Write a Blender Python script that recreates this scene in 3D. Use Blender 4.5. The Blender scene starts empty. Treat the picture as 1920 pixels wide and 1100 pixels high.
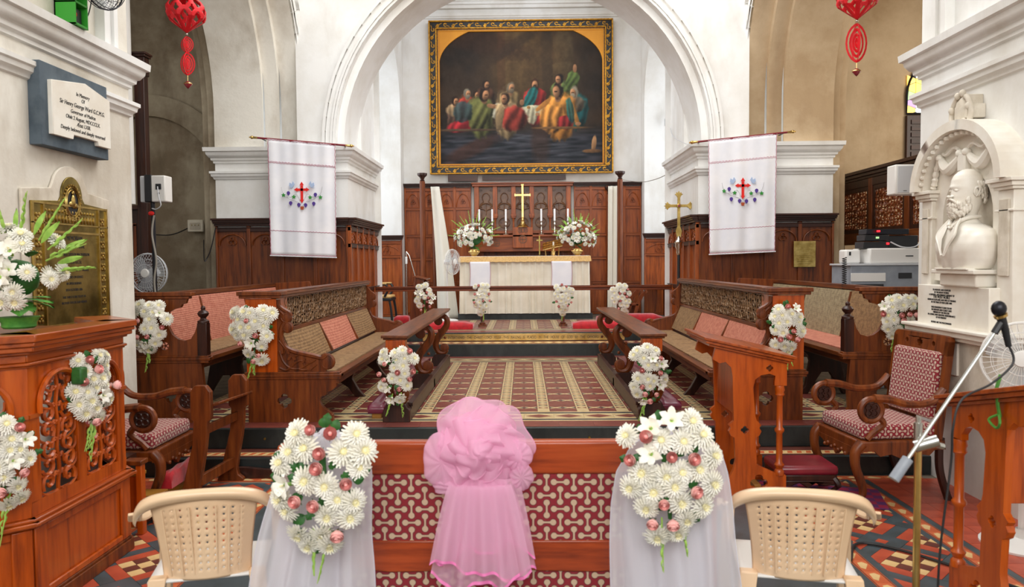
import bpy, bmesh, math, random
from mathutils import Vector, Matrix
from mathutils.geometry import tessellate_polygon
random.seed(7)
PI = math.pi
C = bpy.context.scene.collection
scene = bpy.context.scene

# ------------------------------------------------------------------ camera
FPX = 1400.0
CAMZ = 1.72
_p, _y, _r = math.radians(2.45), math.radians(0.86), math.radians(0.45)
_fw = Vector((-math.sin(_y) * math.cos(_p), math.cos(_y) * math.cos(_p), -math.sin(_p)))
_rt = Vector((math.cos(_y), math.sin(_y), 0))
_up = _rt.cross(_fw)
CR = _rt * math.cos(_r) - _up * math.sin(_r)
CU = _rt * math.sin(_r) + _up * math.cos(_r)
cam_d = bpy.data.cameras.new('camera')
cam = bpy.data.objects.new('camera', cam_d)
C.objects.link(cam)
cam.matrix_world = Matrix(((CR.x, CU.x, -_fw.x, 0), (CR.y, CU.y, -_fw.y, 0), (CR.z, CU.z, -_fw.z, CAMZ), (0, 0, 0, 1)))
cam_d.sensor_width = 36.0
cam_d.sensor_fit = 'HORIZONTAL'
cam_d.lens = 36.0 * FPX / 1920.0
cam_d.dof.use_dof = True
cam_d.dof.focus_distance = 8.0
cam_d.dof.aperture_fstop = 3.2
scene.camera = cam


def ray(px, py):
    return _fw + CR * ((px - 960) / FPX) + CU * ((550 - py) / FPX)


def aY(px, py, Y):
    r = ray(px, py)
    return Vector((0, 0, CAMZ)) + r * (Y / r.y)


def aX(px, py, X):
    r = ray(px, py)
    return Vector((0, 0, CAMZ)) + r * (X / r.x)


def aZ(px, py, Z):
    r = ray(px, py)
    return Vector((0, 0, CAMZ)) + r * ((Z - CAMZ) / r.z)


# ------------------------------------------------------------------ world and lights
w = bpy.data.worlds.new('world')
scene.world = w
w.use_nodes = True
w.node_tree.nodes['Background'].inputs[0].default_value = (1.0, 0.98, 0.95, 1)
w.node_tree.nodes['Background'].inputs[1].default_value = 0.55


def area(name, loc, target, sx, sy, energy, col=(1, 1, 1)):
    l = bpy.data.lights.new(name, 'AREA')
    l.shape = 'RECTANGLE'
    l.size = sx
    l.size_y = sy
    l.energy = energy
    l.color = col
    o = bpy.data.objects.new(name, l)
    C.objects.link(o)
    o.location = loc
    d = (Vector(target) - Vector(loc)).normalized()
    o.rotation_euler = d.to_track_quat('-Z', 'Y').to_euler()
    return o


area('nave_daylight', (0, -3.5, 5.2), (0, 7.5, 1.2), 7, 4, 500, (1.0, 0.985, 0.96))
area('crossing_daylight', (0.4, 7.6, 7.6), (0, 8.4, 0.3), 4.5, 4.5, 400, (1.0, 0.99, 0.97))
area('chancel_window_left', (-4.8, 13.9, 3.6), (1.0, 15.2, 3.0), 2.0, 3.6, 100, (0.86, 0.93, 1.0))
area('chancel_window_right', (4.8, 13.9, 3.6), (-1.0, 15.2, 3.0), 2.0, 3.6, 100, (0.86, 0.93, 1.0))
area('chancel_top_fill', (0, 12.3, 6.7), (0, 15.3, 1.8), 3.2, 1.0, 85, (0.95, 0.97, 1.0))  # unseen fill light, added overhead to brighten the altar and curtains
area('aisle_window_right', (7.6, 9.2, 4.2), (4.5, 11.5, 2.5), 2.4, 3.0, 110, (1.0, 0.9, 0.76))
area('aisle_window_left', (-7.6, 8.4, 4.5), (-4.8, 12.0, 2.8), 2.0, 3.0, 38, (1.0, 0.97, 0.9))
scene.view_settings.view_transform = 'Standard'
scene.view_settings.look = 'None'
scene.view_settings.gamma = 1.0
scene.view_settings.use_curve_mapping = False
scene.view_settings.exposure = 0.0


# ------------------------------------------------------------------ materials
def lin(c):
    return tuple(((v / 255) / 12.92 if v / 255 <= 0.04045 else (((v / 255) + 0.055) / 1.055) ** 2.4) for v in c) + (1,)


class NT:
    def __init__(s, name):
        s.m = bpy.data.materials.new(name)
        s.m.use_nodes = True
        s.t = s.m.node_tree
        s.n = s.t.nodes
        s.b = s.n['Principled BSDF']

    def node(s, ty, **k):
        n = s.n.new(ty)
        for a, b in k.items():
            setattr(n, a, b)
        return n

    def ln(s, a, b):
        s.t.links.new(a, b)

    def math(s, op, a, b=None, c=None):
        n = s.n.new('ShaderNodeMath')
        n.operation = op
        for i, v in enumerate((a, b, c)):
            if v is None:
                continue
            if isinstance(v, (int, float)):
                n.inputs[i].default_value = v
            else:
                s.ln(v, n.inputs[i])
        return n.outputs[0]

    def coord(s, kind='Object'):
        return s.node('ShaderNodeTexCoord').outputs[kind]

    def mapping(s, v, sc=(1, 1, 1)):
        n = s.node('ShaderNodeMapping')
        s.ln(v, n.inputs[0])
        n.inputs['Scale'].default_value = sc
        return n.outputs[0]

    def noise(s, v, scale, detail=4, rough=0.55):
        n = s.node('ShaderNodeTexNoise')
        s.ln(v, n.inputs['Vector'])
        n.inputs['Scale'].default_value = scale
        n.inputs['Detail'].default_value = detail
        n.inputs['Roughness'].default_value = rough
        return n.outputs[0]

    def ramp(s, f, stops):
        n = s.node('ShaderNodeValToRGB')
        s.ln(f, n.inputs[0])
        e = n.color_ramp.elements
        while len(e) < len(stops):
            e.new(0.5)
        for i, (p, c) in enumerate(stops):
            e[i].position = p
            e[i].color = lin(c)
        return n.outputs[0]

    def mix(s, f, a, b, mode='MIX'):
        n = s.node('ShaderNodeMix', data_type='RGBA', blend_type=mode)
        for sock, v in ((n.inputs[0], f), (n.inputs[6], a), (n.inputs[7], b)):
            if isinstance(v, (int, float)):
                sock.default_value = v
            elif isinstance(v, tuple):
                sock.default_value = lin(v)
            else:
                s.ln(v, sock)
        return n.outputs[2]

    def bump(s, h, strength=0.3, dist=0.01):
        n = s.node('ShaderNodeBump')
        n.inputs['Strength'].default_value = strength
        n.inputs['Distance'].default_value = dist
        s.ln(h, n.inputs['Height'])
        s.ln(n.outputs[0], s.b.inputs['Normal'])

    def fin(s, col, rough=0.5, metal=0.0, coat=0.0, sheen=0.0):
        if isinstance(col, tuple):
            s.b.inputs['Base Color'].default_value = lin(col)
        else:
            s.ln(col, s.b.inputs['Base Color'])
        s.b.inputs['Roughness'].default_value = rough
        s.b.inputs['Metallic'].default_value = metal
        s.b.inputs['Coat Weight'].default_value = coat
        s.b.inputs['Coat Roughness'].default_value = 0.18
        s.b.inputs['Sheen Weight'].default_value = sheen
        return s.m


def simple(name, c1, c2=None, rough=0.5, metal=0.0, coat=0.0, sc=8, bump=0.0, bsc=60, sheen=0.0):
    t = NT(name)
    v = t.coord()
    col = c1
    if c2:
        col = t.ramp(t.noise(v, sc), [(0.35, c1), (0.65, c2)])
    if bump:
        t.bump(t.noise(v, bsc, 3), bump, 0.004)
    return t.fin(col, rough, metal, coat, sheen)


def wood(name, dark, mid, light, axis='z', coat=0.14, rough=0.4):
    t = NT(name)
    sc = {'x': (1.2, 14, 14), 'y': (14, 1.2, 14), 'z': (14, 14, 1.2)}[axis]
    v = t.mapping(t.coord(), sc)
    g = t.noise(v, 1.6, 6, 0.62)
    col = t.ramp(g, [(0.28, dark), (0.5, mid), (0.72, light)])
    big = t.noise(t.coord(), 1.7, 3)
    col = t.mix(t.math('MULTIPLY', big, 0.55), col, dark)
    t.bump(g, 0.12, 0.004)
    t.b.inputs['Specular IOR Level'].default_value = 0.35
    return t.fin(col, rough, 0, coat)


def plaster(name, c, stain, dark, s1=0.9, amt=0.5, st=0.25):
    t = NT(name)
    v = t.coord()
    n1 = t.noise(v, s1, 7, 0.62)
    n2 = t.noise(t.mapping(v, (1, 1, 0.35)), s1 * 2.6, 6, 0.6)
    col = t.ramp(n1, [(0.36, stain), (0.56, c)])
    f = t.ramp(n2, [(0.5, (0, 0, 0)), (0.74, (255, 255, 255))])
    f = t.math('MULTIPLY', f, amt)
    col = t.mix(f, col, dark)
    t.bump(t.noise(v, 9, 8, 0.65), st, 0.02)
    return t.fin(col, 0.85)


M = {}
M['wood'] = wood('stall_wood', (54, 22, 6), (124, 58, 16), (152, 80, 28))
M['wood_y'] = wood('stall_wood_long', (52, 24, 8), (116, 58, 22), (146, 82, 36), 'y')
M['wood_x'] = wood('rail_wood', (56, 22, 6), (126, 56, 16), (154, 78, 26), 'x')
M['orange'] = wood('varnished_orange_wood', (128, 48, 4), (198, 86, 14), (216, 104, 28), 'z', 0.35, 0.28)
M['orange_x'] = wood('varnished_orange_rail', (106, 34, 8), (178, 72, 24), (196, 88, 36), 'x', 0.5, 0.32)
M['orange_y'] = wood('varnished_orange_board', (110, 42, 6), (180, 80, 18), (200, 98, 32), 'y', 0.5, 0.3)
M['redwood'] = wood('panel_wood', (84, 36, 8), (164, 78, 22), (196, 104, 38))
M['redwood_x'] = wood('panel_rail_wood', (80, 34, 8), (156, 74, 22), (186, 98, 36), 'x')
M['darkwood'] = wood('dark_wood', (28, 13, 9), (58, 27, 17), (80, 40, 26))
M['darkwood_x'] = wood('dark_rail_wood', (30, 14, 9), (64, 30, 18), (84, 44, 28), 'x')
M['fretwood'] = simple('lightened_fretwork', (148, 116, 84), (110, 80, 54), 0.5, coat=0.1, bump=0.1)  # greyed, lightened colour stands in for lit mats showing through the openwork
M['carved'] = simple('carved_oak', (120, 80, 46), (92, 56, 32), 0.45, coat=0.2, bump=0.15)
M['plaster'] = plaster('white_plaster', (232, 228, 218), (206, 198, 184), (158, 142, 120), 0.8, 0.55)
M['plaster_clean'] = plaster('clean_white_plaster', (236, 236, 234), (220, 217, 210), (184, 174, 158), 0.7, 0.42, 0.12)
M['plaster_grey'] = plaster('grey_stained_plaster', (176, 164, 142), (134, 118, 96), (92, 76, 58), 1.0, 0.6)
M['plaster_warm'] = plaster('warm_stained_plaster', (204, 182, 150), (176, 150, 116), (150, 122, 92), 0.7, 0.5)
M['stone'] = plaster('pale_stone', (222, 214, 200), (190, 178, 158), (140, 124, 100), 2.2, 0.4)
M['marble'] = simple('white_marble', (240, 236, 226), (228, 220, 206), 0.42, sc=5, bump=0.05)
M['slate'] = plaster('dark_slate', (36, 42, 42), (22, 28, 28), (70, 74, 70), 3.0, 0.35, 0.1)
M['slate'].node_tree.nodes['Principled BSDF'].inputs['Roughness'].default_value = 0.42
M['slate_blue'] = plaster('blue_slate', (84, 96, 106), (64, 76, 86), (110, 118, 122), 4.0, 0.3, 0.1)


def tile(name, a, b):
    return simple(name, a, b, 0.38, coat=0.12, sc=6, bump=0.05)


M['t_red'] = tile('tile_maroon', (132, 66, 56), (112, 52, 46))
M['t_cream'] = tile('tile_cream', (212, 188, 142), (194, 168, 122))
M['t_blue'] = tile('tile_blue_black', (54, 66, 72), (40, 50, 58))
M['t_slate'] = tile('tile_slate_blue', (72, 84, 90), (58, 68, 70))
M['t_terra'] = tile('tile_terracotta', (190, 84, 56), (164, 66, 44))
M['t_brown'] = tile('tile_brown', (110, 58, 46), (92, 46, 38))
M['t_sand'] = tile('tile_sand', (226, 194, 136), (212, 176, 120))
M['t_orange'] = tile('tile_orange', (206, 106, 62), (190, 90, 50))
M['grout'] = simple('grout', (120, 108, 92), (96, 84, 70), 0.9)
M['brass'] = simple('brass', (230, 196, 128), (200, 162, 90), 0.28, 1.0, sc=6, bump=0.08, bsc=30)
M['midbrass'] = simple('worn_brass', (206, 180, 112), (160, 132, 70), 0.3, 1.0, sc=9, bump=0.15, bsc=40)
M['oldbrass'] = simple('aged_brass', (166, 146, 84), (104, 90, 44), 0.34, 1.0, sc=5, bump=0.25, bsc=26)
M['gilt'] = simple('gilt', (220, 166, 62), (170, 116, 36), 0.4, 0.7, sc=20, bump=0.3, bsc=50)
M['goldpaint'] = simple('gold_paint', (214, 146, 40), (196, 128, 34), 0.5, 0.3, sc=2)
M['silver'] = simple('silver', (220, 218, 208), None, 0.2, 1.0)
M['chrome'] = simple('chrome', (206, 206, 200), None, 0.22, 1.0)
M['black'] = simple('black_paint', (22, 22, 26), None, 0.4)
M['blackmetal'] = simple('black_metal', (38, 38, 44), None, 0.35, 0.6)
M['greymetal'] = simple('grey_enamel', (150, 156, 166), (136, 142, 152), 0.45)
M['whiteplastic'] = simple('white_plastic', (232, 230, 226), None, 0.35)
M['beige'] = simple('beige_plastic', (236, 204, 168), (228, 194, 156), 0.34, coat=0.3, sc=3)
M['stain'] = simple('rust_stain', (190, 140, 90), None, 0.5)
M['velvet'] = simple('red_velvet', (204, 8, 30), (170, 4, 22), 0.7, sc=14, bump=0.3, bsc=40, sheen=0.4)
M['leather'] = simple('maroon_leather', (122, 34, 62), (98, 24, 50), 0.34, coat=0.3, sc=5, bump=0.1)
M['leather_red'] = simple('oxblood_leather', (138, 36, 48), (112, 26, 38), 0.34, coat=0.3, sc=5, bump=0.1)
M['cream'] = simple('cream_cloth', (240, 234, 218), (226, 218, 198), 0.75, sc=3, sheen=0.2)
M['white'] = simple('white_cloth', (240, 240, 244), (228, 230, 238), 0.8, sc=3, sheen=0.2)
M['goldlace'] = simple('gold_lace', (226, 188, 124), (204, 160, 92), 0.6, sc=40, bump=0.3, bsc=90)
M['pinktrim'] = simple('pink_trim', (186, 96, 120), None, 0.7)
M['redcloth'] = simple('red_applique', (224, 30, 24), None, 0.7)
M['greencloth'] = simple('green_applique', (44, 140, 50), None, 0.7)
M['purplecloth'] = simple('purple_applique', (78, 50, 140), None, 0.7)
M['bluecloth'] = simple('pale_blue_thread', (170, 190, 222), None, 0.7)
M['thread'] = simple('grey_thread', (196, 196, 200), None, 0.7)
M['browncloth'] = simple('brown_applique', (168, 74, 36), None, 0.7)
M['wax'] = simple('white_wax', (246, 246, 248), None, 0.35)
M['green'] = simple('green_box_paint', (48, 150, 40), None, 0.45)
M['petal'] = simple('white_petal', (250, 248, 240), (244, 240, 224), 0.6, sc=20, sheen=0.1)
M['petal_c'] = simple('cream_petal', (244, 236, 190), None, 0.6)
M['rose'] = simple('pink_rose', (255, 198, 192), (255, 180, 174), 0.55, sc=30)
M['leaf'] = simple('green_leaf', (52, 110, 44), (34, 84, 34), 0.5, sc=20)
M['bud'] = simple('lime_bud', (168, 204, 92), (138, 184, 76), 0.5, sc=30)
M['fern'] = simple('fern_green', (92, 160, 60), (64, 130, 48), 0.6, sc=20)
M['ink'] = simple('black_lettering', (40, 38, 38), None, 0.6)
M['redpaper'] = simple('red_paper', (226, 24, 36), (204, 14, 26), 0.6, sc=10)
M['screen'] = simple('grey_grille', (200, 202, 206), None, 0.5)
M['blackcable'] = simple('black_cable', (30, 28, 30), None, 0.5)
M['greycable'] = simple('grey_cable', (150, 144, 134), None, 0.5)
M['yellowwood'] = simple('yellow_varnish', (176, 122, 44), (140, 92, 30), 0.4, sc=3)


def weave(name, a, b, s=90):
    t = NT(name)
    v = t.coord()
    n = t.node('ShaderNodeTexBrick')
    t.ln(t.mapping(v, (1, 1, 1)), n.inputs['Vector'])
    sx = t.node('ShaderNodeSeparateXYZ')
    t.ln(v, sx.inputs[0])
    a1 = t.math('ADD', sx.outputs[0], sx.outputs[2])
    f1 = t.math('SINE', t.math('MULTIPLY', t.math('ADD', a1, sx.outputs[1]), s * 2.2))
    f2 = t.math('SINE', t.math('MULTIPLY', t.math('SUBTRACT', a1, sx.outputs[1]), s * 2.2))
    h = t.math('MULTIPLY', f1, f2)
    nn = t.noise(v, 26, 4)
    hh = t.math('ADD', t.math('MULTIPLY', h, 0.22), nn)
    col = t.ramp(hh, [(0.34, a), (0.62, b)])
    t.bump(h, 0.4, 0.004)
    t.n.remove(n)
    return t.fin(col, 0.72)


M['cane'] = weave('brown_cane_weave', (112, 82, 52), (160, 126, 86))
M['cane_grey'] = weave('grey_cane_weave', (126, 110, 84), (170, 154, 120))
M['cane_pink'] = weave('pink_cane_weave', (176, 98, 78), (206, 136, 112))


def dumbbell(name, bg, fg, s):
    """maroon cloth woven with alternating upright and lying dumbbell figures"""
    t = NT(name)
    co = t.node('ShaderNodeTexCoord')
    sp = t.node('ShaderNodeSeparateXYZ')
    t.ln(co.outputs['Object'], sp.inputs[0])
    sn = t.node('ShaderNodeSeparateXYZ')
    t.ln(co.outputs['Normal'], sn.inputs[0])
    nx = t.math('GREATER_THAN', t.math('ABSOLUTE', sn.outputs[0]), 0.7)
    nz = t.math('GREATER_THAN', t.math('ABSOLUTE', sn.outputs[2]), 0.7)
    X, Y, Z = sp.outputs

    def sel(f, a, b):  # f ? a : b
        return t.math('ADD', t.math('MULTIPLY', f, a), t.math('MULTIPLY', t.math('SUBTRACT', 1.0, f), b))
    u = t.math('MULTIPLY', sel(nx, Y, X), s)
    v = t.math('MULTIPLY', sel(nz, Y, Z), s)
    p = t.math('MULTIPLY', t.math('ADD', u, v), 0.5)
    q = t.math('MULTIPLY', t.math('SUBTRACT', u, v), 0.5)

    def shape(off, swap):
        fp = t.math('ADD', p, off)
        fq = t.math('ADD', q, off)
        fp = t.math('SUBTRACT', fp, t.math('ROUND', fp))
        fq = t.math('SUBTRACT', fq, t.math('ROUND', fq))
        a = t.math('ABSOLUTE', t.math('ADD', fp, fq))
        b = t.math('ABSOLUTE', t.math('SUBTRACT', fp, fq))
        if swap:
            a, b = b, a
        wd = t.math('ADD', 0.06, t.math('MULTIPLY', t.math('POWER', t.math('MULTIPLY', a, 2.1), 3.0), 0.16))
        neck = t.math('SUBTRACT', t.math('MAXIMUM', t.math('SUBTRACT', b, wd), t.math('SUBTRACT', a, 0.47)), 0.0)
        d = t.math('SQRT', t.math('ADD', t.math('POWER', t.math('SUBTRACT', a, 0.47), 2.0), t.math('POWER', b, 2.0)))
        return t.math('MINIMUM', neck, t.math('SUBTRACT', d, 0.225))
    sd = t.math('MINIMUM', shape(0.0, False), shape(0.5, True))
    m = t.math('LESS_THAN', sd, 0.0)
    edge = t.math('LESS_THAN', sd, 0.055)
    col = t.mix(t.math('MULTIPLY', edge, 0.6), bg, (70, 50, 50))
    col = t.mix(m, col, fg)
    nn = t.noise(co.outputs['Object'], 220, 2)
    col = t.mix(t.math('MULTIPLY', nn, 0.35), col, (90, 50, 40))
    return t.fin(col, 0.8, sheen=0.2)


M['fabric'] = dumbbell('maroon_dumbbell_fabric', (140, 10, 34), (206, 180, 150), 17)
M['fabric_s'] = dumbbell('maroon_dumbbell_fabric_fine', (150, 14, 40), (214, 186, 166), 24)


def sheer(name, col, fac, tl=0.4):
    t = NT(name)
    out = t.n['Material Output']
    tr = t.node('ShaderNodeBsdfTransparent')
    df = t.node('ShaderNodeBsdfDiffuse')
    df.inputs[0].default_value = lin(col)
    ts = t.node('ShaderNodeBsdfTranslucent')
    ts.inputs[0].default_value = lin(col)
    m1 = t.node('ShaderNodeMixShader')
    m1.inputs[0].default_value = tl
    t.ln(df.outputs[0], m1.inputs[1])
    t.ln(ts.outputs[0], m1.inputs[2])
    m2 = t.node('ShaderNodeMixShader')
    m2.inputs[0].default_value = fac
    t.ln(tr.outputs[0], m2.inputs[1])
    t.ln(m1.outputs[0], m2.inputs[2])
    t.ln(m2.outputs[0], out.inputs[0])
    return t.m


M['tulle'] = sheer('white_tulle', (242, 242, 250), 0.72)
M['pinktulle'] = sheer('pink_tulle', (255, 208, 234), 0.6, 0.4)
M['pinkedge'] = simple('pink_satin_edge', (250, 140, 200), None, 0.5)
M['voile'] = sheer('cream_voile', (252, 250, 240), 0.95, 0.3)
M['fanblade'] = sheer('clear_fan_blade', (206, 214, 220), 0.45)

# opening glass with coloured pieces (a daylit stained window)
def glass(name, c):
    t = NT(name)
    t.b.inputs['Emission Color'].default_value = lin(c)
    t.b.inputs['Emission Strength'].default_value = 1.6
    return t.fin(c, 0.2)


for k, c in (('g_white', (240, 244, 250)), ('g_amber', (240, 200, 90)), ('g_violet', (170, 130, 190)), ('g_green', (150, 190, 130)), ('g_pink', (220, 150, 150))):
    M[k] = glass('lit_glass_' + k[2:], c)


# ------------------------------------------------------------------ mesh builder
class MB:
    def __init__(s, o=(0, 0, 0), sx=1):
        s.o = o
        s.sx = sx
        s.v, s.f, s.m = [], [], []

    def add(s, vs, fs, mi=0):
        n = len(s.v)
        ox, oy, oz = s.o
        for p in vs:
            s.v.append((s.sx * p[0] - ox, p[1] - oy, p[2] - oz))
        for f in fs:
            s.f.append(tuple(i + n for i in f))
            s.m.append(mi)
        return s

    def box(s, x0, x1, y0, y1, z0, z1, mi=0):
        vs = [(x, y, z) for z in (z0, z1) for y in (y0, y1) for x in (x0, x1)]
        return s.add(vs, [(0, 2, 3, 1), (4, 5, 7, 6), (0, 1, 5, 4), (2, 6, 7, 3), (0, 4, 6, 2), (1, 3, 7, 5)], mi)

    def hexa(s, bot, top, mi=0):
        """eight corners: bottom ring of 4, top ring of 4"""
        return s.add(list(bot) + list(top), [(3, 2, 1, 0), (4, 5, 6, 7), (0, 1, 5, 4), (1, 2, 6, 5), (2, 3, 7, 6), (3, 0, 4, 7)], mi)

    def bar(s, a, b, w, h, mi=0, up=(0, 0, 1)):
        a, b = Vector(a), Vector(b)
        d = (b - a).normalized()
        u = Vector(up)
        sd = d.cross(u)
        if sd.length < 1e-4:
            sd = Vector((1, 0, 0))
        sd.normalize()
        u = sd.cross(d).normalized()
        c = [(sd * w / 2 * i + u * h / 2 * j) for i, j in ((-1, -1), (1, -1), (1, 1), (-1, 1))]
        return s.hexa([a + q for q in c], [b + q for q in c], mi)

    def prism(s, loops, ax, a, b, mi=0, mi_side=None):
        if not isinstance(loops[0][0], (tuple, list, Vector)):
            loops = [loops]
        def pt(q, t):
            return {'x': (t, q[0], q[1]), 'y': (q[0], t, q[1]), 'z': (q[0], q[1], t)}[ax]
        flat = [q for l in loops for q in l]
        tri = tessellate_polygon([[Vector((q[0], q[1], 0)) for q in l] for l in loops])
        n = len(flat)
        vs = [pt(q, a) for q in flat] + [pt(q, b) for q in flat]
        s.add(vs, [tuple(t) for t in tri] + [tuple(i + n for i in t) for t in tri], mi)
        fs = []
        k = 0
        for l in loops:
            m = len(l)
            for i in range(m):
                j = (i + 1) % m
                fs.append((k + i, k + j, k + j + n, k + i + n))
            k += m
        s.add(vs, fs, mi if mi_side is None else mi_side)
        return s

    def plate(s, poly, z, mi=0):
        """flat polygon facing up"""
        n = len(poly)
        return s.add([(p[0], p[1], z) for p in poly], [tuple(range(n))], mi)

    def lathe(s, prof, c=(0, 0, 0), ax='z', seg=14, mi=0, ang=2 * PI):
        vs, fs = [], []
        n = len(prof)
        full = abs(ang - 2 * PI) < 1e-6
        ns = seg if full else seg + 1
        for i in range(ns):
            a = ang * i / seg
            ca, sa = math.cos(a), math.sin(a)
            for r, h in prof:
                if ax == 'z':
                    vs.append((c[0] + r * ca, c[1] + r * sa, c[2] + h))
                elif ax == 'y':
                    vs.append((c[0] + r * ca, c[1] + h, c[2] + r * sa))
                else:
                    vs.append((c[0] + h, c[1] + r * ca, c[2] + r * sa))
        for i in range(seg):
            j = (i + 1) % ns
            for k in range(n - 1):
                fs.append((i * n + k, j * n + k, j * n + k + 1, i * n + k + 1))
        return s.add(vs, fs, mi)

    def ball(s, c, rx, ry=None, rz=None, seg=10, mi=0):
        ry = ry or rx
        rz = rz or rx
        vs, fs = [], []
        nr = max(4, seg // 2 + 1)
        for i in range(nr + 1):
            th = PI * i / nr
            for j in range(seg):
                a = 2 * PI * j / seg
                vs.append((c[0] + rx * math.sin(th) * math.cos(a), c[1] + ry * math.sin(th) * math.sin(a), c[2] + rz * math.cos(th)))
        for i in range(nr):
            for j in range(seg):
                k = (j + 1) % seg
                fs.append((i * seg + j, i * seg + k, (i + 1) * seg + k, (i + 1) * seg + j))
        return s.add(vs, fs, mi)

    def tube(s, pts, r, n=8, closed=False, mi=0, flat=1.0):
        P = [Vector(p) for p in pts]
        m = len(P)
        R = r if isinstance(r, (list, tuple)) else [r] * m
        vs, fs = [], []
        nrm = None
        for i in range(m):
            if closed:
                t = P[(i + 1) % m] - P[i - 1]
            else:
                t = P[min(i + 1, m - 1)] - P[max(i - 1, 0)]
            if t.length < 1e-9:
                t = Vector((0, 0, 1))
            t.normalize()
            if nrm is None:
                nrm = t.orthogonal().normalized()
                if abs(t.y) < 0.9:
                    nrm = Vector((0, 1, 0)) - t * t.y
                    nrm.normalize()
            nrm = (nrm - t * nrm.dot(t)).normalized()
            b = t.cross(nrm)
            for k in range(n):
                a = 2 * PI * k / n
                vs.append(P[i] + nrm * (math.cos(a) * R[i] * flat) + b * (math.sin(a) * R[i]))
        for i in range(m if closed else m - 1):
            j = (i + 1) % m
            for k in range(n):
                l = (k + 1) % n
                fs.append((i * n + k, i * n + l, j * n + l, j * n + k))
        if not closed:
            fs.append(tuple(range(n)))
            fs.append(tuple((m - 1) * n + k for k in range(n))[::-1])
        return s.add(vs, fs, mi)

    def grid(s, fn, nu, nv, mi=0, wrap=False):
        vs = [fn(i / nu, j / nv) for j in range(nv + 1) for i in range(nu + (0 if wrap else 1))]
        W = nu if wrap else nu + 1
        fs = []
        for j in range(nv):
            for i in range(nu):
                k = (i + 1) % W
                fs.append((j * W + i, j * W + k, (j + 1) * W + k, (j + 1) * W + i))
        return s.add(vs, fs, mi)

    def mesh(s, name, mats, smooth=True, ang=0.7, recalc=True):
        me = bpy.data.meshes.new(name)
        me.from_pydata(s.v, [], s.f)
        for mm in (mats if isinstance(mats, (list, tuple)) else [mats]):
            me.materials.append(M[mm] if isinstance(mm, str) else mm)
        me.polygons.foreach_set('material_index', s.m)
        if recalc:
            b = bmesh.new()
            b.from_mesh(me)
            bmesh.ops.remove_doubles(b, verts=b.verts, dist=1e-6)
            bmesh.ops.recalc_face_normals(b, faces=b.faces)
            b.to_mesh(me)
            b.free()
        me.update()
        if smooth:
            me.shade_smooth()
            me.set_sharp_from_angle(angle=ang)
        return me

    def obj(s, name, mats, parent=None, bev=0, **k):
        me = s.mesh(name, mats, **k)
        o = bpy.data.objects.new(name, me)
        C.objects.link(o)
        if parent:
            o.parent = parent
        elif s.o != (0, 0, 0):
            o.location = s.o
        if bev:
            bm = o.modifiers.new('bevel', 'BEVEL')
            bm.width = bev
            bm.segments = 2
            bm.limit_method = 'ANGLE'
        return o


def tag(o, label=None, cat=None, group=None, kind=None):
    for k, v in (('label', label), ('category', cat), ('group', group), ('kind', kind)):
        if v:
            o[k] = v
    return o


def thing(name, label, cat, loc=(0, 0, 0), rz=0, group=None):
    o = bpy.data.objects.new(name, None)
    o.empty_display_size = 0.1
    C.objects.link(o)
    o.location = loc
    o.rotation_euler = (0, 0, rz)
    return tag(o, label, cat, group)


def struct(o):
    o['kind'] = 'structure'
    return o


def inst(me, name, parent, loc=(0, 0, 0), rot=None, sc=1.0):
    o = bpy.data.objects.new(name, me)
    C.objects.link(o)
    o.parent = parent
    o.location = loc
    if rot is not None:
        if len(rot) == 4:
            o.rotation_mode = 'QUATERNION'
        if len(rot) == 4:
            o.rotation_quaternion = rot
        else:
            o.rotation_euler = rot
    o.scale = (sc, sc, sc) if isinstance(sc, (int, float)) else sc
    return o


def copy_tree(o, parent=None):
    c = o.copy()
    C.objects.link(c)
    c.parent = parent
    for ch in list(o.children):
        copy_tree(ch, c)
    return c


def arc(cx, cy, r, a0, a1, n, ry=None):
    ry = ry or r
    return [(cx + r * math.cos(math.radians(a0 + (a1 - a0) * i / n)), cy + ry * math.sin(math.radians(a0 + (a1 - a0) * i / n))) for i in range(n + 1)]


def quatre(cx, cy, r, n=5):
    """quatrefoil outline"""
    out = []
    for q in range(4):
        a = 90 * q
        ox, oy = cx + r * 0.55 * math.cos(math.radians(a)), cy + r * 0.55 * math.sin(math.radians(a))
        out += arc(ox, oy, r * 0.5, a - 100, a + 100, n)
    return out


def spiral(cx, cz, r0, r1, turns, a0, n=18, sg=1):
    return [(cx + (r0 + (r1 - r0) * i / n) * math.cos(a0 + sg * turns * 2 * PI * i / n), cz + (r0 + (r1 - r0) * i / n) * math.sin(a0 + sg * turns * 2 * PI * i / n)) for i in range(n + 1)]


def bez(pts, n=8):
    """catmull-rom through 2D/3D points"""
    P = [Vector(p) for p in pts]
    out = []
    for i in range(len(P) - 1):
        p0, p1, p2, p3 = P[max(i - 1, 0)], P[i], P[i + 1], P[min(i + 2, len(P) - 1)]
        for k in range(n):
            t = k / n
            out.append(0.5 * ((2 * p1) + (p2 - p0) * t + (2 * p0 - 5 * p1 + 4 * p2 - p3) * t * t + (3 * p1 - p0 - 3 * p2 + p3) * t ** 3))
    out.append(P[-1])
    return out


# ------------------------------------------------------------------ structure: floors
def slab(name, x0, x1, y0, y1, z0, z1, m):
    return struct(MB().box(x0, x1, y0, y1, z0, z1).obj(name, m, smooth=False))


floor_nave = slab('floor', -4.4, 4.4, -3.0, 5.95, -0.1, -0.004, 'grout')
floor_ch = slab('floor', -4.44, 4.44, 6.26, 11.0, -0.1, 0.316, 'grout')
floor_sa = slab('floor', -5.2, 5.2, 11.45, 15.5, -0.1, 0.626, 'grout')
floor_al = slab('floor', -8.2, -4.44, 5.95, 12.7, -0.1, 0.316, 'slate')
floor_ar = slab('floor', 4.44, 8.2, 5.95, 12.7, -0.1, 0.316, 'slate')


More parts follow.
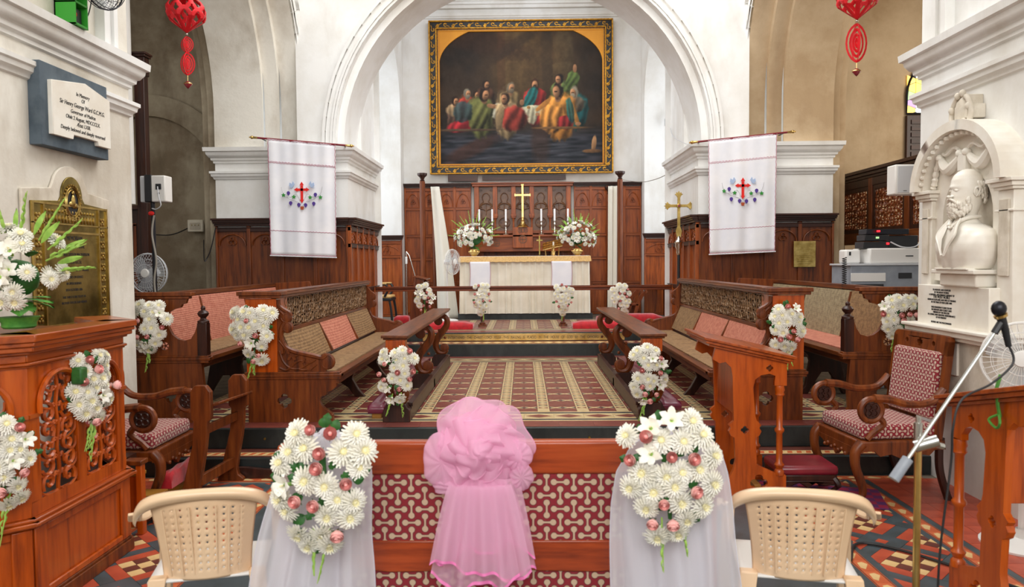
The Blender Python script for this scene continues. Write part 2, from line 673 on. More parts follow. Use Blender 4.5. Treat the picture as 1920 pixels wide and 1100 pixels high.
def tmesh(name, wd, dp, base, shapes, h=0.005):
    """a tile, its inlay figures flush on top"""
    mats = ['t_red', 't_cream', 't_blue']
    b = MB()
    g = 0.0015
    b.box(-wd / 2 + g, wd / 2 - g, -dp / 2 + g, dp / 2 - g, -h, 0, base)
    for mi, poly in shapes:
        b.plate(poly, 0.0004 if mi != 2 else 0.0006, mi)
    return b.mesh(name, mats, smooth=False, recalc=False), b


def xstar(cx, cy, a, b, k=0.38):
    """four-pointed cross figure reaching the corners of a cell"""
    return [(cx - a, cy - b), (cx, cy - b * k), (cx + a, cy - b), (cx + a * k * 1.6, cy), (cx + a, cy + b), (cx, cy + b * k), (cx - a, cy + b), (cx - a * k * 1.6, cy)]


def bow(cx, cy, a, b, mi):
    return [(mi, [(cx - a, cy - b), (cx, cy), (cx - a, cy + b)]), (mi, [(cx + a, cy + b), (cx, cy), (cx + a, cy - b)])]


S, T = 0.255, 0.114
P_ = S + T
tm = {}
tm['red_tile'] = tmesh('red_tile', S, S, 0, [])
sh = []
for cx in (-S / 4, S / 4):
    sh.append((1, xstar(cx, 0, S / 4 - 0.004, T / 2 - 0.004)))
    sh += [(2, [(cx - S / 4 + 0.004, -0.03), (cx - 0.016, 0), (cx - S / 4 + 0.004, 0.03)]), (2, [(cx + S / 4 - 0.004, 0.03), (cx + 0.016, 0), (cx + S / 4 - 0.004, -0.03)])]
tm['star_tile'] = tmesh('star_tile', S, T, 0, sh)
sh = bow(0, 0, T / 2 - 0.014, 0.028, 0) + bow(0, -S / 3, T / 2 - 0.014, 0.026, 2) + bow(0, S / 3, T / 2 - 0.014, 0.026, 2)
tm['band_tile'] = tmesh('band_tile', T, S, 1, sh)
tm['corner_tile'] = tmesh('corner_tile', T, T, 1, bow(0, 0, T / 2 - 0.014, 0.03, 0))


def cells(x0, x1, y0, y1, ys, ymax):
    """centres of tiles between limits; ys is the first star row"""
    out = []
    k0, k1 = int(x0 / P_) - 2, int(x1 / P_) + 2
    r = -1
    while ys + r * P_ < ymax:
        yst = ys + r * P_
        yre = yst + P_ / 2
        for k in range(k0, k1 + 1):
            xr, xb = k * P_, (k + 0.5) * P_
            for nm, x, y, hx, hy in (('red_tile', xr, yre, S, S), ('band_tile', xb, yre, T, S), ('star_tile', xr, yst, S, T), ('corner_tile', xb, yst, T, T)):
                if x - hx / 2 >= x0 - 1e-6 and x + hx / 2 <= x1 + 1e-6 and y - hy / 2 >= y0 - 0.02 and y + hy / 2 <= y1 + 0.02:
                    out.append((nm, x, y))
        r += 1
    return out


rnd = random.Random(3)
stuff = MB()
for nm, x, y in cells(-3.3, 3.3, 6.93, 10.42, 7.10, 10.6):
    me, src = tm[nm]
    if abs(x) < 1.75:
        inst(me, nm, floor_ch, (x, y, 0.32 + rnd.uniform(-0.0006, 0.0006)))
    else:
        for k, f in enumerate(src.f):
            stuff.add([(src.v[i][0] + x, src.v[i][1] + y, src.v[i][2] + 0.32) for i in f], [tuple(range(len(f)))], src.m[k])
# half rows of red at the near end
for k in range(-8, 9):
    b = MB()
    b.box(k * P_ - S / 2 + .0015, k * P_ + S / 2 - .0015, 6.922, 7.04, 0.314, 0.32)
    b.box((k + .5) * P_ - T / 2 + .0015, (k + .5) * P_ + T / 2 - .0015, 6.922, 7.04, 0.314, 0.32, 1)
    b.obj('cut_tile', ['t_red', 't_cream'], floor_ch, smooth=False)


def strip(y0, y1, mi, ln, z, parent, mats, x0=-3.3, x1=3.3, name='border_tile', off=0.0):
    n = int((x1 - x0) / ln)
    ln = (x1 - x0) / n
    b = MB().box(-ln / 2 + .001, ln / 2 - .001, y0 + .001, y1 - .001, -.006, 0, mi)
    me = b.mesh(name, mats, smooth=False, recalc=False)
    for i in range(n):
        inst(me, name, parent, (x0 + ln * (i + .5), 0, z))


tm3 = ['t_red', 't_cream', 't_blue']
strip(6.29, 6.51, 0, 0.30, 0.32, floor_ch, tm3, name='red_border_tile')
bb = MB()
for y0, y1, mi in ((6.512, 6.55, 1), (6.552, 6.60, 2), (6.602, 6.626, 1), (6.812, 6.832, 1), (6.834, 6.885, 2), (6.887, 6.92, 1), (10.44, 10.47, 1), (10.472, 10.52, 2), (10.522, 10.545, 1), (10.70, 10.72, 1), (10.722, 10.77, 2), (10.772, 10.80, 1)):
    bb.box(-3.3, 3.3, y0, y1, 0.312, 0.3196, mi)
bb.obj('border_line', tm3, floor_ch, smooth=False)
L_ = 0.27
dm = MB().box(-L_ / 2 + .001, L_ / 2 - .001, -.09, .09, -.006, 0, 1)
dm.plate([(-L_ / 2 + .012, 0), (0, -.07), (L_ / 2 - .012, 0), (0, .07)], .0004, 0)
dme = dm.mesh('diamond_tile', tm3, smooth=False, recalc=False)
for i in range(24):
    for yy in (6.719, 10.622):
        inst(dme, 'diamond_tile', floor_ch, (-3.105 + .27 * i, yy, 0.32), sc=(1, 1.0 if yy < 8 else 0.83, 1))
strip(10.80, 11.0, 0, 0.30, 0.32, floor_ch, tm3, name='red_border_tile')
s_o = stuff.obj('floor_tiles_under_pews', tm3, floor_ch, smooth=False, recalc=False)
s_o['kind'] = 'stuff'

# chancel step (two risers) and sanctuary steps
step = MB()
step.box(-4.44, 4.44, 6.245, 6.29, 0.15, 0.3205)
step.box(-4.44, 4.44, 5.935, 6.262, -0.02, 0.146)
o = struct(step.obj('chancel_step', 'slate', bev=0.006))
tr = MB()
tr.box(-4.44, 4.44, 5.99, 6.015, 0.146, 0.1505, 1)
tr.box(-4.44, 4.44, 6.115, 6.24, 0.146, 0.1505, 1)
tr.obj('tread_border', ['t_orange', 't_brown'], o, smooth=False)
mo = MB().box(-.037, .037, 6.016, 6.114, -.006, .0, 0)
mo.plate([(-.03, 6.03), (.01, 6.03), (.03, 6.1), (-.01, 6.1)], .0005, 1)
mme = mo.mesh('mosaic_tile', ['t_sand', 't_orange'], smooth=False, recalc=False)
for i in range(86):
    inst(mme, 'mosaic_tile', o, (-3.23 + .076 * i, 0, .1512))
for x in (-2.72, -2.2, -1.35, -0.55, .55, 1.25, 1.62, 2.5):
    MB().lathe([(0, 0), (.012, 0), (.010, -.006), (0, -.007)], (x, 6.245, .235), 'y', 8).obj('stud', 'oldbrass', o)
st2 = MB()
st2.box(-3.24, 3.24, 11.0, 11.04, 0.31, 0.5)
st2.box(-3.24, 3.24, 11.04, 11.5, 0.3, 0.493)
st2.box(-3.24, 3.24, 11.44, 11.48, 0.49, 0.631)
o2 = struct(st2.obj('sanctuary_step', 'slate', bev=0.006))
strip(11.06, 11.42, 0, 0.36, 0.4985, o2, tm3, -3.2, 3.2, 'tread_tile')
b = MB()
for i in range(40):
    b.plate([(-3.1 + .155 * i, 11.24), (-3.03 + .155 * i, 11.12), (-2.96 + .155 * i, 11.24), (-3.03 + .155 * i, 11.36)], 0.4989, 1)
b.obj('tread_inlay', tm3, o2, smooth=False, recalc=False)
# brass strip with the lettering on the upper riser
bp = thing('inscribed_brass_strip', 'long brass strip engraved with black capitals on the riser below the communion rail', 'plaque', (0, 11.43, .56))
MB().box(-1.55, 1.55, -.006, .008, -.052, .052).obj('strip', 'brass', bp, bev=.003)


def text(body, size, mat_, parent, loc, rot, name='lettering', ext=.001, align='CENTER', sx=1.0, shear=0.0):
    cu = bpy.data.curves.new(name, 'FONT')
    cu.body = body
    cu.size = size
    cu.align_x = align
    cu.extrude = ext
    cu.shear = shear
    cu.materials.append(M[mat_])
    o = bpy.data.objects.new(name, cu)
    C.objects.link(o)
    dg = bpy.context.evaluated_depsgraph_get()
    me = bpy.data.meshes.new_from_object(o.evaluated_get(dg))
    C.objects.unlink(o)
    bpy.data.objects.remove(o)
    m = bpy.data.objects.new(name, me)
    C.objects.link(m)
    m.parent = parent
    m.location = loc
    m.rotation_euler = rot
    m.scale = (sx, 1, 1)
    return m


text('NIGHT · ENTERTAINED · THE · CHRIST · LORD · RELIEF · THIS · RAILING · IS · PLACED · IN · THE · HOUSE · OF · GOD · BY · THE · OFFICERS · & · MEN', .056, 'ink', bp, (0, -.0075, -.02), (PI / 2, 0, 0), sx=0.72)

for nm, x, y in cells(-2.4, 2.4, 12.0, 15.0, 12.1, 15.0):
    me, src = tm[nm]
    if y < 13.9 and abs(x) < 2.0:
        inst(me, nm, floor_sa, (x, y, 0.63))
strip(11.48, 11.78, 0, 0.3, 0.63, floor_sa, tm3, name='red_border_tile')
b = MB()
b.box(-3.2, 3.2, 11.785, 11.83, .622, .6296, 1).box(-3.2, 3.2, 11.835, 11.9, .622, .6296, 2).box(-3.2, 3.2, 11.905, 11.96, .622, .6296, 1)
b.obj('border_line', tm3, floor_sa, smooth=False)


# ---- nave floor: strips, diagonal tile field, quarry tiles
def clip(poly, x0, x1, y0, y1):
    for ax, lim, sg in ((0, x0, 1), (0, x1, -1), (1, y0, 1), (1, y1, -1)):
        out = []
        n = len(poly)
        for i in range(n):
            p, q = poly[i], poly[(i + 1) % n]
            dp, dq = (p[ax] - lim) * sg, (q[ax] - lim) * sg
            if dp >= 0:
                out.append(p)
            if (dp >= 0) != (dq >= 0):
                t = dp / (dp - dq)
                out.append((p[0] + (q[0] - p[0]) * t, p[1] + (q[1] - p[1]) * t))
        poly = out
        if len(poly) < 3:
            return []
    return poly


nm5 = ['t_sand', 't_brown', 't_terra', 't_slate']
tw = 0.078
c45 = math.cos(PI / 4)


def diag_field(X0, X1, Y0, Y1, sx, ox, oy):
    cnt = 0
    for i in range(-14, 14):
        for j in range(-14, 14):
            u0, v0 = i * 6 * tw, j * 6 * tw
            items = []
            for a in range(3):
                for bq in range(3):
                    items.append((a, bq, a + 1, bq + 1, 0 if (a + bq) % 2 == 0 else 1, ('sand_tile', 'brown_tile')[(a + bq) % 2]))
            for k, (lo, mi) in enumerate(((3, 2), (4, 3), (5, 2))):
                items.append((lo, 0, lo + 1, 3, mi, 'bar_tile'))
                items.append((0, lo, 3, lo + 1, mi, 'bar_tile'))
            items.append((3, 3, 6, 6, 3, 'slate_tile'))
            items.append((4.1, 4.1, 4.9, 4.9, 2, 'terracotta_tile'))
            for u, v, u2, v2, mi, nmn in items:
                g = .0012 / tw
                q = [(u + g, v + g), (u2 - g, v + g), (u2 - g, v2 - g), (u + g, v2 - g)]
                pts = []
                for a, bq in q:
                    uu, vv = u0 + a * tw, v0 + bq * tw
                    pts.append((ox + (uu - vv) * c45, oy + (uu + vv) * c45))
                pts = clip(pts, X0, X1, Y0, Y1)
                if len(pts) < 3:
                    continue
                area_ = abs(sum(pts[k][0] * pts[(k + 1) % len(pts)][1] - pts[(k + 1) % len(pts)][0] * pts[k][1] for k in range(len(pts)))) / 2
                if area_ < 2e-4:
                    continue
                cx = sum(p[0] for p in pts) / len(pts)
                cy = sum(p[1] for p in pts) / len(pts)
                zz = .0006 if nmn == 'terracotta_tile' else 0
                bq_ = MB(sx=sx).prism([(p[0] - cx, p[1] - cy) for p in pts], 'z', -.005, 0, mi)
                o = bq_.obj(nmn, nm5, floor_nave, smooth=False)
                o.location = (sx * cx, cy, zz + rnd.uniform(-.0005, .0005))
                cnt += 1
    return cnt


for sx in (1, -1):
    diag_field(1.985, 2.49, 3.3, 5.76, sx, 2.175, 4.68)
sm = MB()
for sx in (1, -1):
    for xc in (1.90, 2.575):
        for dx in (-.076, .076):
            a, bq = sorted((sx * (xc + dx - .024), sx * (xc + dx + .024)))
            sm.box(a, bq, 2.6, 5.86, -.006, 0, 3)
sm.box(-1.8, 1.8, 2.0, 5.86, -.006, -.0005, 3)
sm.obj('slate_border', nm5, floor_nave, smooth=False)
om = MB().box(-.05, .05, -.074, .074, -.005, .0, 0)
om.plate([(-.03, -.03), (-.01, -.05), (.03, .02), (.01, .05), (-.02, .04)], .0005, 1)
om.plate([(-.046, -.073), (-.04, -.073), (-.04, .073), (-.046, .073)], .0005, 2)
om.plate([(.04, -.073), (.046, -.073), (.046, .073), (.04, .073)], .0005, 2)
ome = om.mesh('ornament_tile', ['t_orange', 't_sand', 't_brown'], smooth=False, recalc=False)
for sx in (1, -1):
    for xc in (1.90, 2.575):
        for k in range(17):
            inst(ome, 'ornament_tile', floor_nave, (sx * xc, 3.4 + .15 * k, .0005))
for k in range(42):
    inst(ome, 'ornament_tile', floor_nave, (-3.1 + .15 * k, 5.85, .001), (0, 0, PI / 2))
qm = MB().box(-.074, .074, -.074, .074, -.006, 0).mesh('quarry_tile', 't_terra', smooth=False, recalc=False)
for sx in (1, -1):
    for i in range(4):
        for k in range(21):
            inst(qm, 'quarry_tile', floor_nave, (sx * (2.755 + .15 * i), 2.75 + .15 * k, rnd.uniform(-.001, 0)))


# ------------------------------------------------------------------ structure: walls, piers, arches
def ring_sweep(b, x0, x1, y0, y1, prof):
    vs, fs = [], []
    for off, z in prof:
        vs += [(x0 - off, y0 - off, z), (x1 + off, y0 - off, z), (x1 + off, y1 + off, z), (x0 - off, y1 + off, z)]
    for i in range(len(prof) - 1):
        for k in range(4):
            l = (k + 1) % 4
            fs.append((i * 4 + k, i * 4 + l, i * 4 + 4 + l, i * 4 + 4 + k))
    n = len(vs)
    fs.append((n - 4, n - 3, n - 2, n - 1))
    b.add(vs, fs)


CORN = [(0, 3.16), (.02, 3.17), (.02, 3.195), (.045, 3.21), (.05, 3.24), (.065, 3.245), (.095, 3.29), (.1, 3.32), (.125, 3.33), (.13, 3.385), (0, 3.40)]
STRG = [(0, 2.93), (.018, 2.94), (.025, 2.965), (.045, 2.98), (.05, 3.01), (.065, 3.02), (.065, 3.05), (0, 3.06)]

for sx, side in ((-1, 'left'), (1, 'right')):
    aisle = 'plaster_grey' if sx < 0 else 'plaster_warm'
    # near pier / nave wall
    b = MB(sx=sx).box(3.24, 4.4, -3.0, 6.17, -.05, 3.4)
    b.box(3.24, 4.4, -3.0, 6.17, 3.4, 7.6)
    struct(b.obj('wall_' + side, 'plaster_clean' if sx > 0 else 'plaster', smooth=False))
    t = MB(sx=sx)
    ring_sweep(t, 3.24, 4.4, -3.2, 6.17, CORN)
    ring_sweep(t, 3.24, 4.4, -3.2, 6.17, STRG)
    struct(t.obj('trim_1', 'plaster_clean'))
    # crossing arcade wall with its arch, running away from the camera
    yc, a = 8.485, 2.315
    zs = 3.9

    def arch_poly(r, z0=3.4):
        pts = [(6.17 - 1.0, 7.6), (6.17 - 1.0, z0)] if r is None else [(10.8 + .02, 7.6), (6.17 - .0, 7.6)]
        return pts

    def awall(b, x0, x1, r, y0=6.16, y1=10.82, mi=0):
        pl = [(y0 if yc - r > y0 else yc - r - .001, 3.4)]
        pl = [(min(y0, yc - r - .01), 3.4), (yc - r, 3.4)] + arc(yc, zs, r, 180, 0, 28) + [(yc + r, 3.4), (max(y1, yc + r + .01), 3.4), (max(y1, yc + r + .01), 7.6), (min(y0, yc - r - .01), 7.6)]
        b.prism(pl, 'x', x0, x1, mi)
    b = MB(sx=sx)
    awall(b, 3.73, 4.44, a)
    awall(b, 3.52, 3.73, a + .09)
    awall(b, 3.24, 3.52, a + .19)
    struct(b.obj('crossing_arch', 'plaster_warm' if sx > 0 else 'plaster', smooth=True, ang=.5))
    # archivolt mouldings on the nave face, and the outer ones on the aisle face
    m = MB(sx=sx)
    for r0, r1, pr in ((a + .19, a + .235, .03), (a + .235, a + .29, .055), (a + .29, a + .40, .03), (a + .40, a + .46, .075)):
        for q in range(28):
            a0, a1 = PI * q / 28, PI * (q + 1) / 28
            vs = []
            for xx in (3.25, 3.24 - pr):
                for r_, an in ((r0, a0), (r1, a0), (r1, a1), (r0, a1)):
                    vs.append((xx, yc + r_ * math.cos(an), zs + r_ * math.sin(an)))
            m.add(vs, [(4, 5, 6, 7), (0, 1, 5, 4), (3, 2, 6, 7)])
        for sg in (-1, 1):
            ya, yb = sorted((yc + sg * r0, yc + sg * r1))
            m.box(3.24 - pr, 3.25, ya, yb, 3.4, zs)
    struct(m.obj('trim_2', 'plaster_clean', smooth=False))
    b = MB(sx=sx)
    for x0, x1, r in ((4.44, 4.58, a + .12), (4.58, 4.71, a + .24)):
        awall(b, x0, x1, r, y1=yc + r + .5)
        b.box(x0, x1, yc + r, yc + r + .5, .3, 3.4)
    struct(b.obj('aisle_arch', aisle, smooth=True, ang=.5))
    # far pier
    b = MB(sx=sx).box(2.52, 4.44, 10.8, 12.8, .2, 3.4)
    b.box(2.52, 3.3, 11.75, 12.8, 3.4, 7.1)
    struct(b.obj('far_pier', 'plaster_clean', smooth=False))
    t = MB(sx=sx)
    ring_sweep(t, 2.52, 4.44, 10.8, 12.8, CORN)
    ring_sweep(t, 2.52, 4.44, 10.8, 12.8, STRG)
    struct(t.obj('trim_3', 'plaster_clean'))
    # sanctuary side wall arch
    b = MB(sx=sx)
    pl = [(12.8, .6), (12.8, 7.2), (15.42, 7.2), (15.42, .6), (15.0, .6), (15.0, 4.8)] + arc(13.92, 4.8, 1.08, 0, 180, 18)[1:] + [(12.84, .6)]
    b.prism(pl, 'x', 2.43, 3.05)
    struct(b.obj('wall_sanctuary_' + side, 'plaster_clean', smooth=True, ang=.5))
    b = MB(sx=sx)
    pl = [(12.9, .6), (14.95, .6), (14.95, 4.78)] + arc(13.92, 4.78, 1.03, 0, 180, 14)[1:]
    # aisle walls
    b = MB(sx=sx)
    b.box(4.44, 8.2, 12.6, 12.8, 0, 7.6)
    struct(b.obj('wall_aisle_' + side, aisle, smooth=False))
    if sx < 0:
        b = MB(sx=sx).box(8.0, 8.2, 4.0, 12.6, 0, 7.6)
        struct(b.obj('wall_far_' + side, aisle, smooth=False))
    else:
        b = MB(sx=sx)
        b.box(8.0, 8.2, 4.0, 7.6, 0, 7.6).box(8.0, 8.2, 10.6, 12.6, 0, 7.6).box(8.0, 8.2, 7.6, 10.6, 0, 2.4).box(8.0, 8.2, 7.6, 10.6, 5.6, 7.6)
        struct(b.obj('wall_far_' + side, aisle, smooth=False))
    b = MB(sx=sx).box(4.4, 8.2, 4.0, 12.8, 7.0, 7.2)
    struct(b.obj('ceiling', aisle, smooth=False))

# faint blind arch on the left aisle wall
b = MB()
pl = arc(-6.3, 3.0, 1.55, 0, 180, 24)
pl2 = arc(-6.3, 3.0, 1.2, 180, 0, 24)
b.prism([(x, z) for x, z in pl] + [(-7.85, .3), (-7.5, .3)] + pl2 + [(-5.1, .3), (-4.75, .3)], 'y', 12.5, 12.62)
struct(b.obj('blind_arch', 'plaster_grey', smooth=True, ang=.5))

# chancel arch wall
b = MB()
R1 = 2.59


def cwall(b, r, y0, y1):
    pl = [(-3.24, 3.4), (-r, 3.4)] + arc(0, 3.41, r, 180, 0, 44) + [(r, 3.4), (3.24, 3.4), (3.24, 7.6), (-3.24, 7.6)]
    b.prism(pl, 'y', y0, y1)


cwall(b, R1, 10.92, 11.8)
cwall(b, R1 + .10, 10.8, 10.92)
struct(b.obj('chancel_arch', 'plaster_clean', smooth=True, ang=.5))
m = MB()
for r0, r1, pr in ((R1 + .10, R1 + .135, .03), (R1 + .135, R1 + .165, .055), (R1 + .165, R1 + .235, .03), (R1 + .235, R1 + .275, .085)):
    for q in range(44):
        a0, a1 = PI * q / 44, PI * (q + 1) / 44
        vs = []
        for yy in (10.81, 10.8 - pr):
            for r_, an in ((r0, a0), (r1, a0), (r1, a1), (r0, a1)):
                vs.append((r_ * math.cos(an), yy, 3.41 + r_ * math.sin(an)))
        m.add(vs, [(4, 5, 6, 7), (0, 1, 5, 4), (3, 2, 6, 7)])
struct(m.obj('trim_4', 'plaster_clean', smooth=False))

# sanctuary back wall, cornice and ceiling
struct(MB().box(-3.1, 3.1, 15.4, 15.6, .6, 7.3).obj('wall_back', 'plaster_clean', smooth=False))
t = MB()
for z0, z1, d in ((6.66, 6.70, .03), (6.70, 6.76, .05), (6.84, 6.9, .10), (6.9, 6.95, .16), (6.95, 7.1, .2)):
    t.box(-3.1, 3.1, 15.4 - d, 15.42, z0, z1)
struct(t.obj('trim_5', 'plaster_clean', smooth=False))
struct(MB().box(-3.3, 3.3, 11.7, 15.6, 7.1, 7.3).obj('ceiling', 'plaster_clean', smooth=False))
for sx, side in ((-1, 'left'), (1, 'right')):
    b = MB(sx=sx)
    b.box(5.2, 5.3, 12.6, 15.6, .5, 1.6).box(5.2, 5.3, 12.6, 15.6, 5.6, 7.3).box(5.2, 5.3, 12.6, 12.9, 1.6, 5.6).box(5.2, 5.3, 15.0, 15.6, 1.6, 5.6)
    b.box(3.05, 5.3, 15.4, 15.6, .5, 7.3)
    b.box(3.05, 5.3, 12.6, 15.6, 7.1, 7.3)
    struct(b.obj('wall_outer_' + side, 'plaster_clean', smooth=False))


# ------------------------------------------------------------------ wooden wall panelling
def panelling(label, loc, rz, wdt, z1, cols, rails, arch=True, corn=.10, mats=('redwood', 'redwood_x'), group=None, d=.05, st=.055):
    t = thing('oak_panelling', label, 'panelling', loc, rz, group)
    h = z1
    xs = [wdt * i / cols for i in range(cols + 1)]
    for i, x in enumerate(xs):
        x0 = max(0, x - st / 2)
        x1 = min(wdt, x + st / 2)
        MB().box(x0, x1, -d, 0, 0, h).obj('stile', mats[0], t, bev=.006)
    for z in [0.0] + rails + [h - .08]:
        r = MB()
        r.box(0, wdt, -d + .004, 0, z, z + .06)
        r.box(0, wdt, -d - .008, -d + .01, z + .05, z + .062)
        r.obj('rail', mats[1], t, bev=.004)
    zs_ = [0.0] + rails + [h - .08]
    tr = MB()
    for i in range(cols):
        for k in range(len(zs_) - 1):
            pb = MB()
            pb.box(xs[i] + st / 2 - .004, xs[i + 1] - st / 2 + .004, -.018, 0, zs_[k] + .05, zs_[k + 1] + .004)
            if k == len(zs_) - 2 and arch:
                cx = (xs[i] + xs[i + 1]) / 2
                w2 = (xs[i + 1] - xs[i]) / 2 - st / 2
                zb = zs_[k] + .06
                hh = zs_[k + 1] - zb
                ry = hh * .82
                tr.tube([(cx + (w2 - .012) * math.cos(PI * q / 12), -.03, zb + ry * math.sin(PI * q / 12)) for q in range(13)], .011, 6)
                for an in (90, 210, 330):
                    rr = min(w2, hh) * .19
                    ccx, ccz = cx + rr * .95 * math.cos(math.radians(an)), zb + ry * .42 + rr * .95 * math.sin(math.radians(an))
                    tr.tube([(ccx + rr * math.cos(q * PI / 4), -.028, ccz + rr * math.sin(q * PI / 4)) for q in range(8)], .009, 5, closed=True)
            elif k < len(zs_) - 2 and k % 2 == 1:
                for q in (1 / 3, 2 / 3):
                    xx = xs[i] + (xs[i + 1] - xs[i]) * q
                    pb.box(xx - .004, xx + .004, -.024, -.012, zs_[k] + .05, zs_[k + 1])
            pb.obj('panel', mats[0], t, smooth=False)
    if tr.v:
        tr.obj('tracery', mats[0], t)['kind'] = 'stuff'
    if corn:
        c = MB()
        for a, b_, dd in ((0, .3, .02), (.3, .5, .045), (.5, .75, .06), (.75, 1, .085)):
            c.box(-.0 - dd * .4, wdt + dd * .4, -d - dd, 0, h + corn * a, h + corn * b_)
        c.obj('cornice', 'darkwood_x', t, bev=.004)
    return t


# tall back panelling
panelling('tall reddish-brown oak panelling on the back wall left of the carved reredos', (-2.42, 15.38, .63), 0, 1.37, 2.62, 4, [.62, 1.12, 1.60, 2.15], True, .07)
panelling('tall reddish-brown oak panelling on the back wall right of the carved reredos', (1.05, 15.38, .63), 0, 1.37, 2.62, 4, [.62, 1.12, 1.60, 2.15], True, .07)
panelling('plain lower oak panelling behind the altar under the carved reredos', (-1.04, 15.38, .63), 0, 2.08, 1.66, 9, [.6, 1.12], False, 0)
# low panels beside
for sx in (-1, 1):
    sd = 'left' if sx < 0 else 'right'
    panelling('low square oak panel with carved arch on the %s sanctuary wall beside the tall panelling' % sd, (-3.05 if sx < 0 else 2.42, 14.98, .63), 0, .63, 1.54, 1, [.55, 1.18], True, .09)
    panelling('oak wainscot wrapping the front of the %s far pier under the white banner' % sd, (sx * 3.48 - .96, 10.79, .32), 0, 1.92, 1.94, 4, [.95], False, .11, ('wood', 'darkwood_x'))
    tr = MB()
    for cc in (sx * 4.2, sx * 2.76, sx * 3.24, sx * 3.72):
        cx, zb = cc, 1.98
        tr.tube([(cx + .19 * math.cos(PI * q / 12), 10.75, zb + .16 * math.sin(PI * q / 12)) for q in range(13)], .01, 6)
        for an in (90, 210, 330):
            ccx, ccz = cx + .032 * math.cos(math.radians(an)), zb + .06 + .032 * math.sin(math.radians(an))
            tr.tube([(ccx + .03 * math.cos(q * PI / 4), 10.755, ccz + .03 * math.sin(q * PI / 4)) for q in range(8)], .008, 5, closed=True)
    p = [o for o in bpy.data.objects if o.get('label', '').startswith('oak wainscot wrapping the front of the %s' % sd)][0]
    mb = MB(tuple(p.location))
    mb.v = [(v[0] - p.location.x, v[1] - p.location.y, v[2] - p.location.z) for v in tr.v]
    mb.f, mb.m = tr.f, tr.m
    mb.obj('tracery', 'wood', p)['kind'] = 'stuff'
    # reveal side
    if sx < 0:
        panelling('narrow-panelled oak wainscot on the inner side of the left far pier', (-2.52, 10.74, .32), PI / 2, 2.1, 1.94, 5, [.95, 1.62], True, .11, ('redwood', 'darkwood_x'))
    else:
        panelling('narrow-panelled oak wainscot on the inner side of the right far pier', (2.52, 12.84, .32), -PI / 2, 2.1, 1.94, 5, [.95, 1.62], True, .11, ('redwood', 'darkwood_x'))

# carved reredos
rr = thing('carved_reredos', 'carved oak reredos of five traceried bays behind the altar cross', 'reredos', (0, 15.30, 2.33))
rr.scale = (1, 1, .76)
zt = 1.26
b = MB()
b.box(-.99, .99, -.02, .07, -.02, zt)
b.obj('back_board', 'carved', rr)
for i in range(6):
    x = -.93 + i * 1.86 / 5
    c = MB()
    c.box(x - .045, x + .045, -.10, -.02, .46, zt - .05)
    c.box(x - .055, x + .055, -.12, -.02, .40, .47)
    c.box(x - .045, x + .045, -.115, -.02, .36, .40)
    c.lathe([(0, 0), (.026, 0), (.018, .03), (.022, .06), (.016, .12), (.024, .15), (.016, .18), (.018, .3), (.03, .34), (.03, .37)], (x, -.06, .0), 'z', 10)
    c.obj('column', 'redwood', rr, bev=.004)
for i in range(5):
    x = -.93 + (i + .5) * 1.86 / 5
    c = MB()
    w2 = .14
    # two-light tracery: arched head, trefoil legs, wheel below
    for r_, zc in ((.135, .62),):
        c.tube([(x + r_ * math.cos(PI * q / 12), -.035, zc + r_ * math.sin(PI * q / 12)) for q in range(13)], .016, 6)
    c.tube([(x - .135, -.035, .62), (x - .06, -.035, .60), (x, -.035, .56), (x + .06, -.035, .60), (x + .135, -.035, .62)], .013, 6)
    c.tube([(x, -.035, .46), (x, -.035, .74)], .013, 6)
    c.tube([(x + .075 * math.cos(PI * q / 10), -.035, .90 + .13 * math.sin(PI * q / 10)) for q in range(11)], .012, 6)
    c.tube([(x - .075, -.035, .90), (x - .05, -.035, .80), (x - .12, -.035, .72)], .012, 6)
    c.tube([(x + .075, -.035, .90), (x + .05, -.035, .80), (x + .12, -.035, .72)], .012, 6)
    for dx in (-.1, .1):
        c.tube([(x + dx + .022 * math.cos(q * PI / 4), -.03, 1.10 + .022 * math.sin(q * PI / 4)) for q in range(8)], .008, 5, closed=True)
        c.ball((x + dx * .95, -.03, .66), .016)
    c.tube([(x + .11 * math.cos(q * PI / 8), -.035, .24 + .135 * math.sin(q * PI / 8)) for q in range(16)], .012, 6, closed=True)
    for q in range(4):
        an = PI / 4 + q * PI / 2
        c.tube([(x + .05 * math.cos(an) + .045 * math.cos(an - 1.9 + 3.8 * k / 6), -.03, .24 + .06 * math.sin(an) + .05 * math.sin(an - 1.9 + 3.8 * k / 6)) for k in range(7)], .008, 5)
    c.obj('bay_tracery', 'carved', rr)['kind'] = 'stuff'
c = MB()
c.box(-1.02, 1.02, -.14, .07, zt - .06, zt)
c.box(-1.035, 1.035, -.165, .07, zt, zt + .04)
c.obj('cornice', 'redwood_x', rr, bev=.006)
MB().box(-1.0, 1.0, -.13, .07, -.06, .02).obj('sill', 'redwood_x', rr, bev=.006)
# gradine shelf under it
g = thing('altar_shelf', 'raised red-brown wooden shelf behind the altar holding candlesticks and the tall cross', 'shelf', (0, 14.99, 1.94))
MB().box(-1.0, 1.0, -.02, .33, -.02, .27).obj('front_board', 'redwood_x', g, bev=.005)
MB().box(-.2, .2, -.14, .12, .05, .46).obj('pedestal', 'redwood', g, bev=.006)
MB().box(-1.02, 1.02, -.14, .12, .27, .31).obj('ledge', 'redwood_x', g, bev=.005)
for x, r_, zz in ((-.52, .055, .14), (.52, .055, .14), (0, .075, .22)):
    c = MB()
    yy = -.028 if x else -.148
    c.tube([(x + r_ * math.cos(q * PI / 8), yy, zz + r_ * math.sin(q * PI / 8)) for q in range(16)], .008, 5, closed=True)
    for q in range(4):
        an = q * PI / 2
        c.tube([(x, yy, zz), (x + r_ * math.cos(an), yy, zz + r_ * math.sin(an))], .007, 5)
    c.obj('carved_roundel', 'carved', g)
c = MB()
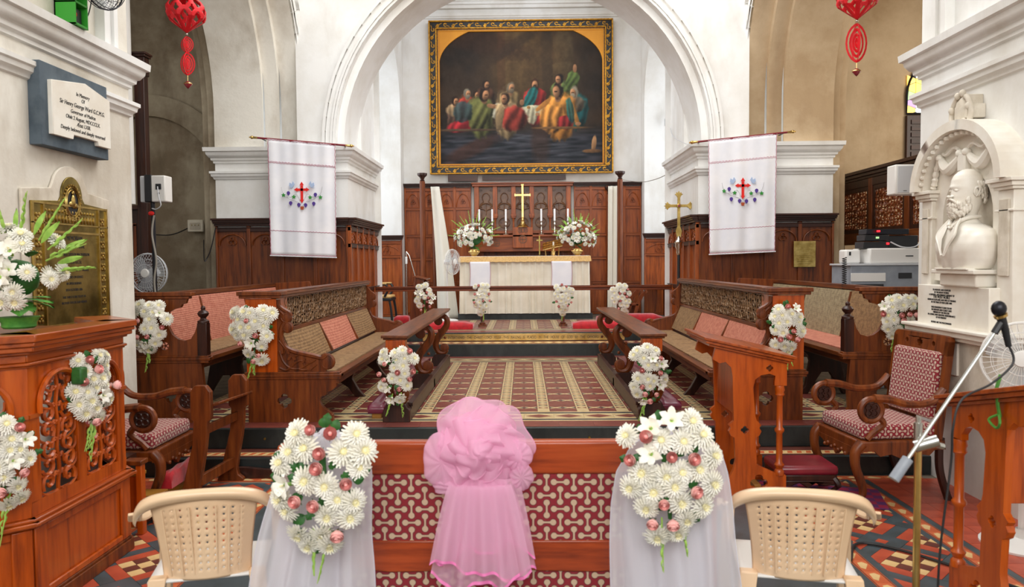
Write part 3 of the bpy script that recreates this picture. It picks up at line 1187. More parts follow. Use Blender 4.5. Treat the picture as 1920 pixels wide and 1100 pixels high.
for dx in (-.06, 0, .06):
    c.tube([(dx + .04 * math.cos(q * PI / 6), -.148, .40 + .04 * math.sin(q * PI / 6)) for q in range(12)], .006, 5, closed=True)
c.obj('carved_band', 'carved', g)['kind'] = 'stuff'


# ------------------------------------------------------------------ choir pews and stalls
def fret(b, x, y0, y1, z0, z1, step=.062, r=.0075, seed=1, tilt=0.0, ax='x'):
    """carved open leaf scrolls filling a rectangle; lies in the plane x=const (ax x) or y=const"""
    rd = random.Random(seed)
    ny = max(2, int((y1 - y0) / step))
    nz = max(2, int((z1 - z0) / step))
    sy, sz = (y1 - y0) / ny, (z1 - z0) / nz

    def P3(u, v):
        off = tilt * (v - z0)
        return (x + off, u, v) if ax == 'x' else (u, x, v)
    for i in range(ny):
        for k in range(nz):
            cy, cz = y0 + sy * (i + .5), z0 + sz * (k + .5)
            a0 = rd.random() * 6.28
            sg = rd.choice((-1, 1))
            sp = spiral(cy, cz, sz * .12, sz * .56, .85, a0, 7, sg)
            b.tube([P3(u, v) for u, v in sp], [r * .8] * 3 + [r * 1.25] * 5, 4)
    for i in range(ny + 1):
        uu = y0 + sy * i
        b.tube([P3(uu + .008 * (-1) ** k, z0 + (z1 - z0) * k / 8) for k in range(9)], r * .7, 4)
    for k in range(nz + 1):
        vv = z0 + sz * k
        b.tube([P3(y0 + (y1 - y0) * q / 24, vv + .006 * (-1) ** q) for q in range(25)], r * .7, 4)


def back_mat(name, mat_, parent, o, sx, u0, z0, u1, z1, ya, yb, th=.03):
    b = MB(o, sx)
    du, dz = u1 - u0, z1 - z0
    L = math.hypot(du, dz)
    nx, nz = dz / L * -1, du / L
    nx, nz = -dz / L * th, du / L * th

    def f(i, j):
        y = ya + (yb - ya) * i
        bulge = .010 * math.sin(PI * i) * math.sin(PI * j)
        return (u0 + du * j + nx * (1 + bulge / th), y, z0 + dz * j + nz)
    b.grid(f, 6, 5)
    b.grid(lambda i, j: (u0 + du * j, ya + (yb - ya) * i, z0 + dz * j), 6, 5)
    n = 42
    for e in ((0, 1, 2, 3, 4, 5, 6), (35, 36, 37, 38, 39, 40, 41), (0, 7, 14, 21, 28, 35), (6, 13, 20, 27, 34, 41)):
        for a_, b_ in zip(e, e[1:]):
            b.f.append((a_, b_, b_ + n, a_ + n))
            b.m.append(0)
    return b.obj(name, mat_, parent, smooth=True, ang=.5)


def plank_leg(b, u0, u1, z0, z1, y, th=.04, mi=0):
    """arched wishbone support under a seat"""
    um = (u0 + u1) / 2
    hw = (u1 - u0) / 2
    pl = [(u0, z1), (u0 + .02, z1 - .07), (u0 + hw * .35, z1 - .14), (u0 + hw * .42, z1 - .2), (u0 + .07, z0 + .08), (u0, z0), (u0 + .1, z0)]
    pl += [(um - hw * .45, z0 + .1), (um - hw * .15, z0 + (z1 - z0) * .42), (um + hw * .15, z0 + (z1 - z0) * .42), (um + hw * .45, z0 + .1)]
    pl += [(u1 - .1, z0), (u1, z0), (u1 - .07, z0 + .08), (u1 - hw * .42, z1 - .2), (u1 - hw * .35, z1 - .14), (u1 - .02, z1 - .07), (u1, z1)]
    b.prism(pl, 'y', y - th / 2, y + th / 2, mi)


def inner_pew(sx, label, mats3):
    o = (sx * 2.05, 6.5, .32)
    t = thing('choir_pew', label, 'pew', o, 0)
    F = .32
    for y0, far in ((6.5, 0), (10.25, 1)):
        e = thing('end_panel', None, None)
        C.objects.unlink(e)
        bpy.data.objects.remove(e)
        # lower board with shaped front edge and quatrefoil
        b = MB(o, sx)
        pl = [(2.43, F), (1.68, F), (1.685, .38)] + [(1.70, .40), (1.745, .43), (1.785, .47), (1.80, .51), (1.79, .545), (1.74, .56), (1.735, .585), (1.69, .60), (1.65, .635), (1.645, .70), (2.43, .70)]
        b.prism([pl, quatre(2.11, .51, .062)], 'y', y0, y0 + .05)
        b.obj('end_panel', 'wood', t, bev=.004)
        b = MB(o, sx)
        b.box(1.61, 2.46, y0 - .012, y0 + .06, .70, .722).box(1.60, 2.47, y0 - .02, y0 + .065, .722, .748).box(1.615, 2.455, y0 - .01, y0 + .055, .748, .765)
        b.obj('end_moulding', 'wood', t, bev=.004)
        b = MB(o, sx)
        z1 = 1.41
        b.prism([[(2.165, .765), (2.435, .765), (2.435, z1), (2.165, z1)], quatre(2.30, 1.26, .05)], 'y', y0, y0 + .022)
        b.box(2.165, 2.19, y0 + .022, y0 + .3 * (1 - far) + .05 * far, .765, z1)
        b.box(2.41, 2.435, y0 + .022, y0 + .05, .765, z1)
        b.obj('end_post', 'orange' if not far else 'wood', t, bev=.003)
        # arm with scrolls
        b = MB(o, sx)
        yc_ = y0 + .03
        crv = bez([(2.155, 1.40), (2.148, 1.35), (2.11, 1.315), (2.06, 1.285), (2.045, 1.255)], 6)
        b.tube([(p[0], yc_, p[1]) for p in crv], .02, 7)
        for cx, cz, r_, sg, a0 in ((2.085, 1.245, .046, -1, -.1), (2.08, 1.155, .05, 1, .2), (1.735, .845, .07, 1, .9)):
            sp = spiral(cx, cz, r_, .008, 1.9, a0, 26, sg)
            b.tube([(u, yc_, v) for u, v in sp], [.018 + .0 * k for k in range(20)] + [.014] * 7, 6)
            b.lathe([(0, -.02), (r_ * .9, -.015), (r_ * .9, .015), (0, .02)], (cx, yc_, cz), 'y', 14)
        crv = bez([(2.10, 1.20), (2.13, 1.14), (2.135, 1.06), (2.10, .985), (2.03, .945), (1.93, .92), (1.84, .90), (1.775, .885), (1.735, .915)][:-1] + [(1.735, .91)], 6)
        b.tube([(p[0], yc_, p[1]) for p in crv], .024, 7)
        b.obj('arm_scroll', 'wood', t)
        b = MB(o, sx)
        if far:
            pl = [(2.165, 1.40), (2.10, 1.33), (2.06, 1.30), (2.05, 1.25), (2.09, 1.21), (2.06, 1.17), (2.07, 1.12), (2.12, 1.09), (2.13, 1.0), (2.05, .94), (1.85, .89), (1.72, .84), (1.71, .765), (2.165, .765)]
            b.prism(pl, 'y', y0 + .0, y0 + .06)
        else:
            pl = [(2.165, 1.38), (2.13, 1.34), (2.09, 1.30), (2.13, 1.2), (2.14, 1.06), (2.10, .985), (2.03, .945), (1.84, .90), (1.76, .87), (1.74, .80), (1.74, .765), (2.165, .765)]
            b.prism(pl, 'y', y0 + .022, y0 + .04)
            for pts, r_ in (([(2.15, .95), (2.12, .86), (2.06, .80), (1.98, .79), (1.90, .83), (1.83, .87)], .013), ([(2.15, .80), (2.09, .78), (2.03, .83), (2.02, .89), (1.97, .92)], .012),
                            ([(2.06, .80), (2.0, .85), (1.95, .86), (1.93, .81)], .011), ([(1.98, .79), (1.93, .78), (1.86, .80), (1.82, .83)], .011), ([(2.15, 1.04), (2.10, .97), (2.12, .91)], .013), ([(2.14, 1.30), (2.11, 1.27), (2.12, 1.22)], .01)):
                cv = bez(pts, 6)
                b.tube([(p[0], y0 + .018, p[1]) for p in cv], [r_ * (1 - .55 * k / len(cv)) for k in range(len(cv))], 6)
            for lx, lz, an in ((2.13, .92, 1.9), (2.08, .87, 2.5), (2.0, .87, .6), (1.95, .84, 2.2), (1.88, .845, .4), (1.86, .80, -.4), (2.06, .92, 1.0)):
                b.prism([(lx, lz), (lx + .022 * math.cos(an + .7), lz + .022 * math.sin(an + .7)), (lx + .05 * math.cos(an), lz + .05 * math.sin(an)), (lx + .022 * math.cos(an - .7), lz + .022 * math.sin(an - .7))], 'y', y0 + .004, y0 + .024)
        b.obj('carved_infill', 'wood', t)
    # backs
    b = MB(o, sx)
    b.box(2.13, 2.29, 6.52, 10.31, 1.415, 1.44).box(2.115, 2.31, 6.51, 10.32, 1.44, 1.462).box(2.13, 2.27, 6.53, 10.3, 1.462, 1.475)
    b.obj('top_rail', 'wood_y', t, bev=.004)
    b = MB(o, sx)
    b.box(2.12, 2.485, 6.47, 6.62, 1.415, 1.44).box(2.105, 2.50, 6.455, 6.63, 1.44, 1.475)
    b.obj('post_cap', 'wood', t, bev=.005)
    b = MB(o, sx)
    b.box(2.20, 2.225, 6.55, 10.27, 1.125, 1.42)
    b.obj('back_board', 'darkwood', t)
    b = MB(o, sx)
    fret(b, 2.17, 6.74, 10.24, 1.14, 1.405, .07, .0085, 4 if sx < 0 else 9)
    b.obj('fretwork', 'fretwood', t)['kind'] = 'stuff'
    b = MB(o, sx).box(2.145, 2.205, 6.55, 10.27, 1.095, 1.13)
    b.obj('middle_rail', 'wood_y', t, bev=.004)
    b = MB(o, sx)
    b.hexa([(2.05, 6.55, .76), (2.09, 6.55, .76), (2.09, 10.27, .76), (2.05, 10.27, .76)], [(2.19, 6.55, 1.11), (2.22, 6.55, 1.11), (2.22, 10.27, 1.11), (2.19, 10.27, 1.11)])
    b.obj('sloping_back', 'darkwood', t)
    ys = [6.6 + 1.21 * k for k in range(4)]
    for k in range(3):
        back_mat('back_mat', mats3[k], t, o, sx, 2.045, .79, 2.175, 1.10, ys[k] + .02, ys[k + 1] - .02, .022)
        if k:
            MB(o, sx).bar((2.01, ys[k], .80), (2.16, ys[k], 1.10), .03, .02).obj('back_slat', 'wood', t)
    b = MB(o, sx)
    b.box(1.64, 2.10, 6.52, 10.27, .715, .75).box(1.60, 1.66, 6.49, 10.29, .722, .752).box(1.625, 1.65, 6.5, 10.28, .66, .722)
    b.obj('seat', 'wood_y', t, bev=.004)
    for k in range(3):
        MB(o, sx).box(1.68, 2.03, ys[k] + .01, ys[k + 1] - .01, .745, .765).obj('seat_mat', 'cane', t, bev=.006)
    for y in (7.75, 9.05):
        b = MB(o, sx)
        plank_leg(b, 1.66, 2.3, F, .715, y, .06)
        b.obj('leg', 'darkwood', t, bev=.006)
    return t


inner_pew(-1, 'front choir pew on the left with openwork back, one pink mat between two brown', ('cane', 'cane_pink', 'cane'))
inner_pew(1, 'front choir pew on the right with carved openwork back, two pink mats nearest the camera', ('cane_pink', 'cane_pink', 'cane'))


def outer_stall(sx, label, mats3, seatm):
    o = (sx * 3.1, 6.5, .32)
    t = thing('choir_stall', label, 'pew', o, 0)
    F = .32
    y0 = 6.5
    b = MB(o, sx)
    pl = [(2.84, F), (3.43, F), (3.43, .85), (2.84, .85), (2.82, .6), (2.83, .42), (2.80, .38), (2.80, F)]
    b.prism([pl, quatre(3.13, .56, .06)], 'y', y0, y0 + .05)
    b.obj('end_panel', 'wood', t, bev=.004)
    b = MB(o, sx)
    b.box(2.77, 3.44, y0 - .012, y0 + .06, .85, .872).box(2.755, 3.45, y0 - .022, y0 + .065, .872, .90).box(2.77, 3.44, y0 - .01, y0 + .055, .90, .915)
    b.obj('end_moulding', 'wood', t, bev=.004)
    b = MB(o, sx)
    pl = [(3.43, .915), (3.43, 1.42), (2.95, 1.42), (2.965, 1.375), (3.0, 1.365), (3.01, 1.34), (3.07, 1.325), (3.115, 1.30), (3.135, 1.25), (3.125, 1.17), (3.09, 1.10), (3.04, 1.06), (2.985, 1.045), (2.925, 1.065), (2.89, 1.12), (2.87, 1.18), (2.86, 1.21), (2.86, .915)]
    b.prism([pl, arc(3.16, 1.0, .036, 0, 330, 11)], 'y', y0 + .005, y0 + .045)
    for q in range(5):
        an = q * 2 * PI / 5
        b.tube([(3.16 + .032 * math.cos(an), y0 + .02, 1.0 + .032 * math.sin(an)), (3.16, y0 + .02, 1.0)], .005, 5)
    b.obj('upper_panel', 'wood', t, bev=.005)
    b = MB(o, sx)
    b.box(2.78, 2.865, y0 - .01, y0 + .07, .915, 1.20)
    b.lathe([(.05, 0), (.05, .02), (.03, .03), (.022, .045), (.042, .065), (.05, .085), (.036, .105), (.016, .115), (.022, .13), (.016, .145), (.0, .155)], (2.823, y0 + .03, 1.20), 'z', 12)
    b.obj('finial_post', 'darkwood', t, bev=.004)
    b = MB(o, sx)
    b.box(2.93, 3.44, y0 - .01, y0 + .06, 1.415, 1.44).box(2.90, 3.45, y0 - .025, y0 + .075, 1.44, 1.475)
    b.obj('end_cap', 'wood', t, bev=.005)
    b = MB(o, sx)
    b.box(3.42, 3.50, 6.55, 10.3, 1.40, 1.45).box(3.45, 3.48, 6.56, 10.3, .9, 1.4)
    b.obj('back_board', 'wood_y', t, bev=.004)
    b = MB(o, sx)
    b.prism([(2.84, F), (3.45, F), (3.45, 1.45), (2.95, 1.47), (2.93, 1.40), (3.05, 1.33), (3.10, 1.15), (2.98, 1.05), (2.84, 1.1)], 'y', 10.25, 10.31)
    b.obj('far_end_panel', 'wood', t, bev=.004)
    ys = [6.58 + 1.22 * k for k in range(4)]
    for k in range(3):
        back_mat('back_mat', mats3[k], t, o, sx, 3.33, .905, 3.43, 1.39, ys[k] + .015, ys[k + 1] - .015, .02)
        MB(o, sx).box(2.9, 3.33, ys[k] + .01, ys[k + 1] - .01, .895, .915).obj('seat_mat', seatm, t, bev=.006)
        if k:
            MB(o, sx).bar((3.3, ys[k], .90), (3.41, ys[k], 1.38), .03, .02).obj('back_slat', 'wood', t)
    b = MB(o, sx)
    b.box(2.86, 3.44, 6.55, 10.26, .862, .895).box(2.78, 2.9, 6.53, 10.28, .865, .902).box(2.84, 2.87, 6.54, 10.26, .80, .865)
    b.obj('seat', 'wood_y', t, bev=.004)
    for y in (7.8, 9.1):
        b = MB(o, sx)
        plank_leg(b, 2.86, 3.42, F, .862, y, .06)
        b.obj('leg', 'darkwood', t, bev=.006)


outer_stall(-1, 'rear choir stall by the left pier with two pink back mats and a turned finial', ('cane_pink', 'cane_pink', 'cane_pink'), 'cane')
outer_stall(1, 'rear choir stall by the right pier with grey and brown back mats, turned finial', ('cane', 'cane_grey', 'cane_grey'), 'cane_pink')


def kneel_rail(sx, label):
    o = (sx * 1.12, 6.5, .32)
    t = thing('kneeling_desk', label, 'desk', o)
    b = MB(o, sx)
    b.box(1.0, 1.24, 6.44, 10.2, 1.062, 1.088).box(1.015, 1.225, 6.46, 10.18, 1.045, 1.062)
    b.obj('top_board', 'wood_y', t, bev=.006)
    b = MB(o, sx).box(1.035, 1.205, 6.47, 6.60, .93, 1.045)
    b.obj('head_block', 'orange', t, bev=.006)
    for k, y in enumerate((6.53, 8.3, 10.05)):
        b = MB(o, sx)
        # block foot
        pl = [(1.0, F0), (1.24, F0), (1.24, F0 + .1), (1.215, F0 + .13), (1.2, F0 + .16), (1.04, F0 + .16), (1.025, F0 + .13), (1.0, F0 + .1)]
        b.prism(pl, 'y', y - .055, y + .055)
        b.obj('foot', 'darkwood', t, bev=.006)
        b = MB(o, sx)
        cv = bez([(1.17, .965), (1.10, 1.0), (1.035, .95), (1.04, .86), (1.10, .775), (1.165, .69), (1.19, .60), (1.155, .51), (1.08, .49), (1.03, .53)], 7)
        n = len(cv)
        b.tube([(p[0], y, p[1]) for p in cv], [.022 + .024 * math.sin(PI * i / (n - 1)) for i in range(n)], 8)
        for cx, cz, a0, sg in ((1.145, .925, 1.2, -1), (1.075, .565, 4.3, -1)):
            sp = spiral(cx, cz, .055, .006, 1.8, a0, 24, sg)
            b.tube([(u, y, v) for u, v in sp], .017, 6)
            b.lathe([(0, -.03), (.05, -.024), (.05, .024), (0, .03)], (cx, y, cz), 'y', 14)
        b.ball((1.14, y - .01, .80), .018)
        b.ball((1.06, y - .01, .70), .018)
        b.box(1.06, 1.18, y - .03, y + .03, .96, 1.05)
        b.obj('scroll_support', 'wood', t)
    b = MB(o, sx)
    b.box(1.0, 1.03, 6.58, 10.0, F0, .455).box(.99, 1.04, 6.58, 10.0, .44, .475)
    b.obj('kerb_board', 'darkwood', t, bev=.004)
    return t


F0 = .32
kneel_rail(-1, 'long kneeling desk on S-scroll supports along the left side of the tiled aisle')
kneel_rail(1, 'long kneeling desk on S-scroll supports along the right side of the tiled aisle')


def cushion(name, label, cat, mat_, x0, x1, y0, y1, z0, z1, group=None, base=None, rz=0):
    loc = ((x0 + x1) / 2, (y0 + y1) / 2, z0)
    hx, hy, hz = (x1 - x0) / 2, (y1 - y0) / 2, z1 - z0
    t = thing(name, label, cat, loc, rz, group)
    zb = 0
    if base:
        MB().box(-hx + .03, hx - .03, -hy + .03, hy - .03, 0, base).obj('base', 'yellowwood', t, bev=.005)
        zb = base
    b = MB()
    nx, ny = 8, max(8, int(hy / hx * 8) if hy < hx * 4 else 24)

    def f(i, j):
        u, v = 2 * i - 1, 2 * j - 1
        e = (1 - abs(u) ** 8) * (1 - abs(v) ** 8)
        wob = .006 * math.sin(u * 5 + v * 9)
        return (u * hx, v * hy, zb + (hz - zb) * (.72 + .28 * e ** .5) + wob * e)
    b.grid(f, nx, ny)
    b.grid(lambda i, j: ((2 * i - 1) * hx, (2 * j - 1) * hy, zb), 1, 1)
    ed = []
    W = nx + 1
    per = [i for i in range(W)] + [W * j + nx for j in range(1, ny + 1)] + [W * ny + i for i in range(nx - 1, -1, -1)] + [W * j for j in range(ny - 1, 0, -1)]
    vs = []
    for i in per:
        p = b.v[i]
        vs.append((p[0] * 1.015, p[1] * 1.01, zb + (hz - zb) * .4))
    n0 = len(b.v)
    vs2 = [(b.v[i][0], b.v[i][1], zb) for i in per]
    b.add(vs + vs2, [])
    m = len(per)
    for k in range(m):
        l = (k + 1) % m
        b.f.append((per[k], per[l], n0 + l, n0 + k))
        b.f.append((n0 + k, n0 + l, n0 + m + l, n0 + m + k))
        b.m += [0, 0]
    b.obj('pad', mat_, t, smooth=True, ang=1.2)
    return t


cushion('kneeling_cushion', 'long maroon leather kneeler on a wooden base behind the left kneeling desk', 'cushion', 'leather', -1.40, -1.255, 6.62, 10.0, .32, .46, base=.05)
cushion('kneeling_cushion', 'long maroon leather kneeler on a wooden base behind the right kneeling desk', 'cushion', 'leather', 1.255, 1.42, 6.72, 10.0, .32, .46, base=.05)

# ------------------------------------------------------------------ communion rail and red kneelers
rl = thing('communion_rail', 'long polished wooden communion rail running across in front of the altar', 'railing', (0, 12.55, .63))
b = MB()
b.box(-2.5, 2.5, -.06, .06, .645, .67).box(-2.5, 2.5, -.045, .045, .60, .645).box(-2.5, 2.5, -.03, .03, .67, .682)
b.obj('handrail', 'wood_x', rl, bev=.008)
for x in (-.69, .665, -1.62, 1.64):
    b = MB()
    b.box(-.07, .07, -.07, .07, 0, .04).lathe([(.05, .04), (.052, .06), (.035, .075), (.03, .09), (.034, .3), (.03, .5), (.045, .54), (.05, .6)], (0, 0, 0), 'z', 12)
    b.v = [(v[0] + x, v[1], v[2]) for v in b.v]
    b.obj('post', 'wood', rl)
cushion('kneeler', 'red velvet kneeler before the communion rail, left of the aisle', 'cushion', 'velvet', -1.95, -.82, 12.0, 12.35, .63, .745)
cushion('kneeler', 'red velvet kneeler before the communion rail, right of the aisle', 'cushion', 'velvet', .80, 1.95, 12.0, 12.35, .63, .745)
cushion('kneeler', 'red velvet kneeler behind the communion rail on the right', 'cushion', 'velvet', 1.28, 2.40, 12.78, 13.1, .63, .80)
cushion('kneeler', 'small red velvet cushion on the sanctuary floor by the left wooden prayer desk', 'cushion', 'velvet', -2.24, -1.98, 12.85, 13.1, .67, .79)


# ------------------------------------------------------------------ reading desks (side plates, turned columns, sloping top)
def reading_desk(label, loc, rz, sx=1, W=.56, D=.62, H0=1.05, H1=1.21, group=None, top='orange_y', m='orange'):
    """sloping top falls toward +x; side plates in the x-z plane at both ends of depth D"""
    t = thing('reading_desk', label, 'desk', loc, rz, group)
    for y, nm in ((0, 'side_plate'), (D, 'side_plate')):
        b = MB((0, 0, 0), sx)
        outer = [(.0, .0), (W, .0), (W, .19), (W - .09, .215), (.34, .255), (.315, .27), (.305, .46), (.33, .475), (.345, .505), (.33, .53), (.345, .55), (.31, .585), (.30, .62), (.285, .82), (.30, .875), (.34, .905), (.40, .915), (.44, .90), (W - .085, .86), (W - .085, .83), (W, .83), (W, H0 - .03), (.02, H1 - .06), (.0, 1.02), (.05, .99), (.09, 1.0), (.13, .96), (.14, .90), (.15, .58), (.115, .55), (.13, .53), (.115, .505), (.13, .475), (.155, .46), (.165, .30), (.15, .23), (.11, .15), (.05, .10), (0, .09)]
        b.prism([outer, quatre(.33, .135, .06), quatre(.228, .515, .028), quatre(.40, .955, .024)], 'y', y, y + .035)
        b.obj(nm, m, t, bev=.004)
        b = MB((0, 0, 0), sx)
        b.lathe([(.034, .19), (.034, .22), (.022, .235), (.03, .25), (.036, .265), (.022, .285), (.022, .49), (.034, .505), (.034, .52), (.022, .535), (.022, .75), (.034, .765), (.03, .785), (.036, .80), (.03, .83)], (W - .045, y + .018, 0), 'z', 12)
        b.obj('turned_column', m, t)
        b = MB((0, 0, 0), sx)
        b.prism([(-.05, -.0), (W + .01, 0), (W + .01, .022), (-.03, .022), (-.05, .015)], 'y', y - .012, y + .047)
        b.obj('foot', m, t, bev=.004)
    MB((0, 0, 0), sx).box(.16, .19, .03, D + .01, .62, 1.02).obj('front_board', m, t, bev=.004)
    MB((0, 0, 0), sx).bar((.33, .03, .10), (.33, D, .10), .05, .03).obj('stretcher', 'yellowwood', t, bev=.004)
    b = MB((0, 0, 0), sx)
    sl = (H0 - H1) / (W + .06)

    def zz(x, h):
        return H1 + sl * (x + .06) + h
    for x0, x1, ya, yb, h0, h1 in ((-.07, W + .05, -.06, D + .10, .0, .022), (-.055, W + .035, -.045, D + .085, -.022, 0), (-.03, W + .01, -.025, D + .06, -.04, -.022)):
        b.hexa([(x0, ya, zz(x0, h0)), (x1, ya, zz(x1, h0)), (x1, yb, zz(x1, h0)), (x0, yb, zz(x0, h0))], [(x0, ya, zz(x0, h1)), (x1, ya, zz(x1, h1)), (x1, yb, zz(x1, h1)), (x0, yb, zz(x0, h1))])
    b.obj('sloping_top', top, t, bev=.004)
    return t


reading_desk('reddish carved reading desk with turned columns standing in front of the right choir pew', (1.335, 5.27, 0), math.radians(-1), 1, .52, .56, 1.03, 1.16)
litany = reading_desk('reading desk at the right edge beside the microphone stand, green ribbon tied to it', (2.72, 3.17, 0), PI / 2, 1, .56, .55, 1.02, 1.17)


# ------------------------------------------------------------------ carved armchairs
def armchair(label, loc, rz, sx=1):
    """faces -x; seat about .6 wide in y"""
    t = thing('carved_armchair', label, 'chair', loc, rz)
    hw = .33
    b = MB()
    b.box(-.33, .30, -hw, hw, .365, .44)
    b.obj('seat_frame', 'wood', t, bev=.012)
    b = MB()
    b.prism([(-.33, .37), (-.22, .37), (-.18, .33), (-.10, .345), (0, .30), (.1, .345), (.18, .33), (.22, .37), (.30, .37), (.30, .38), (-.33, .38)], 'y', -hw, -hw + .03)
    b.obj('carved_apron', 'wood', t)
    b = MB()
    b.prism([(-hw, .38), (-hw, .36), (-.2, .34), (-.14, .30), (-.07, .33), (0, .275), (.07, .33), (.14, .30), (.2, .34), (hw, .36), (hw, .38)], 'x', -.335, -.305)
    for k in range(-3, 4):
        b.ball((-.34, k * .05, .335 - .02 * (k % 2)), .014, seg=8)
    b.obj('carved_apron', 'wood', t)
    for sy in (-1, 1):
        cv = bez([(-.30, .42), (-.345, .36), (-.345, .26), (-.30, .14), (-.29, .06), (-.325, .02)], 5)
        n = len(cv)
        b = MB()
        b.tube([(p[0], sy * (hw - .03), p[1]) for p in cv], [.04 - .018 * (i / n) for i in range(n - 4)] + [.022, .026, .032, .03], 10)
        b.ball((-.325, sy * (hw - .03), .025), .035, .035, .025)
        b.obj('front_leg', 'wood', t)
        cv = bez([(.28, .45), (.27, .36), (.28, .2), (.345, .0)], 6)
        b = MB()
        b.tube([(p[0], sy * (hw - .03), p[1]) for p in cv], .028, 8)
        b.obj('back_leg', 'darkwood', t)
        # arm
        cv = bez([(.27, .80), (.17, .71), (.0, .70), (-.13, .735), (-.24, .745)], 7)
        b = MB()
        b.tube([(p[0], sy * (hw + .01), p[1]) for p in cv], [.024 + .008 * i / len(cv) for i in range(len(cv))], 8, flat=1.3)
        ac = (-.26, sy * (hw + .01), .665)
        b.tube([(ac[0] + .078 * math.cos(q * PI / 10), ac[1], ac[2] + .078 * math.sin(q * PI / 10)) for q in range(20)], .022, 8, closed=True)
        b.tube(bez([(-.20, sy * hw, .615), (-.16, sy * hw, .56), (-.22, sy * (hw - .02), .50), (-.27, sy * (hw - .02), .45)], 5), .022, 7)
        b.obj('arm', 'wood', t)
        b = MB()
        b.lathe([(0, -.012), (.065, -.012), (.065, .012), (0, .012)], ac, 'y', 16)
        for q in range(4):
            an = q * PI / 2 + PI / 4
            b.tube([(ac[0] + .03 * math.cos(an) + .022 * math.cos(k * PI / 4), ac[1] - .016, ac[2] + .03 * math.sin(an) + .022 * math.sin(k * PI / 4)) for k in range(8)], .007, 5, closed=True)
            b.tube([(ac[0] + .03 * math.cos(an) + .022 * math.cos(k * PI / 4), ac[1] + .016, ac[2] + .03 * math.sin(an) + .022 * math.sin(k * PI / 4)) for k in range(8)], .007, 5, closed=True)
        b.obj('rosette', 'darkwood', t)
    # seat cushion
    b = MB()
    b.box(-.30, .27, -.295, .295, .44, .545)
    o = b.obj('seat_cushion', 'fabric_s', t, bev=.03)
    o.modifiers['bevel'].segments = 3
    # back: frame tilted
    def bk(y, h, d):
        return (.27 + (h - .62) * .12 + d, y, h)
    b = MB()
    for sy in (-1, 1):
        b.hexa([bk(sy * hw, .44, -.02), bk(sy * (hw - .045), .44, -.02), bk(sy * (hw - .045), .44, .025), bk(sy * hw, .44, .025)], [bk(sy * hw, 1.13, -.02), bk(sy * (hw - .045), 1.13, -.02), bk(sy * (hw - .045), 1.13, .025), bk(sy * hw, 1.13, .025)])
    pl = [(-hw, 1.03), (-hw, 1.135), (-hw + .02, 1.16), (-hw + .05, 1.168), (hw - .05, 1.168), (hw - .02, 1.16), (hw, 1.135), (hw, 1.03)]
    p2 = MB().prism([pl, quatre(0, 1.10, .034), arc(-.16, 1.1, .02, 0, 320, 8), arc(.16, 1.1, .02, 0, 320, 8)], 'x', -.02, .025)
    b.add([bk(v[1], v[2], v[0]) for v in p2.v], p2.f)
    b.obj('back_frame', 'wood', t, bev=.006)
    b = MB()
    b.hexa([bk(-.27, .57, -.05), bk(-.27, .57, .02), bk(.27, .57, .02), bk(.27, .57, -.05)], [bk(-.27, 1.05, -.05), bk(-.27, 1.05, .02), bk(.27, 1.05, .02), bk(.27, 1.05, -.05)])
    o = b.obj('back_cushion', 'fabric_s', t, bev=.022)
    o.modifiers['bevel'].segments = 3
    return t


armchair('carved armchair with maroon patterned cushions, fully visible before the right pier', (2.65, 5.57, 0), math.radians(5))
armchair('carved armchair with maroon patterned seat, half hidden behind the pulpit', (-2.86, 5.36, 0), PI)

# prayer desk on the left with its red cushion
t = thing('prayer_desk', 'dark wooden prayer desk with two octagonal-headed uprights left of the settee', 'desk', (-2.31, 5.3, 0))
for (xx, yy, far) in ((-.02, 0, 0), (.05, .52, 1)):
    b = MB()
    hd = [(-.075, .72), (-.075, .80), (-.04, .845), (.04, .845), (.075, .80), (.075, .72), (.075, .60), (.05, .585), (.045, .56)]
    s_ = [(.045, .5), (.03, .38), (-.0, .22), (-.02, .10), (-.01, .05), (.03, .02), (.03, 0), (-.18, 0), (-.16, .06), (-.135, .14), (-.105, .26), (-.07, .40), (-.06, .50), (-.055, .585), (-.075, .60)]
    b.prism([(x + xx, z) for x, z in hd + s_], 'y', yy, yy + .05)
    b.obj('upright', 'wood', t, bev=.006)
    b = MB()
    b.prism([(xx - .15, 0), (xx + .26, 0), (xx + .27, .03), (xx + .24, .07), (xx + .17, .075), (xx + .03, .09), (xx + .0, .09), (xx - .15, .09)], 'y', yy + .06, yy + .10)
    b.obj('foot', 'darkwood', t, bev=.006)
b = MB()
b.hexa([(-.13, .05, .63), (.10, .05, .70), (.17, .53, .70), (-.06, .53, .63)], [(-.13, .05, .65), (.10, .05, .72), (.17, .53, .72), (-.06, .53, .65)])
b.obj('book_shelf', 'wood', t, bev=.005)
MB().bar((-.0, .03, .52), (.04, .54, .52), .02, .07).obj('cross_rail', 'wood', t, bev=.004)
MB().bar((-.04, .03, .15), (.0, .54, .15), .03, .08).obj('cross_rail', 'wood', t, bev=.004)
cushion('kneeler', 'thick red velvet kneeler on a low wooden base beside the left prayer desk', 'cushion', 'velvet', -2.545, -2.47, 5.13, 5.65, .0, .26, base=.15)

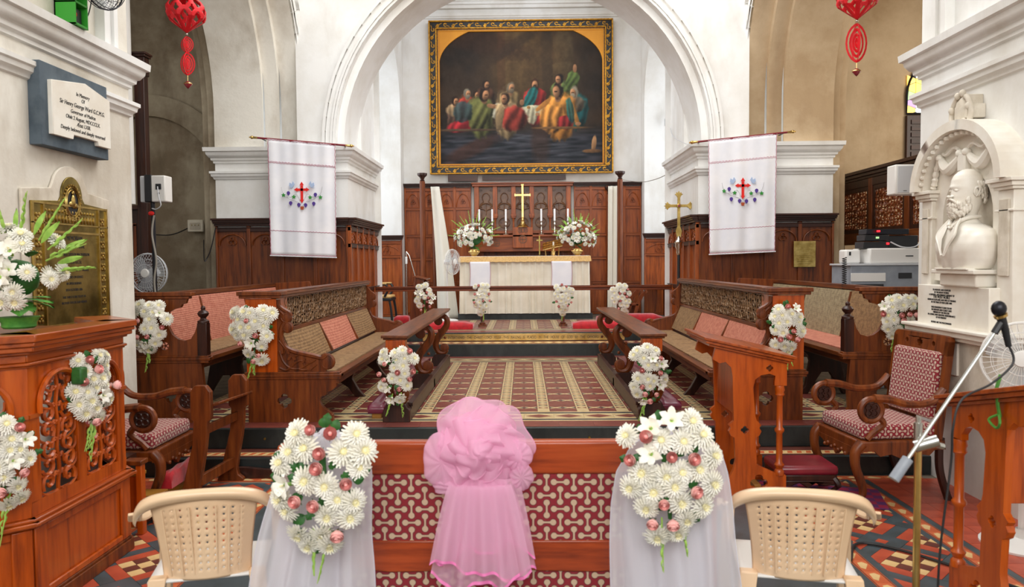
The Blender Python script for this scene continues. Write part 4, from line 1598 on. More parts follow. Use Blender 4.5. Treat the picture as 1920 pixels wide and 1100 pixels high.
# footstool and rug by the right reading desk
t = thing('footstool', 'low maroon leather footstool with carved dark feet behind the right reading desk', 'footstool', (2.04, 5.50, 0))
b = MB()
b.box(-.21, .21, -.16, .16, .125, .17)
b.prism([(-.21, .13), (-.21, .10), (-.12, .085), (-.06, .11), (0, .07), (.06, .11), (.12, .085), (.21, .10), (.21, .13)], 'y', -.16, -.14)
b.obj('frame', 'darkwood', t, bev=.008)
b = MB().box(-.22, .22, -.17, .17, .165, .235)
b.obj('cushion', 'leather_red', t, bev=.025)
for sx in (-1, 1):
    for sy in (-1, 1):
        b = MB()
        b.tube(bez([(sx * .19, sy * .14, .14), (sx * .215, sy * .16, .09), (sx * .18, sy * .13, .04), (sx * .21, sy * .15, .012)], 4), [.024] * 5 + [.016] * 5 + [.012] * 2 + [.02], 7)
        b.obj('leg', 'darkwood', t)
b = MB().box(-.42, .42, -.24, .24, 0.0, .003)
rc = NT('rug_weave')
v = rc.coord()
ck = rc.node('ShaderNodeTexChecker')
rc.ln(v, ck.inputs[0])
ck.inputs['Scale'].default_value = 14
n_ = rc.noise(v, 9, 3)
col = rc.mix(rc.math('MULTIPLY', ck.outputs[1], .8), (150, 24, 62), (60, 40, 100))
col = rc.mix(rc.ramp(n_, [(.45, (0, 0, 0)), (.6, (160, 160, 160))]), col, (110, 30, 70))
M['rug'] = rc.fin(col, .9)
rg = b.obj('rug', 'rug', None, bev=.003)
rg.location = (2.16, 5.42, .002)
rg.rotation_euler = (0, 0, math.radians(-16))
tag(rg, 'small crimson and indigo patterned rug under the footstool', 'rug')


# ------------------------------------------------------------------ banners
def banner(sx, label, ya, yb):
    """rod from (inner) to (outer); the outer end stands a little higher"""
    cx, Y = (-3.10, 10.52) if sx < 0 else (3.07, 10.52)
    t = thing('banner', label, 'banner', (cx, Y, 2.62))
    W, H = .95, 1.60
    zt = .80
    b = MB()
    tilt = .045 * (-1 if sx < 0 else 1)

    def f(i, j):
        x = (i - .5) * (W - .03 * j)
        z = zt - H * j + tilt * (i - .5) * 2 * (1 - j * .6)
        y = -.012 * math.sin(i * 17 + j * 1.5) * (.4 + j) - .006 * math.sin(i * 31)
        return (x, y, z)
    b.grid(f, 60, 30)
    o = b.obj('cloth', 'white', t, ang=3)
    so = o.modifiers.new('thickness', 'SOLIDIFY')
    so.thickness = .003
    # scalloped trims
    b = MB()
    n = 46
    for k in range(n + 1):
        for j in (0, .19, .78, 1.0):
            p = f(k / n, j)
            if j in (0, 1.0) or k % 2:
                b.ball((p[0], p[1] - .004, p[2] - (.006 if j == 1 else 0)), .012 if j == 1 else .008, .004, .010 if j == 1 else .004, 6)
    b.obj('hem_trim', 'white', t)['kind'] = 'stuff'
    b = MB()
    for j in (0.004, .19, .20, .785, .995):
        pts = [f(k / 90, j) for k in range(91)]
        b.tube([(p[0], p[1] - .004, p[2] + .004 * math.sin(k * 1.4)) for k, p in enumerate(pts)], .0026, 4)
    for i in (.004, .996):
        pts = [f(i, k / 90) for k in range(91)]
        b.tube([(p[0] + .004 * math.sin(k * 1.4), p[1] - .004, p[2]) for k, p in enumerate(pts)], .0028, 4)
    b.obj('pink_stitching', 'pinktrim', t)['kind'] = 'stuff'
    cz = zt - H * .455
    # cross with trefoil ends
    c = MB()
    for pl in ([(-.018, -.12), (.018, -.12), (.018, .10), (-.018, .10)], [(-.07, .022), (.07, .022), (.07, .056), (-.07, .056)]):
        c.prism([(x, z + cz + .02) for x, z in pl], 'y', -.024, -.020)
    for ex, ez, ux, uz in ((0, .13, 0, 1), (0, -.13, 0, -1), (-.09, .04, -1, 0), (.09, .04, 1, 0)):
        c.prism([(ex + px_, ez + pz_ + cz + .02) for px_, pz_ in [(-.03 * abs(uz) - .028 * ux, -.03 * abs(ux) - .028 * uz), (.03 * abs(uz) - .028 * ux, .03 * abs(ux) - .028 * uz), (ux * .02, uz * .02)]], 'y', -.026, -.020)
    c.obj('red_cross', 'redcloth', t)
    z0 = cz - .02

    def star5(x, z, r):
        return [(x + (r if k % 2 == 0 else r * .5) * math.sin(k * PI / 5), z + (r if k % 2 == 0 else r * .5) * math.cos(k * PI / 5)) for k in range(10)]
    for x, z in ((-.26, .005), (-.115, -.02), (.115, -.03), (.26, -.03)):
        MB().prism(star5(x, z0 + z, .032), 'y', -.026, -.018).obj('vine_leaf', 'greencloth', t)
    for x, z in ((-.19, .035), (.19, .01), (-.16, -.105), (.165, -.115), (-.045, -.13), (.05, -.135)):
        MB().prism([(x + .024 * math.sin(a) , z0 + z + .026 * math.cos(a) - (.012 if abs(a - PI) < .2 else 0)) for a in [k * PI / 4 for k in range(8)]], 'y', -.026, -.018).obj('grape_bunch', 'purplecloth', t)
    MB().prism([(-.018, z0 - .20), (.018, z0 - .20), (.026, z0 - .155), (-.026, z0 - .155)], 'y', -.026, -.018).obj('pot', 'browncloth', t)
    b = MB()
    for sg in (-1, 1):
        b.tube([(p[0], -.02, p[1]) for p in bez([(sg * .29, z0 + .12), (sg * .26, z0 + .02), (sg * .17, z0 - .05), (sg * .06, z0 - .09), (0, z0 - .15)], 5)], .003, 4)
        b.tube([(p[0], -.02, p[1]) for p in bez([(sg * .26, z0 - .02), (sg * .14, z0 - .02), (sg * .08, z0 + .02), (sg * .02, z0 - .08)], 5)], .0028, 4)
    b.obj('vine_thread', 'thread', t)['kind'] = 'stuff'
    for sg in (-1, 1):
        MB().prism([(sg * .10, z0 + .16), (sg * .125, z0 + .20), (sg * .14, z0 + .16), (sg * .17, z0 + .18), (sg * .18, z0 + .13), (sg * .15, z0 + .12), (sg * .19, z0 + .10), (sg * .13, z0 + .11)], 'y', -.022, -.018).obj('dove', 'bluecloth', t)
    # rod
    L = .68
    def rp(x):
        return (x, .012, zt + .006 + tilt * x / (W / 2))
    MB().tube([rp(-L), rp(L)], .014, 10).obj('rod', 'leather_red', t)
    for sg in (-1, 1):
        b = MB()
        b.tube([rp(sg * (L - .06)), rp(sg * L), rp(sg * (L + .01))], [.015, .018, .012], 10)
        b.ball(rp(sg * (L + .02)), .024, seg=10)
        b.ball(rp(sg * (L + .05)), .012, seg=8)
        b.obj('finial', 'brass', t)
        b = MB()
        b.bar(rp(sg * L * .86), (sg * L * .86, .26 if abs(rp(0)[1]) else .2, rp(sg * L * .86)[2]), .012, .012)
        b.obj('bracket', 'blackmetal', t)


banner(-1, 'white cloth banner with embroidered red cross hanging on the left far pier', 0, 0)
banner(1, 'white cloth banner with embroidered red cross hanging on the right far pier', 0, 0)

# ------------------------------------------------------------------ the large painting
pt = thing('framed_painting', 'huge dark oil painting of figures round a table in a gilt frame above the altar', 'painting', (-.015, 15.36, 3.50))
PW, PH = 1.86, 3.08
b = MB()


def frame_bars(x0, x1, z0, z1, wd, ya, yb, name, mat_, bev=.01):
    for pl in ([(x0, z0), (x1, z0), (x1 - wd, z0 + wd), (x0 + wd, z0 + wd)], [(x0, z1), (x1, z1), (x1 - wd, z1 - wd), (x0 + wd, z1 - wd)], [(x0, z0), (x0 + wd, z0 + wd), (x0 + wd, z1 - wd), (x0, z1)], [(x1, z0), (x1 - wd, z0 + wd), (x1 - wd, z1 - wd), (x1, z1)]):
        MB().prism(pl, 'y', ya, yb).obj(name, mat_, pt, bev=bev)


frame_bars(-PW, PW, 0, PH, .03, -.14, 0, 'frame_edge', 'gilt')
frame_bars(-PW + .03, PW - .03, .03, PH - .03, .11, -.10, -.01, 'frame_band', 'black', .004)
frame_bars(-PW + .135, PW - .135, .135, PH - .135, .028, -.115, -.01, 'frame_inner_edge', 'gilt')
frame_bars(-PW + .163, PW - .163, .163, PH - .163, .05, -.08, -.01, 'frame_slip', 'goldpaint', .004)
b = MB()
# gilt scrolling ornament on the black band
for side in range(4):
    ln = (2 * PW - .2) if side < 2 else (PH - .2)
    n = int(ln / .16)
    for k in range(n):
        u = -ln / 2 + ln * (k + .5) / n
        sg = 1 if k % 2 else -1
        sp = spiral(u, sg * .008, .012, .042, .9, (0 if sg > 0 else PI), 8, sg)
        pts = [(a, c) for a, c in sp] + [(u + ln / n * .55, -sg * .035)]

        def mp(a, c):
            if side == 0:
                return (a, -.104, .085 + c)
            if side == 1:
                return (a, -.104, PH - .085 + c)
            if side == 2:
                return (-PW + .085 + c, -.104, PH / 2 + a)
            return (PW - .085 + c, -.104, PH / 2 + a)
        b.tube([mp(a, c) for a, c in pts], .009, 5)
        for dd in (-.022, .0, .022):
            q = mp(u + dd, sg * .03 * (1 if dd == 0 else .7))
            b.ball(q, .014, .008, .014, 6)
b.obj('gilt_scrollwork', 'gilt', pt)['kind'] = 'stuff'
b = MB()
x0, x1, z0, z1 = -PW + .175, PW - .175, .175, PH - .175
for k in range(110):
    x = x0 + (x1 - x0) * k / 109
    for z in (z0, z1):
        b.box(x - .007, x + .007, -.092, -.078, z - .012, z + .012)
for k in range(90):
    z = z0 + (z1 - z0) * k / 89
    for x in (x0, x1):
        b.box(x - .012, x + .012, -.092, -.078, z - .007, z + .007)
b.obj('rope_bead', 'black', pt, smooth=False)['kind'] = 'stuff'
# canvas with arched head; colour field of a lamp-lit table scene in broad dabs
CX0, CX1, CZ0, CZ1 = -PW + .20, PW - .20, .20, PH - .20
NX, NZ = 330, 270
cw, ch = CX1 - CX0, CZ1 - CZ0


def build_canvas():
    import numpy as np
    X, Z = np.meshgrid(np.linspace(0, 1, NX + 1), np.linspace(0, 1, NZ + 1))
    Z = 1 - Z  # 0 top
    rg = np.random.RandomState(5)

    def vn(sx_, sz_):
        g = rg.rand(sz_ + 2, sx_ + 2)
        xi, zi = X * sx_, Z * sz_
        a, c = xi.astype(int), zi.astype(int)
        fx, fz = xi - a, zi - c
        fx, fz = fx * fx * (3 - 2 * fx), fz * fz * (3 - 2 * fz)
        return (g[c, a] * (1 - fx) + g[c, a + 1] * fx) * (1 - fz) + (g[c + 1, a] * (1 - fx) + g[c + 1, a + 1] * fx) * fz
    n1 = vn(7, 6) * .6 + vn(17, 14) * .4
    n2 = vn(40, 22) * .6 + vn(90, 70) * .4
    img = np.empty(X.shape + (3,))
    base = np.array([44, 34, 26.])
    img[:] = base
    img += (n1[..., None] - .5) * np.array([34, 24, 14.]) + (n2[..., None] - .5) * 12
    # cold dark floor below
    fl = np.clip((Z - .70) / .1, 0, 1)[..., None]
    img = img * (1 - fl) + fl * (np.array([38, 40, 46.]) + (vn(16, 60)[..., None] - .5) * np.array([40, 34, 36.]))

    n3 = vn(60, 34)

    def blob(cx, cz, rx, rz, col, ang=0, soft=.25, k=1.0, tex=.2, fold=0.0, rough=.3):
        nonlocal img
        a = math.radians(ang)
        dx, dz = (X - cx), (Z - cz) * ch / cw
        u = (dx * math.cos(a) + dz * math.sin(a)) / rx
        v_ = (-dx * math.sin(a) + dz * math.cos(a)) / rz
        d = (np.abs(u) ** 2.3 + np.abs(v_) ** 2.3) ** (1 / 2.3) + (n2 - .5) * rough + (n3 - .5) * rough * .6
        m = np.clip((1 + soft - d) / soft, 0, 1)[..., None] * k
        shade = 1 + tex * (-u * .5 - v_ * .6)[..., None] + (n2[..., None] - .5) * .35
        if fold:
            shade = shade + fold * np.sin(u * 7 + n1 * 9 + v_ * 1.5)[..., None]
        img = img * (1 - m) + m * np.clip((np.array(col, float) * .66 + sum(col) / 3 * .05) * shade, 4, 250)
    # building, curtain and lamp glow behind
    blob(.47, .20, .10, .22, (96, 76, 46), soft=.6, k=.6)
    blob(.50, .12, .035, .3, (120, 100, 64), soft=.5, k=.45)
    blob(.38, .22, .02, .25, (104, 58, 40), soft=.5, k=.5)
    blob(.42, .24, .012, .25, (120, 98, 62), soft=.5, k=.45)
    blob(.76, .16, .05, .12, (120, 108, 78), soft=.4, k=.5)
    blob(.745, .265, .055, .02, (130, 118, 88), -8, soft=.3, k=.6)
    blob(.745, .32, .045, .06, (106, 92, 64), soft=.3, k=.5)
    blob(.66, .20, .028, .26, (26, 24, 26), soft=.4, k=.85)
    blob(.585, .30, .16, .16, (120, 84, 40), soft=1.3, k=.6)
    blob(.27, .09, .20, .05, (74, 44, 28), 14, soft=.7, k=.6)
    blob(.44, .12, .14, .022, (70, 50, 34), -34, soft=.8, k=.6)
    for zz in np.linspace(.78, .98, 14):
        blob(rg.uniform(.1, .9), zz, rg.uniform(.04, .14), .005, (120, 124, 134), rg.uniform(-8, 8), soft=.8, k=.35)
    blob(.2, .88, .13, .03, (110, 56, 36), -24, soft=.8, k=.5)
    blob(.62, .82, .04, .10, (84, 50, 34), soft=.8, k=.5)
    sk, hr = (196, 136, 92), (52, 34, 24)

    def person(x, z, s_, robe, robe2=None, hair=hr, face=0, beard=False, lean=0):
        """head at (x, z); face -1 left, 1 right, 0 front, None = seen from behind"""
        w = .042 * s_
        lx = math.sin(math.radians(lean)) * .1 * s_
        blob(x - lx, z + .125 * s_, w * 1.15, .082 * s_, robe2 or robe, -lean, tex=.4, fold=.22)
        blob(x - lx * .3, z + .072 * s_, w * 1.12, .038 * s_, robe, -lean, tex=.5, fold=.2)
        blob(x, z + .030 * s_, .010 * s_, .014 * s_, sk, 0, soft=.5)
        blob(x, z - .002, .0175 * s_, .025 * s_, hair, 0, soft=.4, rough=.5)
        if face is not None:
            blob(x + .006 * face * s_, z + .004, .012 * s_, .019 * s_, sk, 8 * face, soft=.4, tex=.6, rough=.15)
            blob(x + .008 * face * s_ - .004, z + .001, .0028 * s_, .0022 * s_, (60, 34, 24), soft=.6)
            blob(x + .008 * face * s_ + .005, z + .001, .0028 * s_, .0022 * s_, (60, 34, 24), soft=.6)
            if beard:
                blob(x + .007 * face * s_, z + .021, .0095 * s_, .009 * s_, hair, 0, soft=.6, rough=.6)
    # far side of the table
    person(.095, .52, .95, (176, 144, 104), (96, 70, 56), face=1)
    person(.17, .465, 1.0, (190, 60, 46), (150, 76, 40), (150, 140, 120), 1, True, 4)
    person(.225, .475, .9, (84, 52, 42), face=1)
    person(.285, .40, 1.0, (96, 60, 40), (60, 44, 36), face=1)
    person(.435, .425, 1.15, (176, 144, 92), (110, 88, 60), (140, 124, 98), 1, True, 12)
    person(.585, .405, 1.25, (196, 48, 46), (186, 44, 44), (70, 38, 24), 0, True)
    blob(.555, .52, .030, .075, (30, 110, 108), 20, tex=.4, fold=.25)
    person(.735, .365, 1.1, (112, 132, 66), (74, 92, 52), (40, 26, 22), -1, False, -6)
    blob(.815, .375, .035, .05, (96, 118, 56), 24, tex=.4, fold=.2)
    blob(.83, .285, .010, .022, sk, 0)
    person(.825, .465, 1.15, (120, 104, 84), (30, 100, 102), (170, 156, 132), -1, True, -10)
    # the table and its cloth
    blob(.37, .60, .055, .045, (222, 214, 184), 4, soft=.2, tex=.3, fold=.12)
    blob(.575, .595, .075, .030, (224, 214, 176), 0, soft=.2, tex=.3, fold=.1)
    blob(.565, .635, .030, .045, (206, 196, 160), 0, soft=.25, fold=.2)
    blob(.545, .572, .010, .008, (210, 150, 80), 0)
    blob(.505, .535, .012, .016, sk, 0)
    # near side, seen from behind, on benches
    blob(.16, .70, .10, .035, (184, 40, 48), -12, tex=.5, fold=.3)
    person(.275, .475, 1.35, (124, 126, 66), (110, 112, 58), (46, 30, 24), 1, False, 14)
    blob(.235, .64, .055, .07, (118, 118, 62), 14, tex=.5, fold=.3)
    blob(.325, .56, .030, .012, sk, 10)
    blob(.145, .60, .05, .06, (66, 88, 90), 10, tex=.4, fold=.25, k=.9)
    person(.405, .505, 1.25, (196, 164, 116), (190, 158, 110), (54, 36, 26), -1, False, -4)
    blob(.455, .655, .075, .065, (160, 56, 44), -8, tex=.5, fold=.35)
    blob(.37, .655, .018, .07, (176, 144, 100), 10, tex=.4)
    person(.725, .455, 1.55, (226, 148, 62), (222, 142, 56), (40, 28, 24), -1, False, -8)
    blob(.69, .655, .070, .075, (220, 144, 62), 4, tex=.5, fold=.35)
    blob(.77, .69, .045, .035, (160, 40, 42), 0, tex=.4, fold=.3)
    blob(.635, .555, .050, .012, (226, 146, 62), -38, soft=.4)
    blob(.60, .625, .012, .010, sk, 0)
    blob(.82, .61, .013, .085, (226, 148, 64), -20, soft=.4)
    blob(.848, .70, .016, .010, sk, 0)
    blob(.80, .60, .02, .07, (30, 104, 104), -10, tex=.4, k=.8, fold=.2)
    blob(.16, .738, .16, .006, (110, 84, 62), 0, soft=.6)
    blob(.745, .728, .13, .006, (140, 98, 58), 0, soft=.6)
    blob(.945, .85, .013, .045, (200, 146, 96), 8, tex=.3)
    blob(.93, .905, .055, .010, (140, 98, 62), 0)
    return img


img = build_canvas()
b = MB()
vs = []
fs = []
Rr = cw * .5
cols = []
for j in range(NZ + 1):
    for i in range(NX + 1):
        vs.append((CX0 + cw * i / NX, -.03, CZ0 + ch * j / NZ))
for j in range(NZ):
    for i in range(NX):
        fs.append((j * (NX + 1) + i, j * (NX + 1) + i + 1, (j + 1) * (NX + 1) + i + 1, (j + 1) * (NX + 1) + i))
b.add(vs, fs)
tc = NT('oil_paint')
at_ = tc.node('ShaderNodeVertexColor')
at_.layer_name = 'paint'
tc.bump(tc.noise(tc.coord(), 9, 6), .25, .02)
tc.b.inputs['Specular IOR Level'].default_value = 0.22
M['oilpaint'] = tc.fin(at_.outputs[0], .55)
cv_o = b.obj('canvas', 'oilpaint', pt, smooth=False, recalc=False)
ca = cv_o.data.color_attributes.new('paint', 'FLOAT_COLOR', 'POINT')
import numpy as np
lv = (np.clip(img, 0, 255) / 255.0)
lv = np.where(lv <= .04045, lv / 12.92, ((lv + .055) / 1.055) ** 2.4)
fl_ = np.concatenate([lv.reshape(-1, 3), np.ones((lv.shape[0] * lv.shape[1], 1))], axis=1).astype('f')
ca.data.foreach_set('color', fl_.ravel())
# gold corners outside the arched head
for sg in (-1, 1):
    rx, rz = cw / 2 - .01, .83
    zc = CZ1 - .65
    pl = [(sg * (cw / 2 + .02), CZ1 + .02), (sg * .98, CZ1 + .02)] + [(sg * (rx * math.cos(a)), zc + rz * math.sin(a)) for a in [math.radians(53.5 - 53.5 * k / 14) for k in range(15)]] + [(sg * (cw / 2 + .02), zc)]
    MB().prism(pl, 'y', -.07, -.035).obj('gold_corner', 'goldpaint', pt, bev=.004)
b = MB()
b.box(-1.5, -.9, -.10, 0, -.14, -.0).box(-.8, .9, -.06, 0, -.12, -.02)
b.obj('hanging_batten', 'darkwood_x', pt)['kind'] = 'stuff'

# ------------------------------------------------------------------ altar
struct(MB().box(-1.24, 1.31, 14.12, 15.05, .6, .735).obj('altar_plinth', 'slate', bev=.006))
al = thing('altar', 'altar table dressed in pleated cream cloth under a gold-laced white top cloth', 'altar', (.03, 14.46, .735))
MB().box(-1.17, 1.17, -.34, .34, 0, 1.075).obj('table', 'wood', al)
b = MB()


def pleat(i, j):
    x = -1.22 + 2.44 * i
    ph = i * 2 * PI * 17
    amp = (.030 + .040 * j)
    return (x * (1 + .012 * j), -.372 - amp * (1 - abs(math.sin(ph / 2 + .6 * math.sin(ph * .31))) ** .6), 1.05 - 1.045 * j)


b.grid(pleat, 230, 14)
for sg in (-1, 1):
    b.grid(lambda i, j, sg=sg: (sg * (1.20 + .02 * j + .012 * math.sin(i * 30) * j), -.375 + .72 * i, 1.05 - 1.045 * j), 24, 8)
b.obj('pleated_frontal', 'cream', al, ang=3)
b = MB()
b.box(-1.225, 1.225, -.40, .36, 1.075, 1.088)
b.obj('top_cloth', 'white', al, bev=.006)
b = MB()


def lace(i, j):
    x = -1.24 + 2.48 * i
    z = 1.084 - (.10 + .008 * abs(math.sin(i * 60))) * j
    return (x * (1 + .01 * j), -.405 - .03 * j - .004 * math.sin(i * 40), z)


b.grid(lace, 240, 5)
b.grid(lambda i, j: (-1.24 - .02 * j, -.40 + .75 * i, 1.084 - .1 * j), 20, 4)
b.grid(lambda i, j: (1.24 + .02 * j, -.40 + .75 * i, 1.084 - .1 * j), 20, 4)
b.obj('gold_lace_border', 'goldlace', al, ang=3)
for x0 in (-1.03, .50):
    b = MB()

    def drop(i, j, x0=x0):
        return (x0 + .38 * i + .01 * math.sin(j * 4), -.445 - .006 * math.sin(i * 9 + j * 2), .985 - .55 * j)
    b.grid(drop, 16, 16)
    o = b.obj('white_drop_cloth', 'white', al, ang=3)
    so = o.modifiers.new('thickness', 'SOLIDIFY')
    so.thickness = .004
    b = MB()
    for i in (0, 1):
        for k in range(26):
            p = drop(i, k / 25)
            b.box(p[0] - .005, p[0] + .005, p[1] - .006, p[1] - .001, p[2] - .007, p[2] + .004)
    b.obj('pink_stitching', 'pinktrim', al, smooth=False)['kind'] = 'stuff'


def candle(x, z, h, label):
    t = thing('candlestick', label, 'candlestick', (x, 14.92, z), 0, 'candlesticks behind the altar')
    b = MB()
    b.lathe([(0, 0), (.055, 0), (.057, .01), (.035, .03), (.014, .05), (.012, .08), (.024, .095), (.012, .115), (.011, .19), (.022, .205), (.016, .225), (.014, .245), (.03, .262), (.032, .272), (.018, .272)], (0, 0, 0), 'z', 14)
    b.obj('stand', 'silver', t)
    MB().lathe([(.019, .27), (.019, .27 + h), (.0, .27 + h + .004)], (0, 0, 0), 'z', 12).obj('candle', 'wax', t)
    MB().tube([(0, 0, .27 + h), (0, .002, .285 + h)], .002, 4).obj('wick', 'black', t)


for x, zz, lb in ((-.865, 1.925, 'candlestick at the far left of the altar cross, behind the left flowers'), (-.607, 1.912, 'second silver candlestick to the left of the altar cross'), (-.335, 1.912, 'silver candlestick nearest the altar cross on its left'),
                  (.37, 1.912, 'silver candlestick nearest the altar cross on its right'), (.635, 1.912, 'second silver candlestick to the right of the altar cross'), (.90, 1.912, 'candlestick at the far right of the altar cross, behind the right flowers')):
    candle(x, 2.251, .24, lb)

t = thing('altar_cross', 'tall polished brass cross on a stepped foot, central above the altar', 'cross', (.0, 14.90, 2.401))
b = MB()
b.lathe([(0, 0), (.115, 0), (.12, .012), (.09, .03), (.08, .045), (.05, .075), (.035, .12), (.045, .135), (.03, .155), (.02, .2)], (0, 0, 0), 'z', 8)
b.obj('foot', 'brass', t)
b = MB()
b.box(-.02, .02, -.014, .014, .17, .83).box(-.14, .14, -.013, .013, .615, .655)
for cx, cz, dx, dz in ((0, .83, 0, 1), (-.14, .635, -1, 0), (.14, .635, 1, 0)):
    b.prism([(cx - .032 * abs(dz), cz - .032 * abs(dx)), (cx + .032 * abs(dz), cz + .032 * abs(dx)), (cx + .026 * abs(dz) + .02 * dx, cz + .026 * abs(dx) + .02 * dz), (cx - .026 * abs(dz) + .02 * dx, cz - .026 * abs(dx) + .02 * dz)], 'y', -.016, .016)
b.obj('cross', 'brass', t, bev=.003)

t = thing('missal_stand', 'ornate openwork brass book stand on the right half of the altar', 'book stand', (.56, 14.46, 1.824))
b = MB()
b.hexa([(-.18, -.10, .10), (.20, -.10, .18), (.20, .12, .34), (-.18, .12, .22)], [(-.18, -.11, .115), (.20, -.11, .195), (.20, .11, .355), (-.18, .11, .235)])
b.obj('sloping_top', 'brass', t, bev=.004)
b = MB()
for k in range(6):
    for j in range(3):
        cx, fy = -.14 + .06 * k, -.075 + .075 * j
        zz = .135 + .21 * (cx + .18) + .6 * (fy + .1)
        b.tube([(cx + .024 * math.cos(q * PI / 4), fy + .024 * math.sin(q * PI / 4), zz + .005 * math.cos(q * PI / 4)) for q in range(8)], .006, 5, closed=True)
b.obj('scroll_openwork', 'gilt', t)['kind'] = 'stuff'
for x in (-.13, .14):
    MB().tube([(x, -.07, .11 + .2 * (x + .18)), (x * .9, -.07, .0)], .011, 8).obj('leg', 'brass', t)
MB().tube([(.0, .08, .20), (.0, .09, .0)], .011, 8).obj('leg', 'brass', t)
t = thing('standing_cross', 'slim plain brass cross standing on the altar left of the book stand', 'cross', (.32, 14.38, 1.822))
b = MB()
b.lathe([(0, 0), (.07, 0), (.07, .008), (.03, .02), (.012, .03)], (0, 0, 0), 'z', 12)
b.obj('foot', 'oldbrass', t)
MB().box(-.012, .012, -.008, .008, .02, .39).box(-.06, .06, -.007, .007, .29, .312).obj('cross', 'oldbrass', t, bev=.002)
t = thing('brass_candlestick', 'stout brass candlestick on the altar in front of the book stand', 'candlestick', (.585, 14.30, 1.822))
MB().lathe([(0, 0), (.05, 0), (.05, .008), (.03, .02), (.028, .06), (.04, .075), (.042, .085), (.018, .1), (.014, .12), (.014, .16), (.03, .2), (.028, .2)], (0, 0, 0), 'z', 14).obj('stand', 'brass', t)
MB().lathe([(0, .2), (.015, .2), (.015, .27), (0, .272)], (0, 0, 0), 'z', 10).obj('candle', 'cream', t)
t = thing('door_handle_plate', 'small upright brass plate on the panelling behind the altar', 'plate', (.01, 15.30, 1.72))
t.location = (.035, 14.89, 1.50)
bpy.data.objects.remove(t)

# riddel posts and curtains
for sx, cx in ((-1, -1.93), (1, 1.875)):
    for k, (px_, yy, h, r_) in enumerate(((cx, 14.45, 2.80, .055), (cx + sx * -.14, 15.15, 2.58, .045))):
        t = thing('curtain_post', ('%s polished wooden post with a turned cup capital on the %s of the altar') % (('tall front', 'shorter rear')[k], 'left' if sx < 0 else 'right'), 'post', (px_, yy, .63))
        b = MB()
        b.box(-r_ * 1.5, r_ * 1.5, -r_ * 1.5, r_ * 1.5, 0, .12)
        b.lathe([(r_, .12), (r_ * .98, h - .16), (r_ * .8, h - .15)], (0, 0, 0), 'z', 8)
        b.obj('shaft', 'wood', t, bev=.004)
        MB().lathe([(r_ * .6, h - .16), (r_ * .9, h - .14), (r_ * .6, h - .12), (r_ * .9, h - .08), (r_ * 1.7, h - .04), (r_ * 1.75, h), (r_ * 1.2, h + .005), (0, h - .01)], (0, 0, 0), 'z', 16).obj('capital', 'darkwood', t)


def curtain(name_, label, fn, m):
    b = MB()
    b.grid(fn, 24, 30)
    o = b.obj(name_, m, None, ang=3)
    so = o.modifiers.new('thickness', 'SOLIDIFY')
    so.thickness = .004
    return tag(o, label, 'curtain')


def lc(i, j):
    top = Vector((-1.77, 14.6, 3.08)) + Vector((.12, .1, 0)) * i
    bot = Vector((-1.56, 14.1, 1.02)) + Vector((.42, .15, 0)) * i
    p = top.lerp(bot, j ** .9)
    p.x += .09 * math.sin(j * PI) * -1 * .6 + .16 * j * 0
    p.y += .045 * math.sin(i * 9) * (.25 + j)
    return p


def lc2(i, j):
    xs_ = [(345, 805, 815), (420, 815, 838), (500, 822, 858), (573, 820, 845)]
    y_ = 345 + (573 - 345) * j
    k = min(2, max(0, next((q for q in range(3) if y_ <= xs_[q + 1][0]), 2)))
    tt = (y_ - xs_[k][0]) / (xs_[k + 1][0] - xs_[k][0])
    xl = xs_[k][1] + (xs_[k + 1][1] - xs_[k][1]) * tt
    xr = xs_[k][2] + (xs_[k + 1][2] - xs_[k][2]) * tt
    p = aY(xl + (xr - xl) * i, y_, 14.3)
    p.y = 14.3 + .05 * math.sin(i * 8 + j) * (.2 + j) + .3 * (1 - j)
    return p


curtain('curtain', 'long cream voile curtain drawn diagonally from the left altar post', lambda i, j: (-1.78 + .17 * i + (.12 + .24 * i) * j ** 1.1 + .03 * math.sin(j * 3), 14.32 + .05 * math.sin(i * 8 + j) * (.2 + j) + .2 * (1 - j), 3.18 - 2.54 * j), 'voile')
curtain('curtain', 'narrow straight cream voile curtain hanging beside the right altar post', lambda i, j: (1.655 + .18 * i - .02 * j, 14.52 + .03 * math.sin(i * 12), 3.16 - 2.53 * j), 'voile')


